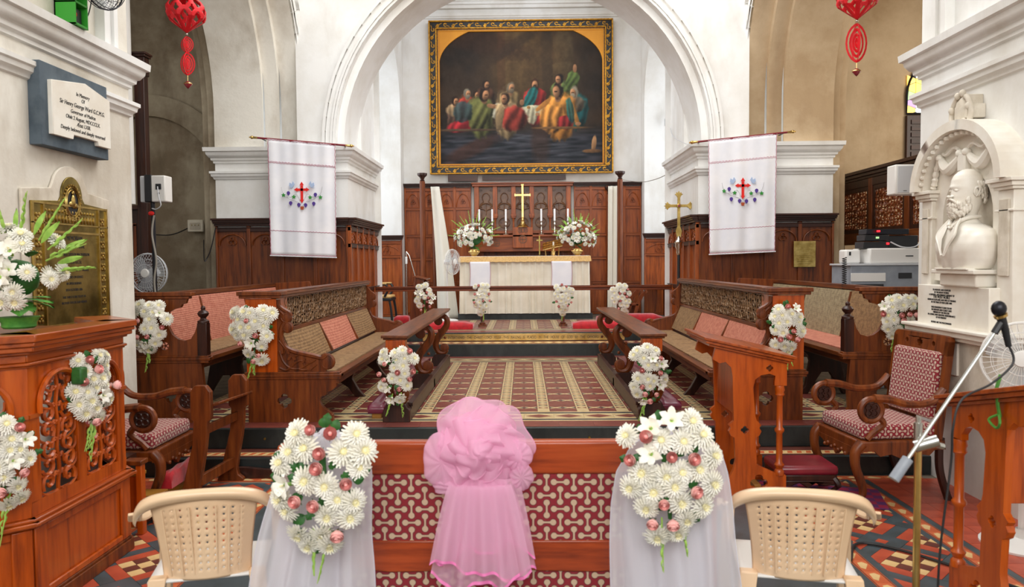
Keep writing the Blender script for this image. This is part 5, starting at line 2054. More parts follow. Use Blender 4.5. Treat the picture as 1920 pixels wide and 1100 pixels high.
# ------------------------------------------------------------------ fans
def fan(label, loc, yaw, R=.20, pitch=0.0, frame='whiteplastic', pole=None, base=None, hub='whiteplastic', cage='whiteplastic', wall_arm=False):
    """cage faces local -y"""
    t = thing('electric_fan', label, 'fan', loc, yaw)
    rot = Matrix.Rotation(pitch, 4, 'X')

    def tr(b):
        b.v = [tuple(rot @ Vector(v)) for v in b.v]
        return b
    b = MB()
    for r_, y in ((R, 0), (R * .97, -.03), (R * .97, .03)):
        b.tube([(r_ * math.cos(q * PI / 14), y, r_ * math.sin(q * PI / 14)) for q in range(28)], .006 if y == 0 else .003, 6, closed=True)
    for rr_, yy in ((.45, -.06), (.72, -.052), (.45, .06), (.72, .052)):
        b.tube([(R * rr_ * math.cos(q * PI / 12), yy, R * rr_ * math.sin(q * PI / 12)) for q in range(24)], .0018, 4, closed=True)
    for q in range(36):
        an = q * PI / 18
        for sg in (-1, 1):
            b.tube([(R * .2 * math.cos(an), sg * .062, R * .2 * math.sin(an)), (R * .75 * math.cos(an), sg * .052, R * .75 * math.sin(an)), (R * math.cos(an), 0, R * math.sin(an))], .0016, 4)
    tr(b).obj('cage', cage, t)
    b = MB()
    b.lathe([(0, -.075), (R * .2, -.07), (R * .23, -.06), (R * .23, -.05), (0, -.05)], (0, 0, 0), 'y', 20)
    tr(b).obj('hub', hub, t)
    for k in range(3):
        b = MB()
        a0 = k * 2 * PI / 3 + .4

        def bl(i, j):
            r_ = R * (.2 + .68 * i)
            a = a0 + (j - .5) * 1.5 * (1 - .25 * i)
            return (r_ * math.cos(a), .01 + .03 * (j - .5), r_ * math.sin(a))
        b.grid(bl, 8, 8)
        tr(b).obj('blade', 'fanblade', t)
    b = MB()
    b.lathe([(0, .03), (.05, .04), (.055, .1), (.045, .16), (0, .17)], (0, 0, 0), 'y', 14)
    tr(b).obj('motor', frame, t)
    if pole:
        MB().tube([(0, .10, -.04), (0, .12, -R * .8), (0, .12, -pole)], .017, 8).obj('pole', frame, t)
    if base:
        MB().lathe([(0, -pole), (base, -pole), (base, -pole + .012), (base * .8, -pole + .03), (.03, -pole + .045), (.03, -pole + .1)], (0, .12, 0), 'z', 24).obj('base', frame, t)
    if wall_arm:
        MB().tube([(0, .12, 0), (0, .3, .05)], .016, 8).obj('wall_arm', frame, t)
    return t


fan('white pedestal fan beside the left end of the altar, turned toward the altar', (-1.30, 13.74, 1.72), math.radians(62), .235, pole=1.09, base=.2)
fan('round fan behind the left choir stall, seen in front of the speaker pole', (-4.22, 8.35, 1.62), math.radians(-8), .225, cage='screen', frame='screen', pole=1.275, base=.19)
fan('white pedestal fan tilted at the right edge beside the marble monument', (2.90, 4.36, 1.13), math.radians(-38), .215, math.radians(-6), pole=1.13, base=.22)


# ------------------------------------------------------------------ pulpit (octagonal, standing against the left wall)
pu = thing('pulpit', 'large orange-brown octagonal wooden pulpit with pierced arched panels at the left edge', 'pulpit', (-3.0, 3.98, 0))
corners = [(-2.74, 4.76), (-2.40, 4.42), (-2.40, 3.55), (-3.02, 2.93), (-3.22, 2.93)]
corners = [(x + 3.0, y - 3.98) for x, y in corners]


def facexf(p, q):
    p, q = Vector((p[0], p[1], 0)), Vector((q[0], q[1], 0))
    d = (q - p)
    L = d.length
    d.normalize()
    n = Vector((d.y, -d.x, 0))  # outward
    return p, d, n, L


def on_face(b, F):
    """local (u along face, v outward, z) -> pulpit coords"""
    p, d, n, L = F
    b.v = [tuple(p + d * v[0] + n * v[1] + Vector((0, 0, v[2]))) for v in b.v]
    return b


for fi in range(4):
    # go from near to far so that outward points to +x
    F = facexf(corners[fi + 1], corners[fi])
    L = F[3]
    b = MB()
    b.box(0, L, -.05, 0, 0, .47)
    on_face(b, F).obj('base_wall', 'orange', pu)
    b = MB()
    b.box(-.01, L + .01, 0, .03, 0, .07).box(-.006, L + .006, 0, .02, .07, .085)
    on_face(b, F).obj('plinth', 'wood', pu, bev=.004)
    if L > .4:
        for x0, x1, z0, z1 in ((.0, .09, .085, .44), (L - .09, L, .085, .44), (.09, L - .09, .085, .12), (.09, L - .09, .40, .44)):
            on_face(MB().box(x0, x1, 0, .018, z0, z1), F).obj('base_frame', 'orange', pu, bev=.006)
    b = MB()
    b.box(-.02, L + .02, -.02, .03, .445, .455).box(-.03, L + .03, -.02, .05, .455, .475).box(-.02, L + .02, -.02, .03, .475, .49)
    on_face(b, F).obj('moulding', 'orange_y', pu, bev=.006)
    # upper frame with two arches
    b = MB()
    if L > .4:
        w_ = (L - .24) / 2
        b.box(0, L, -.03, 0, .49, .56)
        for q0, q1 in ((0, .085), (.085 + w_, .155 + w_), (L - .085, L)):
            b.box(q0, q1, -.03, 0, .56, 1.035)
        top = [(0, 1.245), (0, 1.035)]
        for k in range(2):
            x0 = .085 + k * (w_ + .07)
            top += [(x0 + w_ / 2 + w_ / 2 * math.cos(a), 1.035 + w_ / 2 * .85 * math.sin(a)) for a in [PI - PI * q / 12 for q in range(13)]]
        top += [(L, 1.035), (L, 1.245)]
        b.prism(top, 'y', -.03, 0)
        on_face(b, F).obj('arched_frame', 'orange', pu, bev=.003)
        for k in range(2):
            x0 = .085 + k * (w_ + .07)
            cx = x0 + w_ / 2
            b = MB()
            hood = [(x0 - .012, 0.012, .99)] + [(cx + (w_ / 2 + .014) * math.cos(a), .012, 1.035 + (w_ / 2 * .85 + .014) * math.sin(a)) for a in [PI - PI * q / 14 for q in range(15)]] + [(x0 + w_ + .012, .012, .99)]
            b.tube(hood, .014, 6)
            on_face(b, F).obj('hood_mould', 'orange', pu)
            b = MB()
            rd = random.Random(k + fi * 3)
            # mirrored foliage scrolls round a central stem
            b.tube([(cx + .008 * math.sin(z * 30), -.015, z) for z in [.56 + .60 * q / 16 for q in range(17)]], .011, 6)
            z = .60
            i = 0
            while z < 1.16:
                hw_ = w_ / 2 * (1 if z < 1.03 else max(.35, math.sqrt(max(0, 1 - ((z - 1.035) / (w_ * .43)) ** 2))))
                r_ = min(.055, hw_ * .5)
                for sg in (-1, 1):
                    sp = spiral(cx + sg * hw_ * .52, z + .02, .008, r_, 1.1, i + (0 if sg > 0 else PI), 13, sg * (1 if i % 2 else -1))
                    b.tube([(u, -.015, v_) for u, v_ in sp], [.006] * 3 + [.010] * 11, 5, flat=1.4)
                    b.tube([(p[0], -.015, p[1]) for p in bez([(cx, z - .03), (cx + sg * hw_ * .4, z - .05), (cx + sg * hw_ * .9, z - .02), (cx + sg * hw_ * .97, z + .03)], 4)], .008, 5)
                    b.tube([(p[0], -.015, p[1]) for p in bez([(cx + sg * .01, z + .04), (cx + sg * hw_ * .2, z + .06), (cx + sg * hw_ * .3, z + .01)], 4)], .009, 5)
                z += .088
                i += 1
            on_face(b, F).obj('pierced_carving', 'orange', pu)['kind'] = 'stuff'
        b = MB()
        for x0, x1 in ((.0, .075), (.085 + w_ + .0, .085 + w_ + .07), (L - .08, L)):
            b.box(x0, x1, 0, .012, .975, .995)
        on_face(b, F).obj('impost_band', 'orange_y', pu)['kind'] = 'stuff'
    else:
        b.box(0, L, -.03, 0, .49, 1.245)
        on_face(b, F).obj('arched_frame', 'orange', pu)
    b = MB()
    b.box(-.005, L + .005, -.03, .012, 1.225, 1.235).box(-.01, L + .01, -.03, .022, 1.235, 1.25).box(0, L, -.03, .005, 1.25, 1.29).box(-.01, L + .01, -.03, .025, 1.29, 1.305).box(-.02, L + .02, -.04, .05, 1.305, 1.33).box(-.03, L + .03, -.05, .062, 1.33, 1.352).box(-.035, L + .035, -.13, .072, 1.352, 1.39)
    on_face(b, F).obj('cornice', 'orange_y', pu, bev=.005)
b = MB().box(-.235, .42, -.9, .9, .44, .47)
b.obj('platform', 'darkwood', pu)

# steps behind
t = thing('wooden_steps', 'small wooden steps rising to the pulpit, beside the prayer desk', 'steps', (-2.50, 4.75, 0))
MB().box(-.30, .07, .10, .25, .165, .19).obj('tread', 'yellowwood', t, bev=.005)
MB().box(-.29, .055, .215, .24, 0, .165).obj('riser', 'wood', t, bev=.003)
MB().box(.03, .055, .10, .215, 0, .165).obj('side_board', 'orange', t, bev=.003)
MB().box(-.20, .0, .02, .10, .34, .365).obj('tread', 'yellowwood', t, bev=.005)
MB().box(-.19, -.01, .03, .10, 0, .34).obj('riser', 'orange', t, bev=.003)
MB().box(.03, .07, -.10, -.05, 0, .45).obj('newel', 'orange', t, bev=.005)
MB().box(-.04, .08, -.12, -.03, .45, .48).obj('handrail', 'wood', t, bev=.005)

# ------------------------------------------------------------------ left wall plaques
t = thing('stone_plaque', 'white marble tablet with black-letter inscription on blue slate, left wall', 'plaque', (-3.24, 5.30, 2.79))
MB().box(0, .085, -.40, .39, -.275, .275).obj('slate_backing', 'slate_blue', t, bev=.004)
pl = [(-.30, -.22), (-.20, -.22), (-.19, -.17), (.13, -.17), (.14, -.22), (.375, -.22), (.375, .14), (.04, .235), (-.32, .165), (-.32, -.22)]
pl = [(-.325, -.195), (-.10, -.195), (-.09, -.165), (.20, -.165), (.21, -.195), (.375, -.195), (.375, .165), (.06, .225), (-.325, .165)]
MB().prism(pl, 'x', .08, .115).obj('tablet', 'marble', t, bev=.004)
for k, (s_, z) in enumerate((('In Memory', .115), ('Of', .078), ('Sir Henry George Ward G.C.M.G.', .032), ('Governor of Madras', -.015), ('Obiit 2 August, MDCCCLX.', -.058), ('Ætat: LXIII.', -.098), ('Deeply beloved and deeply mourned', -.14))):
    text(s_, .038 if k != 2 else .043, 'ink', t, (.116, .025, z), (PI / 2, 0, PI / 2), sx=.95 if k not in (2,) else .9, shear=.15)
t = thing('brass_memorial', 'tall embossed brass memorial plate with an oval crest on the left wall', 'plaque', (-3.236, 5.27, 1.30))
pl = [(-.50, 0), (.52, 0), (.52, .92), (.24, .95)] + [(.02 + .20 * math.cos(a), .95 + .17 * math.sin(a)) for a in [PI * q / 12 for q in range(1, 12)]] + [(-.20, .95), (-.50, .92)]
MB().prism([(y, z) for y, z in pl], 'x', 0, .02).obj('stone_surround', 'stone', t, bev=.006)
pl = [(-.43, -.01), (.45, -.01), (.45, .845), (.17, .865)] + [(.02 + .125 * math.cos(a), .90 + .145 * math.sin(a)) for a in [PI * q / 14 for q in range(0, 15)]] + [(-.13, .865), (-.43, .845)]
MB().prism([(y, z) for y, z in pl], 'x', .02, .032).obj('plate', 'oldbrass', t, bev=.003)
b = MB()
for (y0, y1, z0, z1) in ((-.43, .45, .83, .845), (-.43, -.415, 0, .83), (.435, .45, 0, .83), (-.31, .33, .64, .655), (-.32, -.305, 0, .83), (.325, .34, 0, .83), (-.43, .45, .70, .708), (-.40, .42, 0, .012)):
    b.box(.03, .042, y0, y1, z0, z1)
b.obj('raised_border', 'midbrass', t)['kind'] = 'stuff'
b = MB()
for k in range(9):
    for yy in (-.368, .385):
        z = .06 + .085 * k
        for q in range(4):
            a = q * PI / 2 + PI / 4
            b.ball((.034, yy + .022 * math.cos(a), z + .024 * math.sin(a)), .006, .014, .014, 6)
        b.ball((.034, yy, z), .008, .012, .012, 6)
for k in range(16):
    b.ball((.034, -.28 + .037 * k, .74), .007, .012, .03, 6)
    b.ball((.034, -.28 + .037 * k, .79), .006, .01, .012, 6)
for k in range(26):
    a = 2 * PI * k / 26
    b.ball((.036, .02 + .10 * math.cos(a), .86 + .125 * math.sin(a)), .006, .010, .010, 6)
b.obj('embossed_ornament', 'midbrass', t)['kind'] = 'stuff'
b = MB()
for r_ in (1.0, .82):
    b.tube([(.036, .02 + .085 * r_ * math.cos(a), .86 + .11 * r_ * math.sin(a)) for a in [2 * PI * q / 28 for q in range(28)]], .005, 5, closed=True)
b.prism([(.02 + .062 * math.cos(a), .86 + .085 * math.sin(a)) for a in [2 * PI * q / 20 for q in range(20)]], 'x', .03, .035, 1)
b.ball((.04, .02, .87), .012, .022, .05, 8)
b.ball((.04, .02, .93), .01, .014, .016, 8)
b.ball((.04, -.005, .85), .01, .03, .02, 8)
b.ball((.04, .045, .84), .01, .03, .02, 8)
b.obj('oval_crest', ['midbrass', 'black'], t)
for k, (s_, z, sz) in enumerate((('IN MEMORIAM', .595, .045), ('LIEUTENANT GENERAL', .54, .034), ('SIR HERBERT TAYLOR MACPHERSON', .485, .030), ('V.C. K.C.B. K.C.S.I.', .43, .032), ('COMMANDER IN CHIEF OF MADRAS', .375, .028), ('WHO DIED ON SERVICE', .325, .026), ('IN UPPER BURMAH', .28, .026), ('20TH OCTOBER 1886', .235, .026), ('THIS TABLET IS ERECTED BY HIS', .185, .024), ('BROTHER OFFICERS AND FRIENDS', .145, .024))):
    text(s_, sz, 'ink', t, (.0325, .01, z), (PI / 2, 0, PI / 2), sx=.8)

# ------------------------------------------------------------------ green box, cable, caged fan above the left cornice
t = thing('green_box', 'bright green open wooden box with black fittings on the left cornice', 'box', (-3.16, 5.26, 3.388))
t.scale = (.68, .55, 1)
b = MB()
b.box(-.11, .11, -.10, -.085, 0, .42).box(-.11, -.095, -.10, .17, 0, .42).box(-.11, .11, -.10, .17, 0, .015).box(-.11, .11, -.10, .17, .405, .42).box(-.11, .11, -.10, .17, .15, .165).box(-.11, .11, .155, .17, 0, .42)
b.obj('case', 'green', t, bev=.002)
MB().box(-.07, .06, -.07, .13, .02, .13).obj('black_device', 'black', t, bev=.006)
MB().ball((.065, -.02, .08), .02).obj('red_knob', 'redcloth', t)
MB().tube([(.02, 0, .17), (.02, 0, .40)], .035, 12).obj('white_cylinder', 'chrome', t)
MB().tube(bez([(.02, .15, .42), (.05, .3, .44), (.05, .40, .30), (.04, .30, .12), (.0, .16, .10)], 8), .006, 6).obj('cable', 'blackcable', t)
fan('dark wire-caged fan on the left cornice beside the green box', (-2.96, 5.33, 3.70), math.radians(70), .17, cage='blackmetal', frame='blackmetal', wall_arm=True)

# ------------------------------------------------------------------ marble wall monument with bust
mo_ = thing('marble_monument', 'carved white marble wall monument with round-headed niche and inscription on the right wall', 'monument', (3.24, 5.40, 0))


def mbx(d0, d1, y0, y1, z0, z1):
    """d = distance out from the wall"""
    return MB().box(-d1, -d0, y0, y1, z0, z1)


mbx(0, .22, -.56, .55, 1.16, 1.20).obj('shelf', 'marble', mo_, bev=.008)
b = mbx(0, .19, -.53, .52, 1.13, 1.16)
b.obj('shelf_moulding', 'marble', mo_, bev=.008)
mbx(0, .24, -.58, .57, 1.198, 1.225).obj('shelf_moulding', 'marble', mo_, bev=.008)
mbx(0, .14, -.49, .48, .74, 1.13).obj('lower_block', 'stone', mo_, bev=.006)
mbx(.135, .155, -.06, .47, .88, 1.11).obj('small_tablet', 'marble', mo_, bev=.003)
ins = mbx(0, .17, -.44, .45, 1.22, 1.52).obj('inscription_block', 'marble', mo_, bev=.006)
for k, s_ in enumerate(('TO MEMORY AND HONOUR', 'OF THE RIGHT HONBLE', 'A FAITHFUL AND EMINENT SERVANT OF', 'THE MOST NOBLE', 'BORN IN SCOTLAND AND DIED AT MADRAS', 'IN THE YEAR OF OUR LORD 1889', '', 'THIS MONUMENT IS ERECTED BY', 'THE BISHOPS AND CLERGY AND', 'FRIENDS OF THE DIOCESE', 'IN LOVING AND GRATEFUL REMEMBRANCE', 'OF HIS MINISTRY', '', 'BLESSED ARE THE PEACEMAKERS')):
    if s_:
        text(s_, .019 if k != 3 else .028, 'ink', mo_, (-.1715, .12, 1.48 - .0185 * k), (PI / 2, 0, -PI / 2), sx=.95)
text('RESTORED IN 1952', .018, 'ink', mo_, (-.156, .2, 1.0), (PI / 2, 0, -PI / 2))
mbx(0, .20, -.34, .10, 1.52, 1.61).obj('socle_block', 'marble', mo_, bev=.012)
mbx(0, .24, -.38, .14, 1.61, 1.64).obj('bust_ledge', 'marble', mo_, bev=.006)
# pilasters
for y0, y1 in ((-.56, -.40), (.40, .54)):
    mbx(0, .10, y0, y1, 1.22, 2.16).obj('pilaster', 'marble', mo_, bev=.006)
    mbx(.10, .115, y0 + .03, y1 - .03, 1.6, 2.1).obj('pilaster_panel', 'stone', mo_, bev=.004)
    for z0, z1, e in ((2.02, 2.035, .015), (2.16, 2.18, .02), (2.18, 2.21, .035), (2.21, 2.235, .055)):
        mbx(0, .10 + e, y0 - e, y1 + e, z0, z1).obj('capital', 'marble', mo_, bev=.004)
# arch plate with niche
R2 = .30
out = [(-.50, 1.55), (-.50, 2.25)] + [(-.50 + 1.0 * q / 20, 2.25 + .40 * math.sin(PI * q / 20) ** .8) for q in range(1, 20)] + [(.50, 2.25), (.50, 1.55)]
niche = [(-R2, 1.56), (R2, 1.56), (R2, 2.02)] + [(R2 * math.cos(a), 2.02 + R2 * 1.05 * math.sin(a)) for a in [PI * q / 16 for q in range(1, 16)]] + [(-R2, 2.02)]
MB().prism([out, niche], 'x', -.07, 0).obj('arched_back', 'marble', mo_, bev=.003)
MB().prism([out[i] for i in range(len(out))], 'x', -.004, 0).obj('niche_back', 'stone', mo_)
b = MB()
n = 26
for q in range(n):
    for (s0, s1, d) in ((0.0, .07, .19), (.07, .10, .14)):
        vs = []
        for dd in (0, d):
            for k, s_ in ((q, s1), (q, s0), (q + 1, s0), (q + 1, s1)):
                a = PI * k / n
                rr_, rz_ = .56 - s_, .46 - s_
                vs.append((-dd, rr_ * math.cos(a), 2.235 + rz_ * math.sin(a)))
        b.add(vs, [(4, 5, 6, 7), (0, 1, 5, 4), (2, 3, 7, 6), (1, 2, 6, 5), (3, 0, 4, 7)])
b.obj('segmental_hood', 'marble', mo_, smooth=True)
b = MB()
for q in range(1, 22):
    a = PI * q / 22
    b.ball((-.145, .47 * math.cos(a), 2.235 + .37 * math.sin(a)), .022, .014, .018, 6)
b.obj('egg_and_dart', 'marble', mo_)['kind'] = 'stuff'
# swags and flowers
b = MB()
for sg in (-1, 1):
    pts = bez([(sg * .05, 2.45), (sg * .12, 2.40), (sg * .20, 2.37), (sg * .27, 2.42), (sg * .30, 2.47)], 5)
    b.tube([(-.09, p[0], p[1]) for p in pts], [.02 + .022 * math.sin(PI * i / (len(pts) - 1)) for i in range(len(pts))], 8)
    pts = bez([(sg * .31, 2.46), (sg * .36, 2.38), (sg * .38, 2.30), (sg * .40, 2.25)], 5)
    b.tube([(-.09, p[0], p[1]) for p in pts], [.014 + .012 * abs(math.sin(i * 1.2)) for i in range(len(pts))], 7)
    b.ball((-.10, sg * .04, 2.47), .035, .03, .03, 8)
    b.ball((-.10, sg * .30, 2.47), .03, .028, .028, 8)
    b.tube([(-.10, sg * (.06 + .2 * k / 6), 2.50 + .02 * math.sin(k)) for k in range(7)], .012, 6)
b.obj('carved_swag', 'marble', mo_)
b = mbx(0, .12, -.045, .045, 2.335, 2.47)
b.obj('keystone', 'marble', mo_, bev=.01)
b = MB()
b.ball((-.10, .0, 2.76), .05, .085, .105, 12)
b.box(-.13, 0, -.09, .07, 2.70, 2.80)
b.box(-.11, 0, -.06, .05, 2.80, 2.87)
b.tube(bez([(-.12, .09, 2.66), (-.12, .12, 2.74), (-.12, .09, 2.82), (-.12, .05, 2.86)], 5), .02, 7)
b.tube(bez([(-.12, -.09, 2.66), (-.12, -.12, 2.74), (-.12, -.09, 2.82), (-.12, -.05, 2.86)], 5), .02, 7)
for a, c_ in ((.05, 2.68), (-.05, 2.68), (.1, 2.78), (-.1, 2.78), (.03, 2.87), (-.03, 2.88)):
    b.ball((-.13, a, c_), .025, .025, .028, 7)
b.obj('crest', 'stone', mo_, bev=.006)

# marble bust of a bearded man in a coat (looks out from the wall)
bu = thing('marble_bust', 'white marble bust of a balding bearded man in a coat, in profile', 'bust', (3.10, 5.28, 1.645))
bm = bmesh.new()


def skin_tube(name, fn, nu, nv):
    b_ = MB()
    b_.grid(fn, nu, nv, wrap=True)
    return b_


# head: ring profile in the forward (-x) / side (y) plane, by height
prof = [  # z, front, back, half width, centre x of section
    (.345, .045, .055, .050), (.37, .052, .060, .056), (.40, .075, .068, .064), (.425, .098, .078, .070), (.45, .106, .088, .076), (.475, .104, .094, .080), (.50, .100, .100, .083), (.53, .101, .106, .086), (.56, .104, .110, .088), (.59, .103, .110, .088), (.62, .098, .104, .084), (.65, .084, .090, .073), (.675, .058, .066, .054), (.69, .028, .034, .030), (.694, .004, .006, .004)]


def lerp_prof(t):
    k = t * (len(prof) - 1)
    i = min(int(k), len(prof) - 2)
    f = k - i
    return [prof[i][q] * (1 - f) + prof[i + 1][q] * f for q in range(4)]


def headf(i, j):
    z, fr, bk_, hw_ = lerp_prof(j)
    a = 2 * PI * i
    c, s = math.cos(a), math.sin(a)
    x = -(fr if c > 0 else bk_) * c
    y = hw_ * s * (1 if c < 0 else (1 - .10 * c))
    # features: brow ridge, eye hollows, cheeks
    if c > 0:
        fa = math.degrees(math.atan2(s, c))
        x += .010 * math.exp(-((z - .548) / .010) ** 2) * math.exp(-((abs(fa) - 24) / 12) ** 2)
        x += -.008 * math.exp(-((z - .572) / .010) ** 2) * math.exp(-(fa / 42) ** 2)
        x += -.005 * math.exp(-((z - .505) / .016) ** 2) * math.exp(-((abs(fa) - 34) / 12) ** 2)
    return (x, y, z - .02 + .012 * 0)


b = MB()
b.grid(headf, 44, 56, wrap=True)
# nose
b.grid(lambda i, j: (-.098 - (.006 + .034 * j ** 1.2 * math.sin(PI * min(1, .5 + .5 * (1 - abs(j - .85) * 3 if j > .85 else 1)))) * max(0, math.cos((i - .5) * PI)) ** .7, (i - .5) * 2 * (.010 + .010 * j), .545 - .058 * j), 10, 12)
b.ball((-.122, 0, .487), .014, .014, .010, 10)
for sg in (-1, 1):
    b.ball((-.112, sg * .012, .486), .010, .008, .007, 8)
    b.ball((-.086, sg * .030, .528), .014, .015, .009, 10)
    b.tube(bez([(-.098, sg * .018, .531), (-.094, sg * .032, .535), (-.082, sg * .046, .530)], 4), .0035, 5)
    # ears
    b.tube(bez([(.008, sg * .090, .49), (-.004, sg * .092, .505), (.0, sg * .098, .535), (.018, sg * .100, .545), (.028, sg * .098, .525), (.018, sg * .092, .495), (.008, sg * .088, .482)], 4), .007, 6)
    b.ball((.010, sg * .090, .515), .012, .006, .022, 8)
# lips
b.tube(bez([(-.100, -.022, .455), (-.112, 0, .460), (-.100, .022, .455)], 4), .005, 6)
b.obj('head', 'marble', bu, ang=3)
b = MB()
rd = random.Random(11)
# moustache and full beard of overlapping locks
for sg in (-1, 1):
    b.tube(bez([(-.116, 0, .472), (-.112, sg * .022, .464), (-.098, sg * .042, .445), (-.09, sg * .048, .425)], 5), [.009] * 6 + [.010] * 6 + [.006] * 4, 7)
for k in range(110):
    fa = rd.uniform(-1.35, 1.35)
    z = rd.uniform(.375, .455) + .06 * max(0, abs(fa) - .75)
    rr = .094 + .010 * math.cos(fa)
    rr *= (.80 + .20 * min(1, (z - .35) / .05))
    x, y = -rr * math.cos(fa), rr * .88 * math.sin(fa)
    ln_ = rd.uniform(.03, .05)
    b.tube([(x, y, z), (x * 1.04 - .004, y * 1.0 + rd.uniform(-.006, .006), z - ln_ * .5), (x * .93, y * .9 + rd.uniform(-.008, .008), z - ln_)], [.009, .012, .004], 6)
b.ball((-.078, 0, .385), .040, .048, .045, 14)
b.obj('beard', 'marble', bu, ang=3)
b = MB()
for k in range(120):
    a = rd.uniform(.55 * PI, 1.45 * PI)
    z = rd.uniform(.47, .60) if abs(a - PI) < 1.1 else rd.uniform(.50, .59)
    rx, ry = .112, .092
    x, y = -rx * math.cos(a) * (1 if z < .57 else .95), ry * math.sin(a)
    b.tube([(x, y, z), (x * 1.04 + .004, y * 1.03, z - .018), (x * 1.0, y, z - .04)], [.007, .010, .004], 6)
b.obj('hair', 'marble', bu, ang=3)


# neck and coat shoulders as one continuous shell
def torsof(i, j):
    a = 2 * PI * i
    c, s = math.cos(a), math.sin(a)
    rows = [(.36, .060, .058, 0), (.33, .066, .064, 0), (.305, .085, .088, .005), (.285, .105, .150, .01), (.26, .118, .215, .012), (.22, .126, .252, .012), (.17, .130, .262, .01), (.12, .130, .260, .008), (.07, .126, .252, .006), (.03, .118, .236, .004), (.0, .108, .215, 0)]
    k = j * (len(rows) - 1)
    q = min(int(k), len(rows) - 2)
    f = k - q
    z, rx, ry, cx = [rows[q][e] * (1 - f) + rows[q + 1][e] * f for e in range(4)]
    x = cx - rx * c
    y = ry * math.copysign(abs(s) ** .85, s)
    if c > 0:
        x -= .018 * math.exp(-((z - .15) / .08) ** 2)
        if abs(y) < .012:
            x += .006
    # drape creases
    x += .004 * math.sin(y * 60 + z * 30)
    return (x, y, z)


b = MB()
b.grid(torsof, 60, 40, wrap=True)
b.add([torsof(q / 60, 1) for q in range(60)], [tuple(range(60))])
for sg in (-1, 1):
    # lapel: a folded flap
    pts = [(-.075, sg * .062, .335), (-.112, sg * .085, .285), (-.140, sg * .105, .225), (-.152, sg * .06, .165), (-.158, sg * .012, .09), (-.158, sg * .012, .10), (-.140, sg * .030, .20), (-.105, sg * .035, .275), (-.078, sg * .045, .33)]
    b.tube(bez(pts[:5], 5), .009, 6)
    b.add([Vector(p) - Vector((.006, 0, 0)) for p in pts] , [(0, 1, 7, 8), (1, 2, 6, 7), (2, 3, 4, 5, 6)])
    b.tube(bez([(.06, sg * .05, .35), (-.02, sg * .075, .345), (-.07, sg * .06, .325), (-.10, sg * .03, .29)], 5), .014, 7)
b.tube(bez([(-.10, -.03, .285), (-.11, 0, .275), (-.10, .03, .285)], 4), .010, 6)
b.obj('coat_and_shoulders', 'marble', bu, ang=1.2)
MB().box(-.11, .11, -.19, .19, -.006, .006).obj('socle', 'marble', bu, bev=.003)
bu.scale = (1.03, 1.03, 1.03)

# ------------------------------------------------------------------ settee seen from behind, with tulle and bow
se = thing('settee', 'wide wooden settee seen from behind, back upholstered in maroon dumbbell fabric', 'settee', (-.14, 3.22, 0))
MB().box(-.90, .94, -.03, .03, .80, .945).obj('top_rail', 'orange_x', se, bev=.012)
MB().box(-.89, .93, -.022, .022, .505, .80).obj('back_upholstery', 'fabric', se, bev=.006)
b = MB()
pl = [(-.90, .395), (-.75, .40), (-.6, .385), (-.45, .37), (-.2, .375), (0, .40), (.2, .375), (.45, .37), (.6, .385), (.75, .40), (.94, .395), (.94, .51), (-.90, .51)]
b.prism(pl, 'y', -.028, .028)
b.obj('middle_rail', 'orange_x', se, bev=.006)
MB().box(-.89, .93, -.018, .02, .20, .40).obj('lower_upholstery', 'fabric', se, bev=.005)
MB().box(-.90, .94, -.028, .03, .12, .20).obj('bottom_rail', 'orange_x', se, bev=.006)
for x in (-.90, .94):
    MB().box(x - .03, x + .03, -.035, .035, 0, .93).obj('back_post', 'orange', se, bev=.008)
    b = MB()
    b.tube(bez([(x, .03, .72), (x, .25, .70), (x, .45, .69), (x, .52, .64)], 5), .03, 8)
    b.obj('arm', 'orange', se)
    MB().tube([(x, .50, .66), (x, .50, .4), (x, .50, 0)], [.022, .03, .02], 8).obj('front_leg', 'orange', se)
MB().box(-.88, .92, .03, .54, .38, .47).obj('seat_cushion', 'fabric', se, bev=.025)


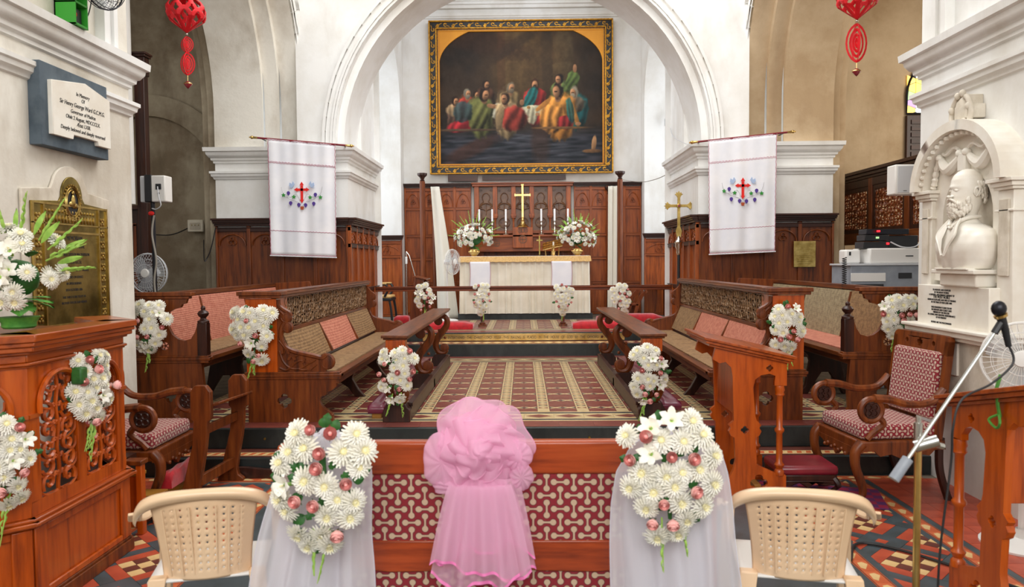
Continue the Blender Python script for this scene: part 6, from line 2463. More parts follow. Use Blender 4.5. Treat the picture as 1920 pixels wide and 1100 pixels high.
def drape(label, px0, rows, seed):
    """tulle thrown over an end of the settee; rows: (height, left x, right x)"""
    rd = random.Random(seed)
    ph = [rd.uniform(0, 6.28) for _ in range(8)]
    t = thing('tulle_drape', label, 'drape', (px0, 3.17, 0), 0, None)

    def lr(j):
        k = j * (len(rows) - 1)
        q = min(int(k), len(rows) - 2)
        f_ = k - q
        return [rows[q][e] * (1 - f_) + rows[q + 1][e] * f_ for e in range(3)]

    def f(i, j):
        z, xl, xr = lr(j)
        u = i - .5
        xl, xr = xl - px0, xr - px0
        fold = math.sin(u * 24 + ph[0] + j * 2.4) * .5 + math.sin(u * 43 + ph[1] - j * 3) * .3 + math.sin(u * 12 + ph[2] + 4 * j) * .6
        y = -.05 - .07 * j - .06 * (1 - (2 * u) ** 2) - .16 * max(0, min(1, (j - .12) * 3)) * abs(u) * (1 if u * px0 > 0 else 0) + fold * .022 * (.35 + j)
        x = xl + (xr - xl) * (i + .018 * math.sin(j * 9 + i * 6 + ph[3]) + .012 * math.sin(i * 30 + ph[4]))
        return (x, y, z + .006 * math.sin(i * 22 + ph[5]) * (1 - j))
    b = MB()
    b.grid(f, 90, 60)
    b.obj('front_fall', 'tulle', t, ang=3, recalc=False)
    b = MB()

    def g(i, j):
        p = f(i, 0.02 + .16 * (1 - j) * abs(2 * i - 1))
        return (p[0] * 1.0, -.05 + .30 * j, p[2] + .02 * math.sin(PI * j) - .22 * j ** 2 + .012 * math.sin(i * 24 + j * 3))
    b.grid(g, 60, 20)
    b.obj('back_fall', 'tulle', t, ang=3, recalc=False)

    def h(i, j):
        p = f(.12 + .7 * i, .02 + j * .98)
        return (p[0] * .98, p[1] + .025 + .016 * math.sin(i * 19 + j * 2), p[2] - .006)
    b = MB()
    b.grid(h, 70, 40)
    b.obj('inner_layer', 'tulle', t, ang=3, recalc=False)
    b = MB()
    for e in (.002, .998):
        b.tube([f(e, k / 40) for k in range(41)], .0022, 4)
    b.obj('hem', 'tulle', t)


drape('white tulle draped over the left end of the settee', -.86, [(1.005, -.88, -.76), (.985, -.945, -.72), (.93, -.99, -.665), (.84, -1.02, -.635), (.72, -1.05, -.63), (.6, -1.09, -.635), (.45, -1.13, -.63), (.3, -1.16, -.63), (.15, -1.19, -.625), (.02, -1.21, -.62)], 4)
drape('white tulle draped over the right end of the settee', .62, [(1.005, .56, .68), (.985, .50, .76), (.93, .43, .815), (.84, .375, .835), (.72, .36, .85), (.6, .36, .865), (.45, .36, .885), (.3, .355, .90), (.15, .35, .92), (.02, .34, .94)], 9)

# pink bow
bw = thing('pink_tulle_bow', 'large pink tulle rosette bow with a flared tail on the settee back', 'bow', (-.187, 3.14, .93))
rd = random.Random(21)
lay = 0
for R_, d, n, am in ((.205, .03, 9, .020), (.195, .05, 10, .026), (.175, .07, 9, .028), (.15, .09, 9, .028), (.12, .105, 8, .028), (.09, .125, 7, .024), (.055, .145, 6, .018)):
    b = MB()
    ph = rd.uniform(0, 6)
    ox, oz = rd.uniform(-.015, .015), rd.uniform(-.01, .02)

    def ruf(i, j, R_=R_, d=d, n=n, am=am, ph=ph, ox=ox, oz=oz):
        a = 2 * PI * i
        r_ = R_ * j * (1 + .07 * math.sin(3 * a + ph) + .05 * j * math.sin(5 * a + ph * 3) + .05 * j * math.sin((n - 2) * a + ph * 2))
        y = -d - .02 * (1 - j) + .05 * j * j + am * j ** 2 * (math.sin((n - 3) * a + ph * 2 + 2.2 * j) + .35 * math.sin(n * a + ph + 4 * j)) + .014 * math.sin(7 * j + 3 * a + ph) * j
        return (ox + r_ * math.cos(a), y, oz + r_ * math.sin(a) * .98)
    b.grid(ruf, 110, 12, wrap=True)
    b.obj('ruffle', 'pinktulle', bw, ang=3, recalc=False)
    b = MB()
    b.tube([ruf(k / 90, 1) for k in range(90)], .0022, 4, closed=True)
    b.obj('ruffle_edge', 'pinktulle', bw)
# puffed loops behind
for (x, z, rx, rz) in ((-.16, -.05, .085, .12), (.16, -.03, .06, .07), (.175, -.115, .05, .06), (-.04, -.16, .17, .045)):
    b = MB()
    b.grid(lambda i, j, x=x, z=z, rx=rx, rz=rz: (x + rx * math.sin(PI * j) * math.cos(2 * PI * i) * (1 + .07 * math.sin(8 * PI * i + x * 50)), -.02 - .030 * math.cos(PI * j) + .010 * math.sin(22 * PI * i + 5 * j) * math.sin(PI * j), z + rz * math.sin(PI * j) * math.sin(2 * PI * i) * (1 + .08 * math.sin(8 * PI * i))), 40, 12, wrap=True)
    b.obj('puffed_loop', 'pinktulle', bw, ang=3, recalc=False)
for k, (zt_, zb_, wt, wb, dy, ph) in enumerate(((-.14, -.50, .13, .215, -.07, .3), (-.14, -.55, .12, .225, -.05, 2.2), (-.12, -.44, .14, .21, -.03, 4.0))):
    def tail(i, j, zt_=zt_, zb_=zb_, wt=wt, wb=wb, dy=dy, ph=ph, k=k):
        u = 2 * i - 1
        hw = wt + (wb - wt) * j ** .8
        z = zt_ + (zb_ - zt_) * j - .03 * j * math.sin(u * 2.2 + ph) + .02 * j * math.sin(u * 7 + ph)
        y = dy - .012 * math.sin(u * 16 + ph) * (.35 + j) - .03 * (1 - u * u) - .02 * math.sin(u * 7 + ph * 2) * j
        return (u * hw + .01 * k, y, z)
    b = MB()
    b.grid(tail, 80, 26)
    b.obj('tail', 'pinktulle', bw, ang=3, recalc=False)
    b = MB()
    b.grid(lambda i, j: (tail(i, .965 + .035 * j)[0], tail(i, 1)[1] - .001, tail(i, .965 + .035 * j)[2]), 80, 1)
    b.obj('satin_hem', 'pinkedge', bw, ang=3, recalc=False)


# ------------------------------------------------------------------ flowers
def petal_ring(b, n, r0, r1, h0, h1, wd, off, mi, curl=.0, mid=None):
    for k in range(n):
        a = 2 * PI * k / n + off + random.uniform(-.08, .08)
        c, s = math.cos(a), math.sin(a)
        j = random.uniform(.9, 1.08)
        rm = (r0 + r1 * j) / 2
        hm = (h0 + h1) / 2 + curl
        px_, py_ = -s * wd, c * wd
        vs = [(r0 * c, r0 * s, h0), (rm * c + px_, rm * s + py_, hm), (r1 * j * c + px_ * .45, r1 * j * s + py_ * .45, h1), (r1 * j * c - px_ * .45, r1 * j * s - py_ * .45, h1), (rm * c - px_, rm * s - py_, hm), (rm * c, rm * s, hm - .0035)]
        b.add(vs, [(0, 1, 5), (0, 5, 4), (1, 2, 3, 5), (5, 3, 4)], mi)


def make_mum():
    b = MB()
    R = .055
    petal_ring(b, 20, .006, R, .004, .004, .0062, 0, 0, .006)
    petal_ring(b, 20, .006, R * .93, .008, .014, .0060, .16, 0, .006)
    petal_ring(b, 18, .005, R * .80, .012, .023, .0056, .3, 0, .006)
    petal_ring(b, 16, .004, R * .64, .014, .031, .005, .1, 0, .005)
    petal_ring(b, 13, .003, R * .46, .016, .036, .0042, .2, 0, .003)
    petal_ring(b, 10, .002, R * .28, .018, .036, .0034, .4, 1, .002)
    b.ball((0, 0, .022), .012, .012, .010, 8, 1)
    b.ball((0, 0, .0), .02, .02, .012, 8, 2)
    return b.mesh('chrysanthemum', ['petal', 'petal_c', 'leaf'], ang=.3, recalc=False)


def make_lily():
    b = MB()
    for k in range(6):
        a = k * PI / 3 + random.uniform(-.1, .1)
        b.grid(lambda i, j, a=a: (math.cos(a) * (.004 + .045 * i) - math.sin(a) * (j - .5) * .030 * math.sin(PI * min(1, i * .86 + .12)), math.sin(a) * (.004 + .045 * i) + math.cos(a) * (j - .5) * .030 * math.sin(PI * min(1, i * .86 + .12)), .03 * math.sin(i * 2.0) + .004 * math.sin(i * 12 + k) - .006 * abs(j - .5)), 5, 3)
    b.lathe([(.006, -.03), (.008, .0), (.004, .01)], (0, 0, 0), 'z', 6, 1)
    b.ball((0, 0, .02), .004, .004, .01, 6, 2)
    return b.mesh('gladiolus_bloom', ['petal', 'bud', 'petal_c'], ang=1.2, recalc=False)


def make_rose():
    b = MB()
    for k, (r, h, o) in enumerate(((.021, .030, 0), (.018, .035, .9), (.014, .038, 1.9), (.009, .040, 2.9))):
        for q in range(3):
            a0 = q * 2 * PI / 3 + o
            b.grid(lambda i, j, a0=a0, r=r, h=h: ((r * (.35 + .65 * math.sin(j * PI * .62)) * (1 + .12 * j * j)) * math.cos(a0 + (i - .5) * 2.5), (r * (.35 + .65 * math.sin(j * PI * .62)) * (1 + .12 * j * j)) * math.sin(a0 + (i - .5) * 2.5), h * j - .006 * j * j * (2 * i - 1) ** 2), 6, 5)
    b.ball((0, 0, .025), .008, .008, .013, 8)
    for q in range(5):
        a = q * 2 * PI / 5
        b.add([(0, 0, -.002), (.014 * math.cos(a - .3), .014 * math.sin(a - .3), .004), (.026 * math.cos(a), .026 * math.sin(a), .008), (.014 * math.cos(a + .3), .014 * math.sin(a + .3), .004)], [(0, 1, 2, 3)], 1)
    return b.mesh('rose', ['rose', 'leaf'], ang=1.0, recalc=False)


def make_leaf(name, m, L=.06, W=.018, lob=True):
    b = MB()
    n = 8
    for sg in (-1, 1):
        vs = []
        for k in range(n + 1):
            t_ = k / n
            w_ = W * math.sin(PI * t_) ** .7 * (1 + (.35 * math.sin(t_ * 18) if lob else 0))
            vs += [(L * t_, 0, .006 * math.sin(PI * t_)), (L * t_, sg * w_, .006 * math.sin(PI * t_) + .004 - .012 * t_)]
        b.add(vs, [(2 * k, 2 * k + 1, 2 * k + 3, 2 * k + 2) for k in range(n)])
    return b.mesh(name, m, recalc=False)


def make_spike(L=.22):
    """gladiolus tip: green stem with alternate pointed buds"""
    b = MB()
    b.tube([(0, 0, 0), (.004, 0, L * .5), (.012, 0, L)], [.004, .003, .0015], 6)
    n = 8
    for k in range(n):
        z = L * (.12 + .85 * k / n)
        sg = 1 if k % 2 else -1
        s = 1.0 - .6 * k / n
        b.tube([(0, 0, z), (sg * .008 * s, 0, z + .016 * s), (sg * .010 * s, 0, z + .034 * s), (sg * .006 * s, 0, z + .05 * s)], [.003 * s, .0075 * s, .006 * s, .001], 6)
    return b.mesh('bud_spike', 'bud', ang=1.0)


FM = {'mum': [make_mum() for _ in range(3)], 'lily': [make_lily() for _ in range(2)], 'rose': [make_rose()], 'leaf': [make_leaf('leaf', 'leaf'), make_leaf('round_leaf', 'leaf', .05, .022, False)], 'spike': [make_spike(), make_spike(.16)], 'fern': [make_leaf('fern_frond', 'fern', .14, .03, True)], 'longleaf': [make_leaf('long_leaf', 'bud', .12, .014, False)]}


def aim(d, roll=0.0):
    d = Vector(d).normalized()
    return (d.to_track_quat('Z', 'Y') @ Matrix.Rotation(roll, 3, 'Z').to_quaternion())


def bouquet(label, loc, W, H, facing, seed, nm=13, nr=5, nl=9, group=None, hang=2, ms=1.0, depth=.05, lil=2):
    """hanging teardrop spray; W x H metres; facing = outward unit vector"""
    rd = random.Random(seed)
    t = thing('flower_spray', label, 'flowers', loc, 0, group)
    n = Vector(facing).normalized()
    u = Vector((0, 0, 1)).cross(n).normalized() * -1
    z = Vector((0, 0, 1))

    def P(a, c, d):
        return u * a + z * c + n * d
    def inside(a, c):
        half = .5 * (1.0 if c > .0 else (1 - (abs(c) / .5) ** 1.4 * .66)) * (1 if c < .28 else math.sqrt(max(0, 1 - ((c - .28) / .27) ** 2)))
        return abs(a) <= half
    sp = math.sqrt(W * H * .72 / (nm + nr)) * 1.02
    pts = []
    row = 0
    c = -.5 * H + sp * .3
    while c < .5 * H:
        a = -.5 * W - sp + (sp * .5 if row % 2 else 0)
        while a < .5 * W + sp:
            q = (a + rd.uniform(-.22, .22) * sp, c + rd.uniform(-.22, .22) * sp)
            if inside(q[0] / W, q[1] / H) and rd.random() > .05:
                pts.append(q)
            a += sp
        c += sp * .87
        row += 1
    ms_ = sp / .068
    inner = sorted(range(len(pts)), key=lambda i: rd.random() + .5 * (abs(pts[i][0]) / W + abs(pts[i][1]) / H))
    roses = set(inner[:nr])
    for i, (a, c) in enumerate(pts):
        ex = a / (W / 2)
        ez = c / (H / 2)
        dirv = n * 1.0 + u * ex * .75 + z * (ez * .55 - (.25 if ez < -.5 else 0)) + Vector((rd.uniform(-.15, .15), rd.uniform(-.15, .15), rd.uniform(-.15, .15)))
        dd = depth * (1.15 - .6 * (ex * ex + ez * ez) ** .5) + rd.uniform(0, .012)
        if i in roses:
            inst(FM['rose'][0], 'rose', t, P(a, c, dd + .022 * ms), aim(dirv, rd.uniform(0, 6)), ms * rd.uniform(.95, 1.2))
        elif rd.random() < lil / max(1, nm):
            inst(rd.choice(FM['lily']), 'gladiolus_bloom', t, P(a, c, dd + .01), aim(dirv, rd.uniform(0, 6)), ms_ * rd.uniform(.95, 1.15))
        else:
            inst(rd.choice(FM['mum']), 'chrysanthemum', t, P(a, c, dd), aim(dirv, rd.uniform(0, 6)), ms_ * rd.uniform(.88, 1.12))
    for k in range(int(nl * 1.8)):
        an = rd.uniform(0, 2 * PI)
        rr_ = 1 if k % 2 else rd.uniform(.2, .9)
        c, a = .45 * H * math.sin(an) * rr_, .44 * W * math.cos(an) * (1 if math.sin(an) > -.2 else .55) * rr_
        d3 = (u * math.cos(an) + z * math.sin(an) + n * rd.uniform(.1, .5)).normalized()
        up = n
        yv = up.cross(d3).normalized()
        m3 = Matrix((d3, yv, d3.cross(yv))).transposed()
        inst(rd.choice(FM['leaf']), 'leaf', t, P(a, c, depth * (.4 if k % 2 else .9)), m3.to_quaternion(), ms * rd.uniform(.8, 1.2))
    for k in range(hang):
        a = rd.uniform(-.12, .16) * W
        d3 = (z * -1 + u * rd.uniform(-.35, .35) + n * .08)
        inst(FM['spike'][k % 2], 'bud_spike', t, P(a, -.34 * H, depth * .5), aim(d3, rd.uniform(0, 6)), ms * rd.uniform(.95, 1.35))
    b = MB()
    b.tube([P(0, .25 * H, .0), P(.0, .0, .012), P(0, -.36 * H, .012)], [.012, .02, .008], 6)
    b.obj('stems', 'leaf', t)
    return t


FR = (0, -1, 0)


def bq(label, px, py, Y, wpx, hpx, seed, **k):
    p = aY(px, py, Y - .03)
    s = Y / FPX
    return bouquet(label, p, wpx * s, hpx * s, k.pop('facing', FR), seed, **k)


bq('flower spray tied to the near end of the left rear choir stall', 283, 612, 6.475, 66, 92, 1, nm=14, nr=5, ms=.95)
bq('flower spray tied to the near post of the left front choir pew', 477, 625, 6.49, 70, 108, 2, nm=14, nr=5, ms=.95)
bq('flower spray tied to the near end of the left kneeling desk', 745, 703, 6.44, 64, 100, 3, nm=14, nr=8, ms=.95)
bq('flower spray tied to the near end of the right kneeling desk', 1216, 703, 6.44, 66, 100, 4, nm=14, nr=7, ms=.95)
bq('flower spray tied to the near post of the right front choir pew', 1472, 617, 6.49, 62, 92, 5, nm=13, nr=5, ms=.95)
bq('flower spray tied to the near end of the right rear choir stall', 1682, 592, 6.475, 64, 74, 6, nm=11, nr=6, ms=.95)
for px, lb, sd in ((796, 'flower spray at the far left of the communion rail', 7), (903, 'flower spray on the communion rail post left of centre', 8), (1056, 'flower spray on the communion rail post right of centre', 9), (1165, 'flower spray at the far right of the communion rail', 10)):
    bq(lb, px, 561, 12.47, 33, 54, sd, nm=14, nr=6, nl=8, ms=.9, group='flower sprays on the communion rail')
bq('big flower spray with pink roses on the left tulle end of the settee', 606, 905, 3.0, 160, 240, 12, nm=17, nr=8, nl=14, ms=1.0, hang=2, depth=.05)
bq('big flower spray with pink roses on the right tulle end of the settee', 1255, 890, 3.0, 165, 225, 15, nm=17, nr=8, nl=14, ms=1.0, hang=2, depth=.05)
bouquet('long flower spray hanging between the two pierced arches of the pulpit', (-2.385, 4.02, 1.02), .24, .42, (1, -.25, 0), 16, nm=14, nr=5, ms=1.0, nl=6, hang=2)
bouquet('flower spray on the angled near face of the pulpit, cut by the photo edge', (-2.47, 3.46, .80), .26, .40, (.7, -.7, 0), 17, nm=14, nr=4, ms=1.0, nl=6, hang=1)
b = MB().box(-.03, .03, -.03, .03, 0, .09)
o = tag(b.obj('green_foam_holder', 'leaf', None, bev=.01), 'dark green foam block tied to the pulpit arch beside the flower spray', 'foam block')
o.location = (-2.355, 3.90, 1.09)


def vase_arr(label, loc, R, vase, seed, nm, spikes, ms, ferns, shape=.8, glass_=False):
    rd = random.Random(seed)
    t = thing('flower_arrangement', label, 'flowers', loc)
    vase(t)
    zc = R * .95
    for k in range(nm):
        for _ in range(40):
            th = math.acos(rd.uniform(-.5, 1.0))
            a = rd.uniform(0, 2 * PI)
            d = Vector((math.sin(th) * math.cos(a), math.sin(th) * math.sin(a), math.cos(th)))
            if d.y < .15:
                break
        p = Vector((0, 0, zc)) + Vector((d.x * R, d.y * R * .7, d.z * R * shape)) * (rd.uniform(.85, 1.0) if k % 3 else rd.uniform(.5, .8))
        if rd.random() < .75:
            inst(rd.choice(FM['mum']), 'chrysanthemum', t, p, aim(d, rd.uniform(0, 6)), ms * rd.uniform(.7, 1))
        else:
            inst(rd.choice(FM['lily']), 'gladiolus_bloom', t, p, aim(d, rd.uniform(0, 6)), ms * rd.uniform(1, 1.3))
    for k in range(spikes):
        a = -.15 + (PI + .3) * (k + .5) / spikes
        d = Vector((math.cos(a) * 1.05, rd.uniform(-.4, .1), abs(math.sin(a)) * .85 + .1)).normalized()
        inst(rd.choice(FM['spike']), 'bud_spike', t, Vector((0, 0, zc)) + d * R * .8, aim(d, rd.uniform(0, 6)), ms * rd.uniform(.9, 1.25))
        d2 = Vector((math.cos(a + .2), rd.uniform(-.5, .2), abs(math.sin(a + .2)) * .8 + .1)).normalized()
        yv = Vector((0, -1, .2)).cross(d2).normalized()
        m3 = Matrix((d2, yv, d2.cross(yv))).transposed()
        inst(FM['longleaf'][0], 'long_leaf', t, Vector((0, 0, zc)) + d2 * R * .8, m3.to_quaternion(), ms * rd.uniform(.8, 1.2))
    for k in range(ferns):
        a = 2 * PI * k / ferns
        d = Vector((math.cos(a), math.sin(a) * .8, rd.uniform(-.5, .25))).normalized()
        yv = Vector((0, 0, 1)).cross(d).normalized()
        m3 = Matrix((d, yv, d.cross(yv))).transposed()
        inst(FM['fern'][0], 'fern_frond', t, (0, 0, zc * .55), m3.to_quaternion(), ms * rd.uniform(.9, 1.2))
    for k in range(ferns):
        a = rd.uniform(0, 2 * PI)
        d = Vector((math.cos(a), math.sin(a), rd.uniform(0, 1))).normalized()
        yv = Vector((0, 0, 1)).cross(d).normalized()
        m3 = Matrix((d, yv, d.cross(yv))).transposed()
        inst(rd.choice(FM['leaf']), 'leaf', t, Vector((0, 0, zc)) + d * R * .55, m3.to_quaternion(), ms * 1.3)
    MB().ball((0, 0, zc * .95), R * .40, R * .28, R * .34, 10).obj('foliage_core', 'leaf', t)
    return t


def brass_vase(t):
    b = MB()
    b.lathe([(0, 0), (.055, 0), (.06, .008), (.05, .018), (.085, .05), (.10, .085), (.09, .12), (.10, .135), (.095, .135)], (0, 0, 0), 'z', 18)
    for q in range(10):
        a = q * PI / 5
        b.ball((.097 * math.cos(a), .097 * math.sin(a), .09), .016, .016, .02, 6)
    b.obj('brass_bowl', 'brass', t)


vase_arr('white flowers in a brass bowl on the left end of the altar', (-.94, 14.40, 1.824), .37, brass_vase, 31, 74, 10, 1.0, 8)
vase_arr('white flowers in a brass bowl on the right end of the altar', (1.045, 14.40, 1.824), .37, brass_vase, 32, 74, 12, 1.0, 6)


def low_vase(t):
    MB().lathe([(0, 0), (.07, 0), (.08, .01), (.08, .03), (.10, .06), (.0, .06)], (0, 0, 0), 'z', 16).obj('bowl', 'fern', t)


vase_arr('big arrangement of white flowers and lime buds standing on the pulpit ledge', (-2.64, 3.86, 1.392), .29, low_vase, 35, 44, 11, 1.12, 12, .95)
MB().box(-3.2, -2.5, 3.5, 4.4, 1.33, 1.36).obj('pulpit_top_shelf', 'wood', None)
o = bpy.data.objects['pulpit_top_shelf']
o.name = 'book_ledge'
o.parent = pu
o.location = (3.0, -3.98, 0)

# ------------------------------------------------------------------ plastic chairs


def plastic_chair(label, loc, rz):
    t = thing('plastic_chair', label, 'chair', loc, rz)

    def back(u, v):
        """u -1..1 across, v 0..1 up; sitter faces +y, back panel at y~0"""
        hw = .175 + .045 * v ** 1.5
        top = .455 * v
        x = u * hw
        y = -.055 * v - .02 + .055 * u * u
        z = .43 + top * (1 - .10 * u * u * v)
        return Vector((x, y, z))
    b = MB()
    NU, NV = 48, 40
    vs = [back(-1 + 2 * i / NU, j / NV) for j in range(NV + 1) for i in range(NU + 1)]
    fs = []
    for j in range(NV):
        for i in range(NU):
            if 5 <= i < NU - 5 and 4 <= j < NV - 6 and i % 4 == 1 and j % 3 == 1:
                continue
            fs.append((j * (NU + 1) + i, j * (NU + 1) + i + 1, (j + 1) * (NU + 1) + i + 1, (j + 1) * (NU + 1) + i))
    b.add(vs, fs)
    o = b.obj('perforated_back', 'beige', t, ang=3)
    m_ = o.modifiers.new('thickness', 'SOLIDIFY')
    m_.thickness = .006
    # broad rolled top rim running into the flared ears
    b = MB()
    n = 40
    W_ = 9

    def rim(i, j):
        u = -1 + 2 * i
        a = (u * 1.5)
        cx = .275 * math.sin(a * .98) / math.sin(1.47)
        z = .875 - .115 * abs(u) ** 2.6
        y = -.078 + .085 * u * u
        # cross-section: lip rolling backwards (-y) and down
        q = j * PI * .95
        w_ = .030 + .012 * abs(u)
        return (cx * (1 + .02 * math.sin(q)), y - w_ * math.sin(q) * .8, z + .012 - (.055 + .018 * abs(u)) * j ** 1.3)
    b.grid(rim, n, W_)
    b.grid(lambda i, j: (rim(i, 0)[0] * (1 - .05 * j), rim(i, 0)[1] + .012 * j, rim(i, 0)[2] - .05 * j), n, 3)
    o = b.obj('rolled_rim', 'beige', t, ang=3)
    m_ = o.modifiers.new('thickness', 'SOLIDIFY')
    m_.thickness = .005
    # arms
    for sg in (-1, 1):
        b = MB()
        pts = bez([(sg * .275, .0, .765), (sg * .30, .10, .70), (sg * .305, .25, .655), (sg * .295, .40, .64), (sg * .28, .45, .60)], 6)
        for k in range(len(pts) - 1):
            p, q = pts[k], pts[k + 1]
            b.bar(p, q + (q - p) * .05, .055, .014)
        b.obj('arm_rest', 'beige', t, bev=.004)
        b = MB()
        b.hexa([(sg * .27 - .03, .43, .0), (sg * .27 + .03, .43, 0), (sg * .27 + .03, .47, 0), (sg * .27 - .03, .47, 0)], [(sg * .25 - .02, .41, .62), (sg * .25 + .035, .41, .62), (sg * .25 + .035, .44, .62), (sg * .25 - .02, .44, .62)])
        b.obj('front_leg', 'beige', t, bev=.006)
        b = MB()
        b.hexa([(sg * .24 - .03, -.09, .0), (sg * .24 + .03, -.09, 0), (sg * .24 + .03, -.05, 0), (sg * .24 - .03, -.05, 0)], [(sg * .20 - .03, -.02, .45), (sg * .20 + .04, -.02, .45), (sg * .20 + .04, .03, .45), (sg * .20 - .03, .03, .45)])
        b.obj('back_leg', 'beige', t, bev=.006)
    b = MB()
    b.grid(lambda i, j: (-.235 + .47 * i, -.01 + .46 * j, .435 - .014 * math.sin(PI * i) * math.sin(PI * j) - (.03 * max(0, j - .85) / .15)), 16, 14)
    o = b.obj('seat', 'whiteplastic', t, ang=3)
    m_ = o.modifiers.new('thickness', 'SOLIDIFY')
    m_.thickness = .012
    b = MB()
    for k in range(-3, 4):
        if k:
            b.bar((k * .045, -.026, .46), (k * .052, -.083, .80), .006, .006)
    b.obj('back_rib', 'beige', t)['kind'] = 'stuff'
    return t


plastic_chair('beige plastic chair with perforated back, left foreground beside the settee', (-1.36, 3.12, 0), math.radians(14)).scale = (1.0, 1.0, .89)
plastic_chair('beige plastic chair with perforated back, right foreground beside the settee', (1.15, 3.10, 0), math.radians(-11)).scale = (1.04, 1.04, .89)

# ------------------------------------------------------------------ microphone stand
t = thing('microphone_stand', 'chrome boom microphone stand with a black microphone at the right', 'microphone stand', (1.585, 3.0, 0))
MB().lathe([(0, 0), (.14, 0), (.14, .012), (.03, .03), (.018, .05)], (0, 0, 0), 'z', 24).obj('base', 'blackmetal', t)
MB().tube([(0, 0, .04), (0, 0, 1.0)], .014, 12).obj('pole', 'brass', t)
MB().tube([(0, 0, .96), (0, 0, 1.06)], .017, 12).tube([(0, 0, 1.03), (0, 0, 1.085)], .011, 10).obj('collar', 'chrome', t)
MB().tube([(-.03, -.03, .97), (.05, -.05, 1.0)], .024, 12).tube([(.05, -.03, .98), (.085, -.03, .97)], .012, 8).obj('clamp', 'chrome', t)
e0, e1 = Vector((-.135, -.09, .865)), Vector((.295, .0, 1.42))
MB().tube([e0, e1], .0075, 10).obj('boom', 'chrome', t)
dd_ = (e1 - e0).normalized()
MB().tube([e0 - dd_ * .01, e0 + dd_ * .09], .021, 12).obj('counterweight', 'greymetal', t)
MB().tube([e1, e1 + Vector((.03, 0, .05))], .014, 8).obj('mic_clip', 'black', t)
mic = thing('microphone', 'black microphone with a mesh head clipped to the boom stand', 'microphone', (1.585 + .325, 3.0, 1.465))
b = MB()
ax_ = Vector((-.035, 0, .075))
b.tube([(.028, 0, -.10), (.012, 0, -.03), (-.006, 0, .02)], [.011, .014, .018], 12)
b.obj('body', 'black', mic)
MB().tube([(-.004, 0, .018), (-.008, 0, .028)], [.024, .026], 14).obj('ring', 'brass', mic)
MB().ball((-.014, 0, .052), .028, .028, .032, 14).obj('mesh_head', 'blackmetal', mic)
cb = MB().tube(bez([(1.938, 3.0, 1.37), (1.95, 2.99, 1.30), (1.86, 2.98, 1.22), (1.74, 2.97, 1.16), (1.70, 2.96, 1.05), (1.70, 2.97, .9), (1.66, 2.97, .5), (1.66, 2.98, .02)], 8), .0045, 6)
tag(cb.obj('microphone_cable', 'blackcable', None), 'black cable hanging from the microphone down its stand', 'cable')
cb = MB().tube(bez([(1.85, 4.2, .012), (2.0, 4.45, .012), (2.2, 4.35, .012), (2.45, 4.0, .012), (2.7, 3.6, .012), (3.0, 3.3, .012)], 8), .008, 6)
tag(cb.obj('floor_cable', 'blackcable', None), 'black cable lying across the red floor tiles at the right', 'cable')
# green ribbon on the right reading desk
b = MB()
b.tube([(2.125, 3.34, 1.20), (2.108, 3.34, 1.14), (2.115, 3.34, 1.06), (2.125, 3.34, 1.01)], .006, 6, flat=2.0)
b.tube(bez([(2.115, 3.33, 1.02), (2.10, 3.30, .99), (2.11, 3.34, .96), (2.10, 3.38, .99), (2.115, 3.34, 1.02)], 4), .006, 6)
tag(b.obj('green_ribbon', 'fern', None), 'bright green ribbon tied round the right-edge reading desk', 'ribbon')


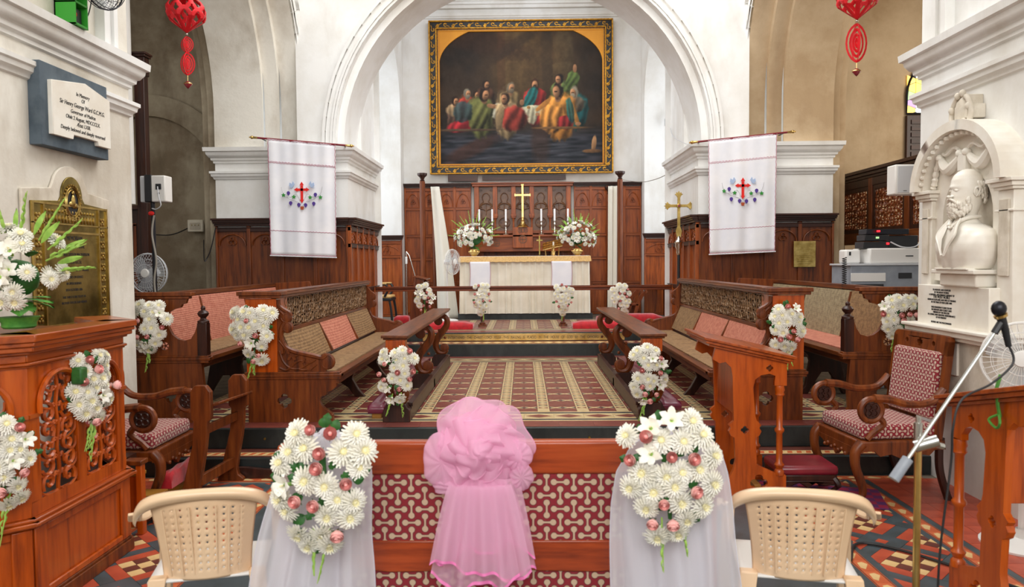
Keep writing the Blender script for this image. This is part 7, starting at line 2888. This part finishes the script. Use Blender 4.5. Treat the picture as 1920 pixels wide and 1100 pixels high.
# ------------------------------------------------------------------ hanging red paper lanterns
def paper_lantern(label, px, py_bot_big, Y, seed, spin):
    """big faceted cut-paper ball with a smaller drop and a bead"""
    s = Y / FPX
    p = aY(px, py_bot_big, Y)
    t = thing('paper_lantern', label, 'lantern', p, spin)
    R = 37 * s
    H = 75 * s
    def rp(v):  # meridian profile 0 bottom..1 top
        pr = [(0, .02), (.33, .90), (.45, 1.0), (.60, .99), (.74, .80), (1.0, .03)]
        for (v0, r0), (v1, r1) in zip(pr, pr[1:]):
            if v <= v1:
                return r0 + (r1 - r0) * (v - v0) / (v1 - v0)
        return .03
    NS = 8
    for k in range(NS):
        a = k * 2 * PI / NS
        b = MB()
        nu, nv = 16, 36

        def pt(i, j):
            u, v = 2 * i / nu - 1, j / nv
            # squeeze grid lines round the lens shaped openings
            r_ = R * rp(v) * (1 - .10 * (1 - u * u) * math.sin(PI * v))
            aa = a + u * PI / NS
            return (r_ * math.cos(aa), r_ * math.sin(aa), H * v)
        vs = [pt(i, j) for j in range(nv + 1) for i in range(nu + 1)]
        fs = []
        for j in range(nv):
            for i in range(nu):
                u, v = abs(2 * (i + .5) / nu - 1), (j + .5) / nv
                cut = False
                for vc, hv, hu in ((.27, .17, .58), (.70, .16, .62)):
                    q = (v - vc) / hv
                    if abs(q) < 1 and u < hu * (1 - q * q):
                        cut = True
                if u > .55 and abs(v - .49) < .10 and (u - .55) / .45 > (abs(v - .49) / .10) ** .8:
                    cut = True
                if not cut:
                    fs.append((j * (nu + 1) + i, j * (nu + 1) + i + 1, (j + 1) * (nu + 1) + i + 1, (j + 1) * (nu + 1) + i))
        b.add(vs, fs)
        o = b.obj('cut_leaf', 'redpaper', t, ang=.35)
        so = o.modifiers.new('thickness', 'SOLIDIFY')
        so.thickness = .002
    D0 = -6 * s
    DL = 72 * s
    base_a = -spin
    lobes = [(D0, DL, 20 * s)] if seed == 2 else [(D0, DL * .42, 12 * s), (D0 - DL * .40, DL * .60, 14 * s)]
    for z0_, dl, w0 in lobes:
        for k, fr_ in enumerate((1.0, .70, .42, .2)):
            for an in (base_a + .1 * k, base_a + PI / 2 + .1 * k):
                b = MB()
                outer_, inner_ = [], []
                for q in range(20):
                    th = 2 * PI * q / 20
                    for L_, f_ in ((outer_, fr_), (inner_, fr_ - .17)):
                        f_ = max(.03, f_)
                        L_.append((w0 * f_ * math.copysign(abs(math.sin(th)) ** 1.25, math.sin(th)), z0_ - dl / 2 - dl / 2 * f_ ** .8 * math.cos(th)))
                m_ = MB().prism([outer_, inner_], 'y', -.001, .001)
                ca, sa = math.cos(an), math.sin(an)
                b.add([(v[0] * ca - v[1] * sa - .10 * abs(v[0]) * sa, v[0] * sa + v[1] * ca + .10 * abs(v[0]) * ca, v[2]) for v in m_.v], m_.f)
                b.obj('cut_ribbon', 'redpaper', t, smooth=False)
    MB().ball((0, 0, -2 * s), 2.4 * s, seg=8).obj('bead', 'silver', t)
    MB().tube([(0, 0, D0 - DL), (0, 0, D0 - DL - 12 * s)], .002, 5).obj('thread', 'brass', t)
    zb = D0 - DL - 10 * s
    b = MB().lathe([(0, 0), (3 * s, -1 * s), (7.5 * s, -5 * s), (7.5 * s, -6.5 * s), (3 * s, -12 * s), (0, -15 * s)], (0, 0, zb), 'z', 14)
    b.obj('bauble', 'leather_red', t)
    MB().lathe([(7 * s, -4 * s), (8 * s, -5.5 * s), (7 * s, -7 * s)], (0, 0, zb), 'z', 14).obj('gold_band', 'brass', t)
    MB().tube([(0, 0, H * .2), (0, 0, H + 2.2)], .0025, 5).obj('cord', 'redpaper', t)


paper_lantern('red cut-paper hanging lantern in front of the left arch, whole ball in view', 350, 62, 7.4, 1, .3)
paper_lantern('red cut-paper hanging lantern in front of the right arch, ball cut by the frame', 1607, 37, 7.4, 2, .8)

# ------------------------------------------------------------------ processional cross at the right far pier
p = aY(1283, 610, 11.9)
t = thing('processional_cross', 'brass processional cross with flared ends on a tall black staff', 'cross', (2.33, 11.22, .50))
s = 11.75 / FPX
MB().tube([(0, 0, 0), (0, 0, 1.45)], .022, 10).obj('staff', 'black', t)
MB().box(-.07, .07, -.1, .1, 0, .06).obj('base', 'darkwood', t, bev=.008)
b = MB()
b.lathe([(.024, 1.30), (.035, 1.34), (.03, 1.38), (.055, 1.42), (.05, 1.46), (.065, 1.49), (.03, 1.53), (.02, 1.58)], (0, 0, 0), 'z', 14)
b.obj('knop', 'silver', t)
b = MB()
b.lathe([(.026, .60), (.03, .61), (.026, .62)], (0, 0, 0), 'z', 10)
b.obj('ring', 'silver', t)
b = MB()
zc = 2.03
b.prism([(-.03, 1.56), (.03, 1.56), (.045, 1.66), (.022, 1.72), (.020, zc), (-.020, zc), (-.022, 1.72), (-.045, 1.66)], 'y', -.012, .012)
b.box(-.12, .12, -.011, .011, zc - .02, zc + .02).box(-.02, .02, -.011, .011, zc, zc + .12)
for ax2, az2 in ((-1, 0), (1, 0), (0, 1)):
    cx, cz = ax2 * .12, zc + az2 * .12
    px2, pz2 = -az2, ax2
    shp = [(0, -.02), (.03, -.035), (.05, -.062), (.062, -.04), (.085, -.035), (.07, -.015), (.105, 0), (.07, .015), (.085, .035), (.062, .04), (.05, .062), (.03, .035), (0, .02)]
    b.prism([(cx + ax2 * d_ + px2 * w_, cz + az2 * d_ + pz2 * w_) for d_, w_ in shp], 'y', -.012, .012)
b.lathe([(0, -.02), (.03, -.018), (.036, -.01), (.036, .012), (0, .014)], (0, 0, zc), 'y', 16)
b.obj('cross', 'midbrass', t, bev=.002)
b = MB().lathe([(0, -.028), (.016, -.026), (.02, -.018), (0, -.018)], (0, 0, zc), 'y', 12)
b.obj('boss', 'leather_red', t)
# brass plate on the right pier panelling
pa, pb_ = aY(1490, 452, 10.7), aY(1530, 500, 10.7)
t = thing('brass_plate', 'rectangular engraved brass plate on the right pier panelling', 'plaque', ((pa.x + pb_.x) / 2, 10.73, (pa.z + pb_.z) / 2))
MB().box(-.155, .155, -.008, .008, -.185, .185).obj('plate', 'midbrass', t, bev=.002)
b = MB()
for k in range(11):
    wv = .11 * (1 - .25 * (k % 3))
    b.box(-wv, wv, -.010, -.007, .14 - .028 * k, .146 - .028 * k)
b.obj('engraving', 'oldbrass', t)['kind'] = 'stuff'


# ------------------------------------------------------------------ organ screen in the right aisle
oz = 3.03
t = thing('organ_screen', 'tall dark wooden screen with pierced carved panels in the right aisle', 'screen', (5.28, 12.55, .32))
# runs from the far wall toward the camera along x = 5.28; local y negative is nearer
y0, y1 = -3.4, .0
MB().box(-.04, .04, y0, y1, 2.62, 2.68).box(-.07, .06, y0, y1, 2.66, 2.71).box(-.10, .08, y0, y1, 2.71, 2.76).obj('cornice', 'darkwood', t, bev=.006)
MB().box(-.03, .03, y0, y1, 1.62, 1.80).obj('lower_rail', 'wood_y', t, bev=.006)
MB().box(-.03, .03, y0, y1, 2.50, 2.62).obj('upper_rail', 'darkwood', t, bev=.006)
for y in (-.06, -1.14, -2.22, -3.3):
    MB().box(-.035, .035, y - .06, y + .06, 1.62 if y > -3 and y < -.2 else 0, 2.62).obj('post', 'wood' if -3 < y < -.2 else 'darkwood', t, bev=.006)
for k, ya in enumerate((-1.08, -2.16, -3.24)):
    yb = ya + .96
    b = MB()
    for (a0, a1, c0, c1) in ((ya, ya + .07, 1.80, 2.50), (yb - .07, yb, 1.80, 2.50), (ya + .07, yb - .07, 1.80, 1.86), (ya + .07, yb - .07, 2.44, 2.50)):
        b.box(-.02, .02, a0, a1, c0, c1)
    b.obj('panel_frame', 'darkwood', t, smooth=False)['kind'] = 'stuff'
    b = MB()
    fret(b, 0, ya + .07, yb - .07, 1.86, 2.44, .085, .014, 40 + k)
    b.obj('pierced_carving', 'wood', t)['kind'] = 'stuff'
for k, (ya, m_) in enumerate(((-.40, 'yellowwood'), (-.72, 'darkwood'), (-1.05, 'wood'), (-1.5, 'darkwood'))):
    MB().box(.35, .40, ya, ya + .26, 0, 1.6).obj('organ_case_panel', m_, t, bev=.004)
# organ pipes glimpsed beneath
for k in range(9):
    y = -1.75 - .14 * k
    MB().tube([(.5, y, 1.2), (.5, y, 1.75)], .045, 10).obj('organ_pipe', 'goldpaint' if k % 3 else 'silver', t)

# equipment on the ledge behind the right stall
p = aY(1680, 505, 8.2)
t = thing('mixing_cabinet', 'grey metal equipment cabinet behind the right rear choir stall', 'cabinet', (3.98, 8.35, .316))
MB().box(-.45, .38, -.25, .25, 0, 1.33).obj('case', 'greymetal', t, bev=.008)
MB().box(-.45, -.08, -.262, -.25, 1.16, 1.25).obj('drawer_front', 'whiteplastic', t, bev=.003)
MB().box(-.40, -.10, -.262, -.25, .95, 1.13).obj('dark_opening', 'black', t, bev=.003)
MB().box(.06, .20, -.26, -.25, 1.19, 1.25).obj('name_plate', 'black', t, bev=.002)
MB().box(-.47, .40, -.27, .26, 1.33, 1.35).obj('top', 'screen', t, bev=.004)
t = thing('amplifier', 'off-white flat amplifier case lying on the grey equipment cabinet', 'amplifier', (4.02, 8.33, 1.667))
MB().box(-.28, .34, -.22, .22, 0, .165).obj('case', 'whiteplastic', t, bev=.012)
MB().box(.10, .18, -.225, -.219, .075, .085).obj('badge', 'blackmetal', t)
t = thing('power_adapter', 'small white power box at the left end of the amplifier', 'adapter', (3.62, 8.33, 1.667))
MB().box(-.09, .08, -.09, .09, 0, .155).obj('case', 'whiteplastic', t, bev=.02)
MB().box(-.05, -.03, -.095, -.089, .09, .13).obj('slot', 'black', t)
t = thing('receiver', 'black wireless receiver with red and green lights stacked on the amplifier', 'receiver', (3.96, 8.30, 1.833))
MB().box(-.26, .0, -.12, .10, 0, .07).obj('lower_case', 'black', t, bev=.006)
MB().box(-.24, .02, -.11, .10, .08, .145).obj('upper_case', 'black', t, bev=.006)
MB().box(-.21, .25, -.08, .12, .15, .21).obj('top_case', 'blackmetal', t, bev=.006)
MB().box(.03, .38, -.02, .14, .0, .14).obj('keyboard_case', 'black', t, bev=.006)
for x, z, c in ((-.11, .115, 'g_green'), (.0, .05, 'redled'), (-.10, .185, 'redled')):
    if 'redled' not in M:
        tt = NT('red_led')
        tt.b.inputs['Emission Color'].default_value = lin((255, 30, 40))
        tt.b.inputs['Emission Strength'].default_value = 3
        M['redled'] = tt.fin((255, 30, 40))
    MB().box(x - .014, x + .014, -.126, -.108, z - .01, z + .01).obj('indicator_light', c, t)
cb = MB().tube(bez([(3.98, 8.16, 1.9), (4.1, 8.12, 1.84), (4.25, 8.12, 1.86), (4.32, 8.14, 2.0)], 7), .007, 6)
tag(cb.obj('white_cable', 'screen', None), 'pale cable looping out of the black receiver', 'cable')
cb = MB().tube([(3.44 + .022 * math.cos(q * 1.1), 8.05 + .022 * math.sin(q * 1.1), 1.30 + .004 * q + .0) for q in range(110)], .005, 5)
tag(cb.obj('coiled_cable', 'blackcable', None), 'coiled black cable hanging at the left of the grey cabinet', 'cable')
t = thing('wall_speaker', 'white box loudspeaker mounted on the edge of the right pier', 'loudspeaker', (3.34, 6.28, 2.30))
p0, p1 = aY(1679, 308, 6.75), aY(1722, 364, 6.75)
t.location = (p0.x, 6.75, p1.z)
W_, H_ = p1.x - p0.x + .05, p0.z - p1.z
MB().box(0, W_, 0, .16, 0, H_).obj('case', 'whiteplastic', t, bev=.012)
MB().box(.02, W_ * .78, -.006, .0, .015, H_ - .015).obj('grille', 'screen', t, bev=.004)
MB().box(.07, .10, -.008, -.005, .03, .035).obj('badge', 'ink', t)
MB().box(W_ - .1, W_ + .05, .05, .09, H_ * .4, H_ * .5).obj('bracket', 'greymetal', t)

# stained window high in the right aisle wall
a_, b_ = aY(1703, 213, 12.55), aY(1728, 145, 12.55)
wn = struct(thing('window_1', None, None, (a_.x + .42, 12.585, a_.z)))
WW, HH = .44, .85
pl = [(-WW, 0), (WW, 0), (WW, .30)] + [(WW * math.cos(a), .30 + (HH - .30) * math.sin(a)) for a in [PI * q / 14 for q in range(1, 14)]] + [(-WW, .30)]
b = MB()
n = len(pl)
b.tube([(x, -.02, z) for x, z in pl], .02, 6, closed=True)
b.obj('window_frame', 'blackmetal', wn)
cols_ = ['g_white', 'g_amber', 'g_violet', 'g_green', 'g_pink', 'g_white', 'g_white']
rd = random.Random(8)
k = 0
for i in range(6):
    for j in range(7):
        x0, x1 = -WW + 2 * WW * i / 6, -WW + 2 * WW * (i + 1) / 6
        z0_, z1_ = HH * j / 7, HH * (j + 1) / 7
        sh_ = .03 * (1 if (i + j) % 2 else -1)
        q = clip([(x0, z0_ + sh_), (x1, z0_ - sh_), (x1, z1_ + sh_), (x0, z1_ - sh_)], -WW, WW, 0, 99)
        cx, cz = (x0 + x1) / 2, (z0_ + z1_) / 2
        if cz > .30 and (cx / WW) ** 2 + ((cz - .30) / (HH - .30)) ** 2 > 1.0:
            continue
        MB().prism([(cx + (x - cx) * .93, cz + (z - cz) * .93) for x, z in q], 'y', -.018, -.008).obj('pane', rd.choice(cols_), wn, smooth=False)
MB().prism(pl, 'y', -.006, .0).obj('leading', 'blackmetal', wn, smooth=False)
t = thing('dark_wall_cabinet', 'dark louvred wooden shutter under the stained window in the right aisle', 'shutter', (a_.x + .42, 12.56, a_.z - .98))
MB().box(-.45, .45, -.03, .03, 0, .95).obj('frame', 'darkwood', t, bev=.006)
for k in range(8):
    MB().box(-.38, .38, -.05, -.025, .07 + .105 * k, .14 + .105 * k).obj('slat', 'darkwood_x', t)
# small security camera on the right sanctuary wall
p = aY(1252, 222, 12.7)
t = thing('security_camera', 'small camera with a trailing wire on the right white wall by the chancel arch', 'camera', (2.43, 12.95, p.z))
t.location = (p.x - .04, 14.9, 1.72 + (p.z - 1.72) * 14.9 / 12.7)
t.location.x = (1252 - 981) / 1400 * 14.9
MB().box(-.03, .03, -.04, .02, .06, .14).obj('camera_body', 'black', t, bev=.01)
MB().box(-.07, -.02, -.03, .02, -.14, .0).obj('junction_box', 'greymetal', t, bev=.006)
MB().tube(bez([(0, 0, .06), (.0, .0, .02), (-.03, .0, -.02)], 4), .006, 5).obj('wire', 'greycable', t)
cb = MB().tube(bez([tuple(aY(1258, 240, 12.75) - Vector((.01, 0, 0))), tuple(aY(1268, 258, 12.2) - Vector((.03, 0, 0))), tuple(aY(1297, 274, 10.65))], 8), .006, 5)
tag(cb.obj('hanging_wire', 'screen', None), 'thin pale wire drooping from the camera to the right banner', 'wire')
cb = MB().tube(bez([(1.9, 14.9, 3.33), (2.4, 14.85, 3.27), (2.52, 13.2, 3.22), (2.46, 12.6, 3.32)], 8), .007, 5)
tag(cb.obj('grey_wall_wire', 'greycable', None), 'grey wire running from the right curtain post to the pier', 'wire')

# ------------------------------------------------------------------ left aisle
t = thing('aisle_screen', 'dark wooden door frame with a tall moulded post behind the left pier', 'screen', (-4.25, 7.9, .316))
p = aY(263, 100, 10.0)
t.location = (p.x, 10.0, .316)
zt2 = p.z - .316
MB().box(-.07, .065, -.06, .06, 0, zt2 - .14).obj('post', 'darkwood', t, bev=.008)
MB().box(-.085, .08, -.07, .07, zt2 - .30, zt2 - .27).box(-.07, .08, -.07, .07, zt2 - .27, zt2 - .06).box(-.09, .10, -.09, .09, zt2 - .06, zt2 - .03).box(-.10, .115, -.10, .10, zt2 - .03, zt2).obj('capital', 'darkwood', t, bev=.006)
zz = aY(250, 385, 10.0).z - .316
MB().box(-1.2, -.02, -.05, .05, zz - .06, zz).obj('transom', 'darkwood_x', t, bev=.006)
MB().box(-1.2, -.07, -.02, .02, 0, zz - .06).obj('door_panel', 'darkwood', t)
MB().box(-.33, -.29, -.03, -.01, .3, zz - .25).box(-.15, -.11, -.03, -.01, .3, zz - .25).box(-.33, -.11, -.03, -.01, zz - .28, zz - .24).obj('door_moulding', 'wood', t, bev=.004)
p = aY(250, 365, 7.4)
t = thing('white_pipe', 'thick white vertical pipe standing on the dark transom beside the tall post, left aisle', 'pipe', (aY(248, 300, 9.9).x, 9.78, .32))
zc = aY(250, 300, 9.8).z - .32
MB().tube([(.0, .05, zz), (.0, .05, 6.0)], .06, 14).obj('pipe', 'whiteplastic', t)
MB().tube([(-.07, -.08, zc - .14), (-.07, -.08, zc + .16)], .036, 10).tube([(.03, -.09, zc - .18), (.03, -.09, zc + .1)], .04, 10).obj('lamp_tubes', 'midbrass', t)['kind'] = 'stuff'
MB().box(-.08, .05, -.10, -.06, zc - .03, zc).obj('lamp_bracket', 'blackmetal', t)

pp = aY(291, 540, 8.0)
t = thing('speaker_stand', 'black pole carrying a speaker behind the left rear choir stall', 'stand', (pp.x, 8.0, .316))
zt3 = aY(288, 330, 8.0).z - .316
MB().tube([(0, 0, 0), (0, 0, zt3 - .25)], .022, 10).obj('pole', 'blackmetal', t)
MB().lathe([(0, 0), (.2, 0), (.2, .015), (.03, .04)], (0, 0, 0), 'z', 18).obj('base', 'blackmetal', t)
MB().tube(bez([(.025, -.03, zt3 - .42), (.0, -.035, zt3 - .62), (.035, -.03, zt3 - .9), (.01, -.035, zt3 - 1.15), (.05, -.03, zt3 - 1.5)], 8), .010, 6).obj('taped_cable', 'greycable', t)
MB().ball((-.005, -.03, zt3 - .40), .035, .02, .025, 8).obj('red_ribbon', 'redcloth', t)
t2 = thing('loudspeaker', 'white boxy loudspeaker with a black side strip on top of the left pole', 'loudspeaker', (pp.x, 8.0, .316 + zt3 - .28))
MB().box(-.06, .02, -.06, .10, 0, .29).obj('black_side', 'black', t2, bev=.01)
MB().box(.02, .17, -.07, .10, .0, .28).obj('case', 'whiteplastic', t2, bev=.012)
MB().box(-.12, -.06, -.03, .10, .0, .28).obj('back_case', 'screen', t2, bev=.01)
MB().box(.07, .13, -.078, -.069, .13, .19).obj('dark_socket', 'black', t2, bev=.003)
MB().ball((.10, -.072, .09), .012).obj('dark_knob', 'black', t2)
MB().tube(bez([(.10, -.09, .16), (.12, -.11, .05), (.14, -.11, -.04), (.08, -.09, -.08), (.02, -.06, -.07)], 7), .006, 6).obj('cable', 'screen', t2)
p = aY(369, 425, 12.4)
t = thing('switch_box', 'cream electric switch box on the grey wall of the left aisle', 'switch box', (p.x, 12.48, p.z - .12))
t.location = (p.x - .05, 12.50, p.z - .08)
MB().box(-.13, .13, -.05, .0, 0, .20).obj('case', 'cream', t, bev=.01)
MB().box(-.09, .09, -.058, -.049, .04, .15).obj('cover', 'stone', t, bev=.006)
for x in (-.05, .0, .06):
    MB().ball((x, -.06, .11), .010, seg=6).obj('screw', 'oldbrass', t)
cb = MB().tube(bez([(p.x - .18, 12.47, p.z - .02), (p.x - .5, 12.47, p.z - .13), (p.x - 1.0, 12.47, p.z - .10), (p.x - 1.7, 12.47, p.z - .09)], 8), .010, 6)
tag(cb.obj('wall_cable', 'blackcable', None), 'black cable sagging from the switch box along the grey wall', 'cable')
cb = MB().tube(bez([tuple(aY(404, 428, 10.68)), tuple(aY(396, 465, 10.68)), tuple(aY(388, 484, 10.68)), tuple(aY(383, 487, 10.68)), tuple(aY(382, 450, 11.1))], 8), .008, 6)
tag(cb.obj('dangling_cable', 'blackcable', None), 'thin black cable dangling beside the left oak wainscot', 'cable')


# ------------------------------------------------------------------ sanctuary furniture
def glast(label, loc, rz, sc=1):
    t = thing('sanctuary_chair', label, 'chair', loc, rz)
    MB().box(-.26, .26, -.25, .25, .40, .45).obj('seat_frame', 'black', t, bev=.01)
    MB().box(-.25, .25, -.24, .24, .45, .50).obj('seat_pad', 'goldlace', t, bev=.02)
    for sy in (-1, 1):
        for sx in (-1, 1):
            MB().tube(bez([(sx * .22, sy * .22, .42), (sx * .25, sy * .23, .25), (sx * .27, sy * .24, 0)], 4), .022, 7).obj('leg', 'black', t)
        b = MB()
        b.tube(bez([(.24, sy * .25, .70), (.05, sy * .27, .68), (-.15, sy * .27, .70), (-.20, sy * .26, .60), (-.14, sy * .25, .48)], 5), .022, 7)
        b.obj('arm', 'black', t)
        MB().box(-.18, .06, sy * .27 - .03, sy * .27 + .03, .70, .725).obj('arm_pad', 'goldlace', t, bev=.008)
        MB().bar((.24, sy * .22, .45), (.32, sy * .22, 1.05), .035, .035).obj('back_post', 'black', t)
    MB().bar((.27, -.22, .70), (.27, .22, .70), .03, .12).obj('back_rail', 'black', t)
    MB().bar((.31, -.22, 1.0), (.31, .22, 1.0), .03, .10).obj('back_rail', 'black', t)


glast('black armchair with a tan seat, side-on behind the left end of the communion rail', (-2.62, 13.55, .63), PI)
# wooden prayer desk beside it
t = thing('sanctuary_desk', 'brown side-on prayer desk standing behind the communion rail on the left', 'desk', (-1.86, 13.0, .63))
for y in (0, .5):
    MB().prism([(-.14, 0), (.14, 0), (.15, .03), (.08, .06), (.09, .4), (.11, .62), (.12, .80), (-.02, .84), (-.06, .62), (-.10, .35), (-.13, .06)], 'y', y, y + .04).obj('side', 'wood', t, bev=.005)
MB().hexa([(-.06, -.02, .83), (.17, -.02, .78), (.17, .56, .78), (-.06, .56, .83)], [(-.06, -.02, .85), (.17, -.02, .80), (.17, .56, .80), (-.06, .56, .85)]).obj('sloping_top', 'wood', t, bev=.004)
MB().box(-.42, .1, .0, .54, 0.0, .035).obj('kneeling_board', 'darkwood', t, bev=.004)
t = thing('reading_lamp', 'thin chrome bent-arm reading lamp by the left low oak panel', 'lamp', (-2.28, 14.6, .63))
MB().lathe([(0, 0), (.09, 0), (.09, .012), (.012, .02)], (0, 0, 0), 'z', 14).obj('base', 'chrome', t)
MB().tube([(0, 0, .01), (0, 0, 1.30)], .010, 8).obj('pole', 'chrome', t)
MB().tube([(0, 0, 1.30), (.06, -.02, 1.22), (.20, -.04, .72)], .009, 8).obj('arm', 'chrome', t)
MB().box(-.02, .02, -.02, .02, 1.06, 1.2).obj('switch', 'whiteplastic', t, bev=.005)
MB().tube([(.20, -.04, .80), (.30, -.04, .82), (.36, -.04, .72)], .008, 6).tube([(.28, -.04, .70), (.44, -.04, .71)], .008, 6).obj('book_holder', 'chrome', t)
# bench seat with bracket ends on the right
t = thing('oak_bench', 'oak bench with curved bracket ends in the right corner of the sanctuary', 'bench', (2.36, 14.55, .63))
MB().box(-.36, .50, -.20, .32, .56, .59).obj('shelf', 'wood_x', t, bev=.006)
for x in (-.33, .42):
    MB().prism([(-.19, .56), (-.17, .48), (-.05, .42), (.10, .30), (.18, .10), (.20, 0), (.32, 0), (.32, .56)], 'x', x, x + .04).obj('bracket', 'wood', t, bev=.005)
t = thing('sanctuary_chair', 'slanting-sided oak chair frame behind the right end of the communion rail', 'chair', (1.92, 13.35, .63))
for y in (0, .42):
    MB().prism([(-.14, 0), (-.08, 0), (.02, .30), (.05, .42), (.16, .52), (.18, .60), (.12, .60), (-.02, .44)], 'y', y, y + .035).obj('side', 'wood', t, bev=.004)
    MB().prism([(.02, 0), (.07, 0), (.16, .30), (.22, .44), (.30, .52), (.28, .58), (.16, .47), (.10, .32)], 'y', y, y + .035).obj('side', 'wood', t, bev=.004)
MB().bar((.0, .0, .30), (.0, .45, .30), .28, .03).obj('seat', 'wood_x', t, bev=.004)

# ------------------------------------------------------------------ pieces that belong to a part hang one level deeper
DEEP = {'wick': 'candle', 'rosette': 'arm', 'finial': 'rod', 'bracket': 'rod', 'pink_stitching': ('cloth', 'white_drop_cloth'), 'hem_trim': 'cloth', 'red_cross': 'cloth', 'vine_leaf': 'cloth', 'grape_bunch': 'cloth', 'pot': 'cloth', 'vine_thread': 'cloth', 'dove': 'cloth',
        'capital': 'pilaster', 'pilaster_panel': 'pilaster', 'gilt_scrollwork': 'frame_band', 'rope_bead': 'frame_slip', 'satin_hem': 'tail', 'ruffle_edge': 'ruffle', 'head_block': 'top_board', 'hood_mould': 'arched_frame', 'pierced_carving': ('arched_frame', 'panel_frame'), 'arm_pad': 'arm',
        'drawer_front': 'case', 'name_plate': 'case', 'badge': 'case', 'grille': 'case', 'taped_cable': 'pole', 'red_ribbon': 'pole', 'gold_band': 'bauble', 'embossed_ornament': 'plate', 'raised_border': 'plate', 'oval_crest': 'plate', 'engraving': 'plate', 'boss': 'cross', 'slot': 'case', 'cover': 'case', 'collar': 'pole', 'clamp': 'pole', 'counterweight': 'boom', 'mic_clip': 'boom', 'carved_infill': 'arm_scroll', 'post_cap': 'top_rail', 'base_frame': 'base_wall', 'plinth': 'base_wall', 'impost_band': 'arched_frame'}
bpy.context.view_layer.update()


def centre(o):
    if not o.data or not len(o.data.vertices):
        return Vector(o.matrix_local.translation)
    bb = [Vector(c) for c in o.bound_box]
    return o.matrix_local @ (sum(bb, Vector()) / 8)


def stem(o):
    return o.name.split('.')[0]


for root in [o for o in bpy.data.objects if o.parent is None and o.type == 'EMPTY' and o.get('category')]:
    kids = list(root.children)
    for k_ in kids:
        tgt = DEEP.get(stem(k_))
        if not tgt or list(k_.children):
            continue
        tgt = tgt if isinstance(tgt, tuple) else (tgt,)
        cand = [q for q in kids if stem(q) in tgt and q is not k_]
        if cand:
            c0 = centre(k_)
            best = min(cand, key=lambda q: (centre(q) - c0).length)
            k_.parent = best
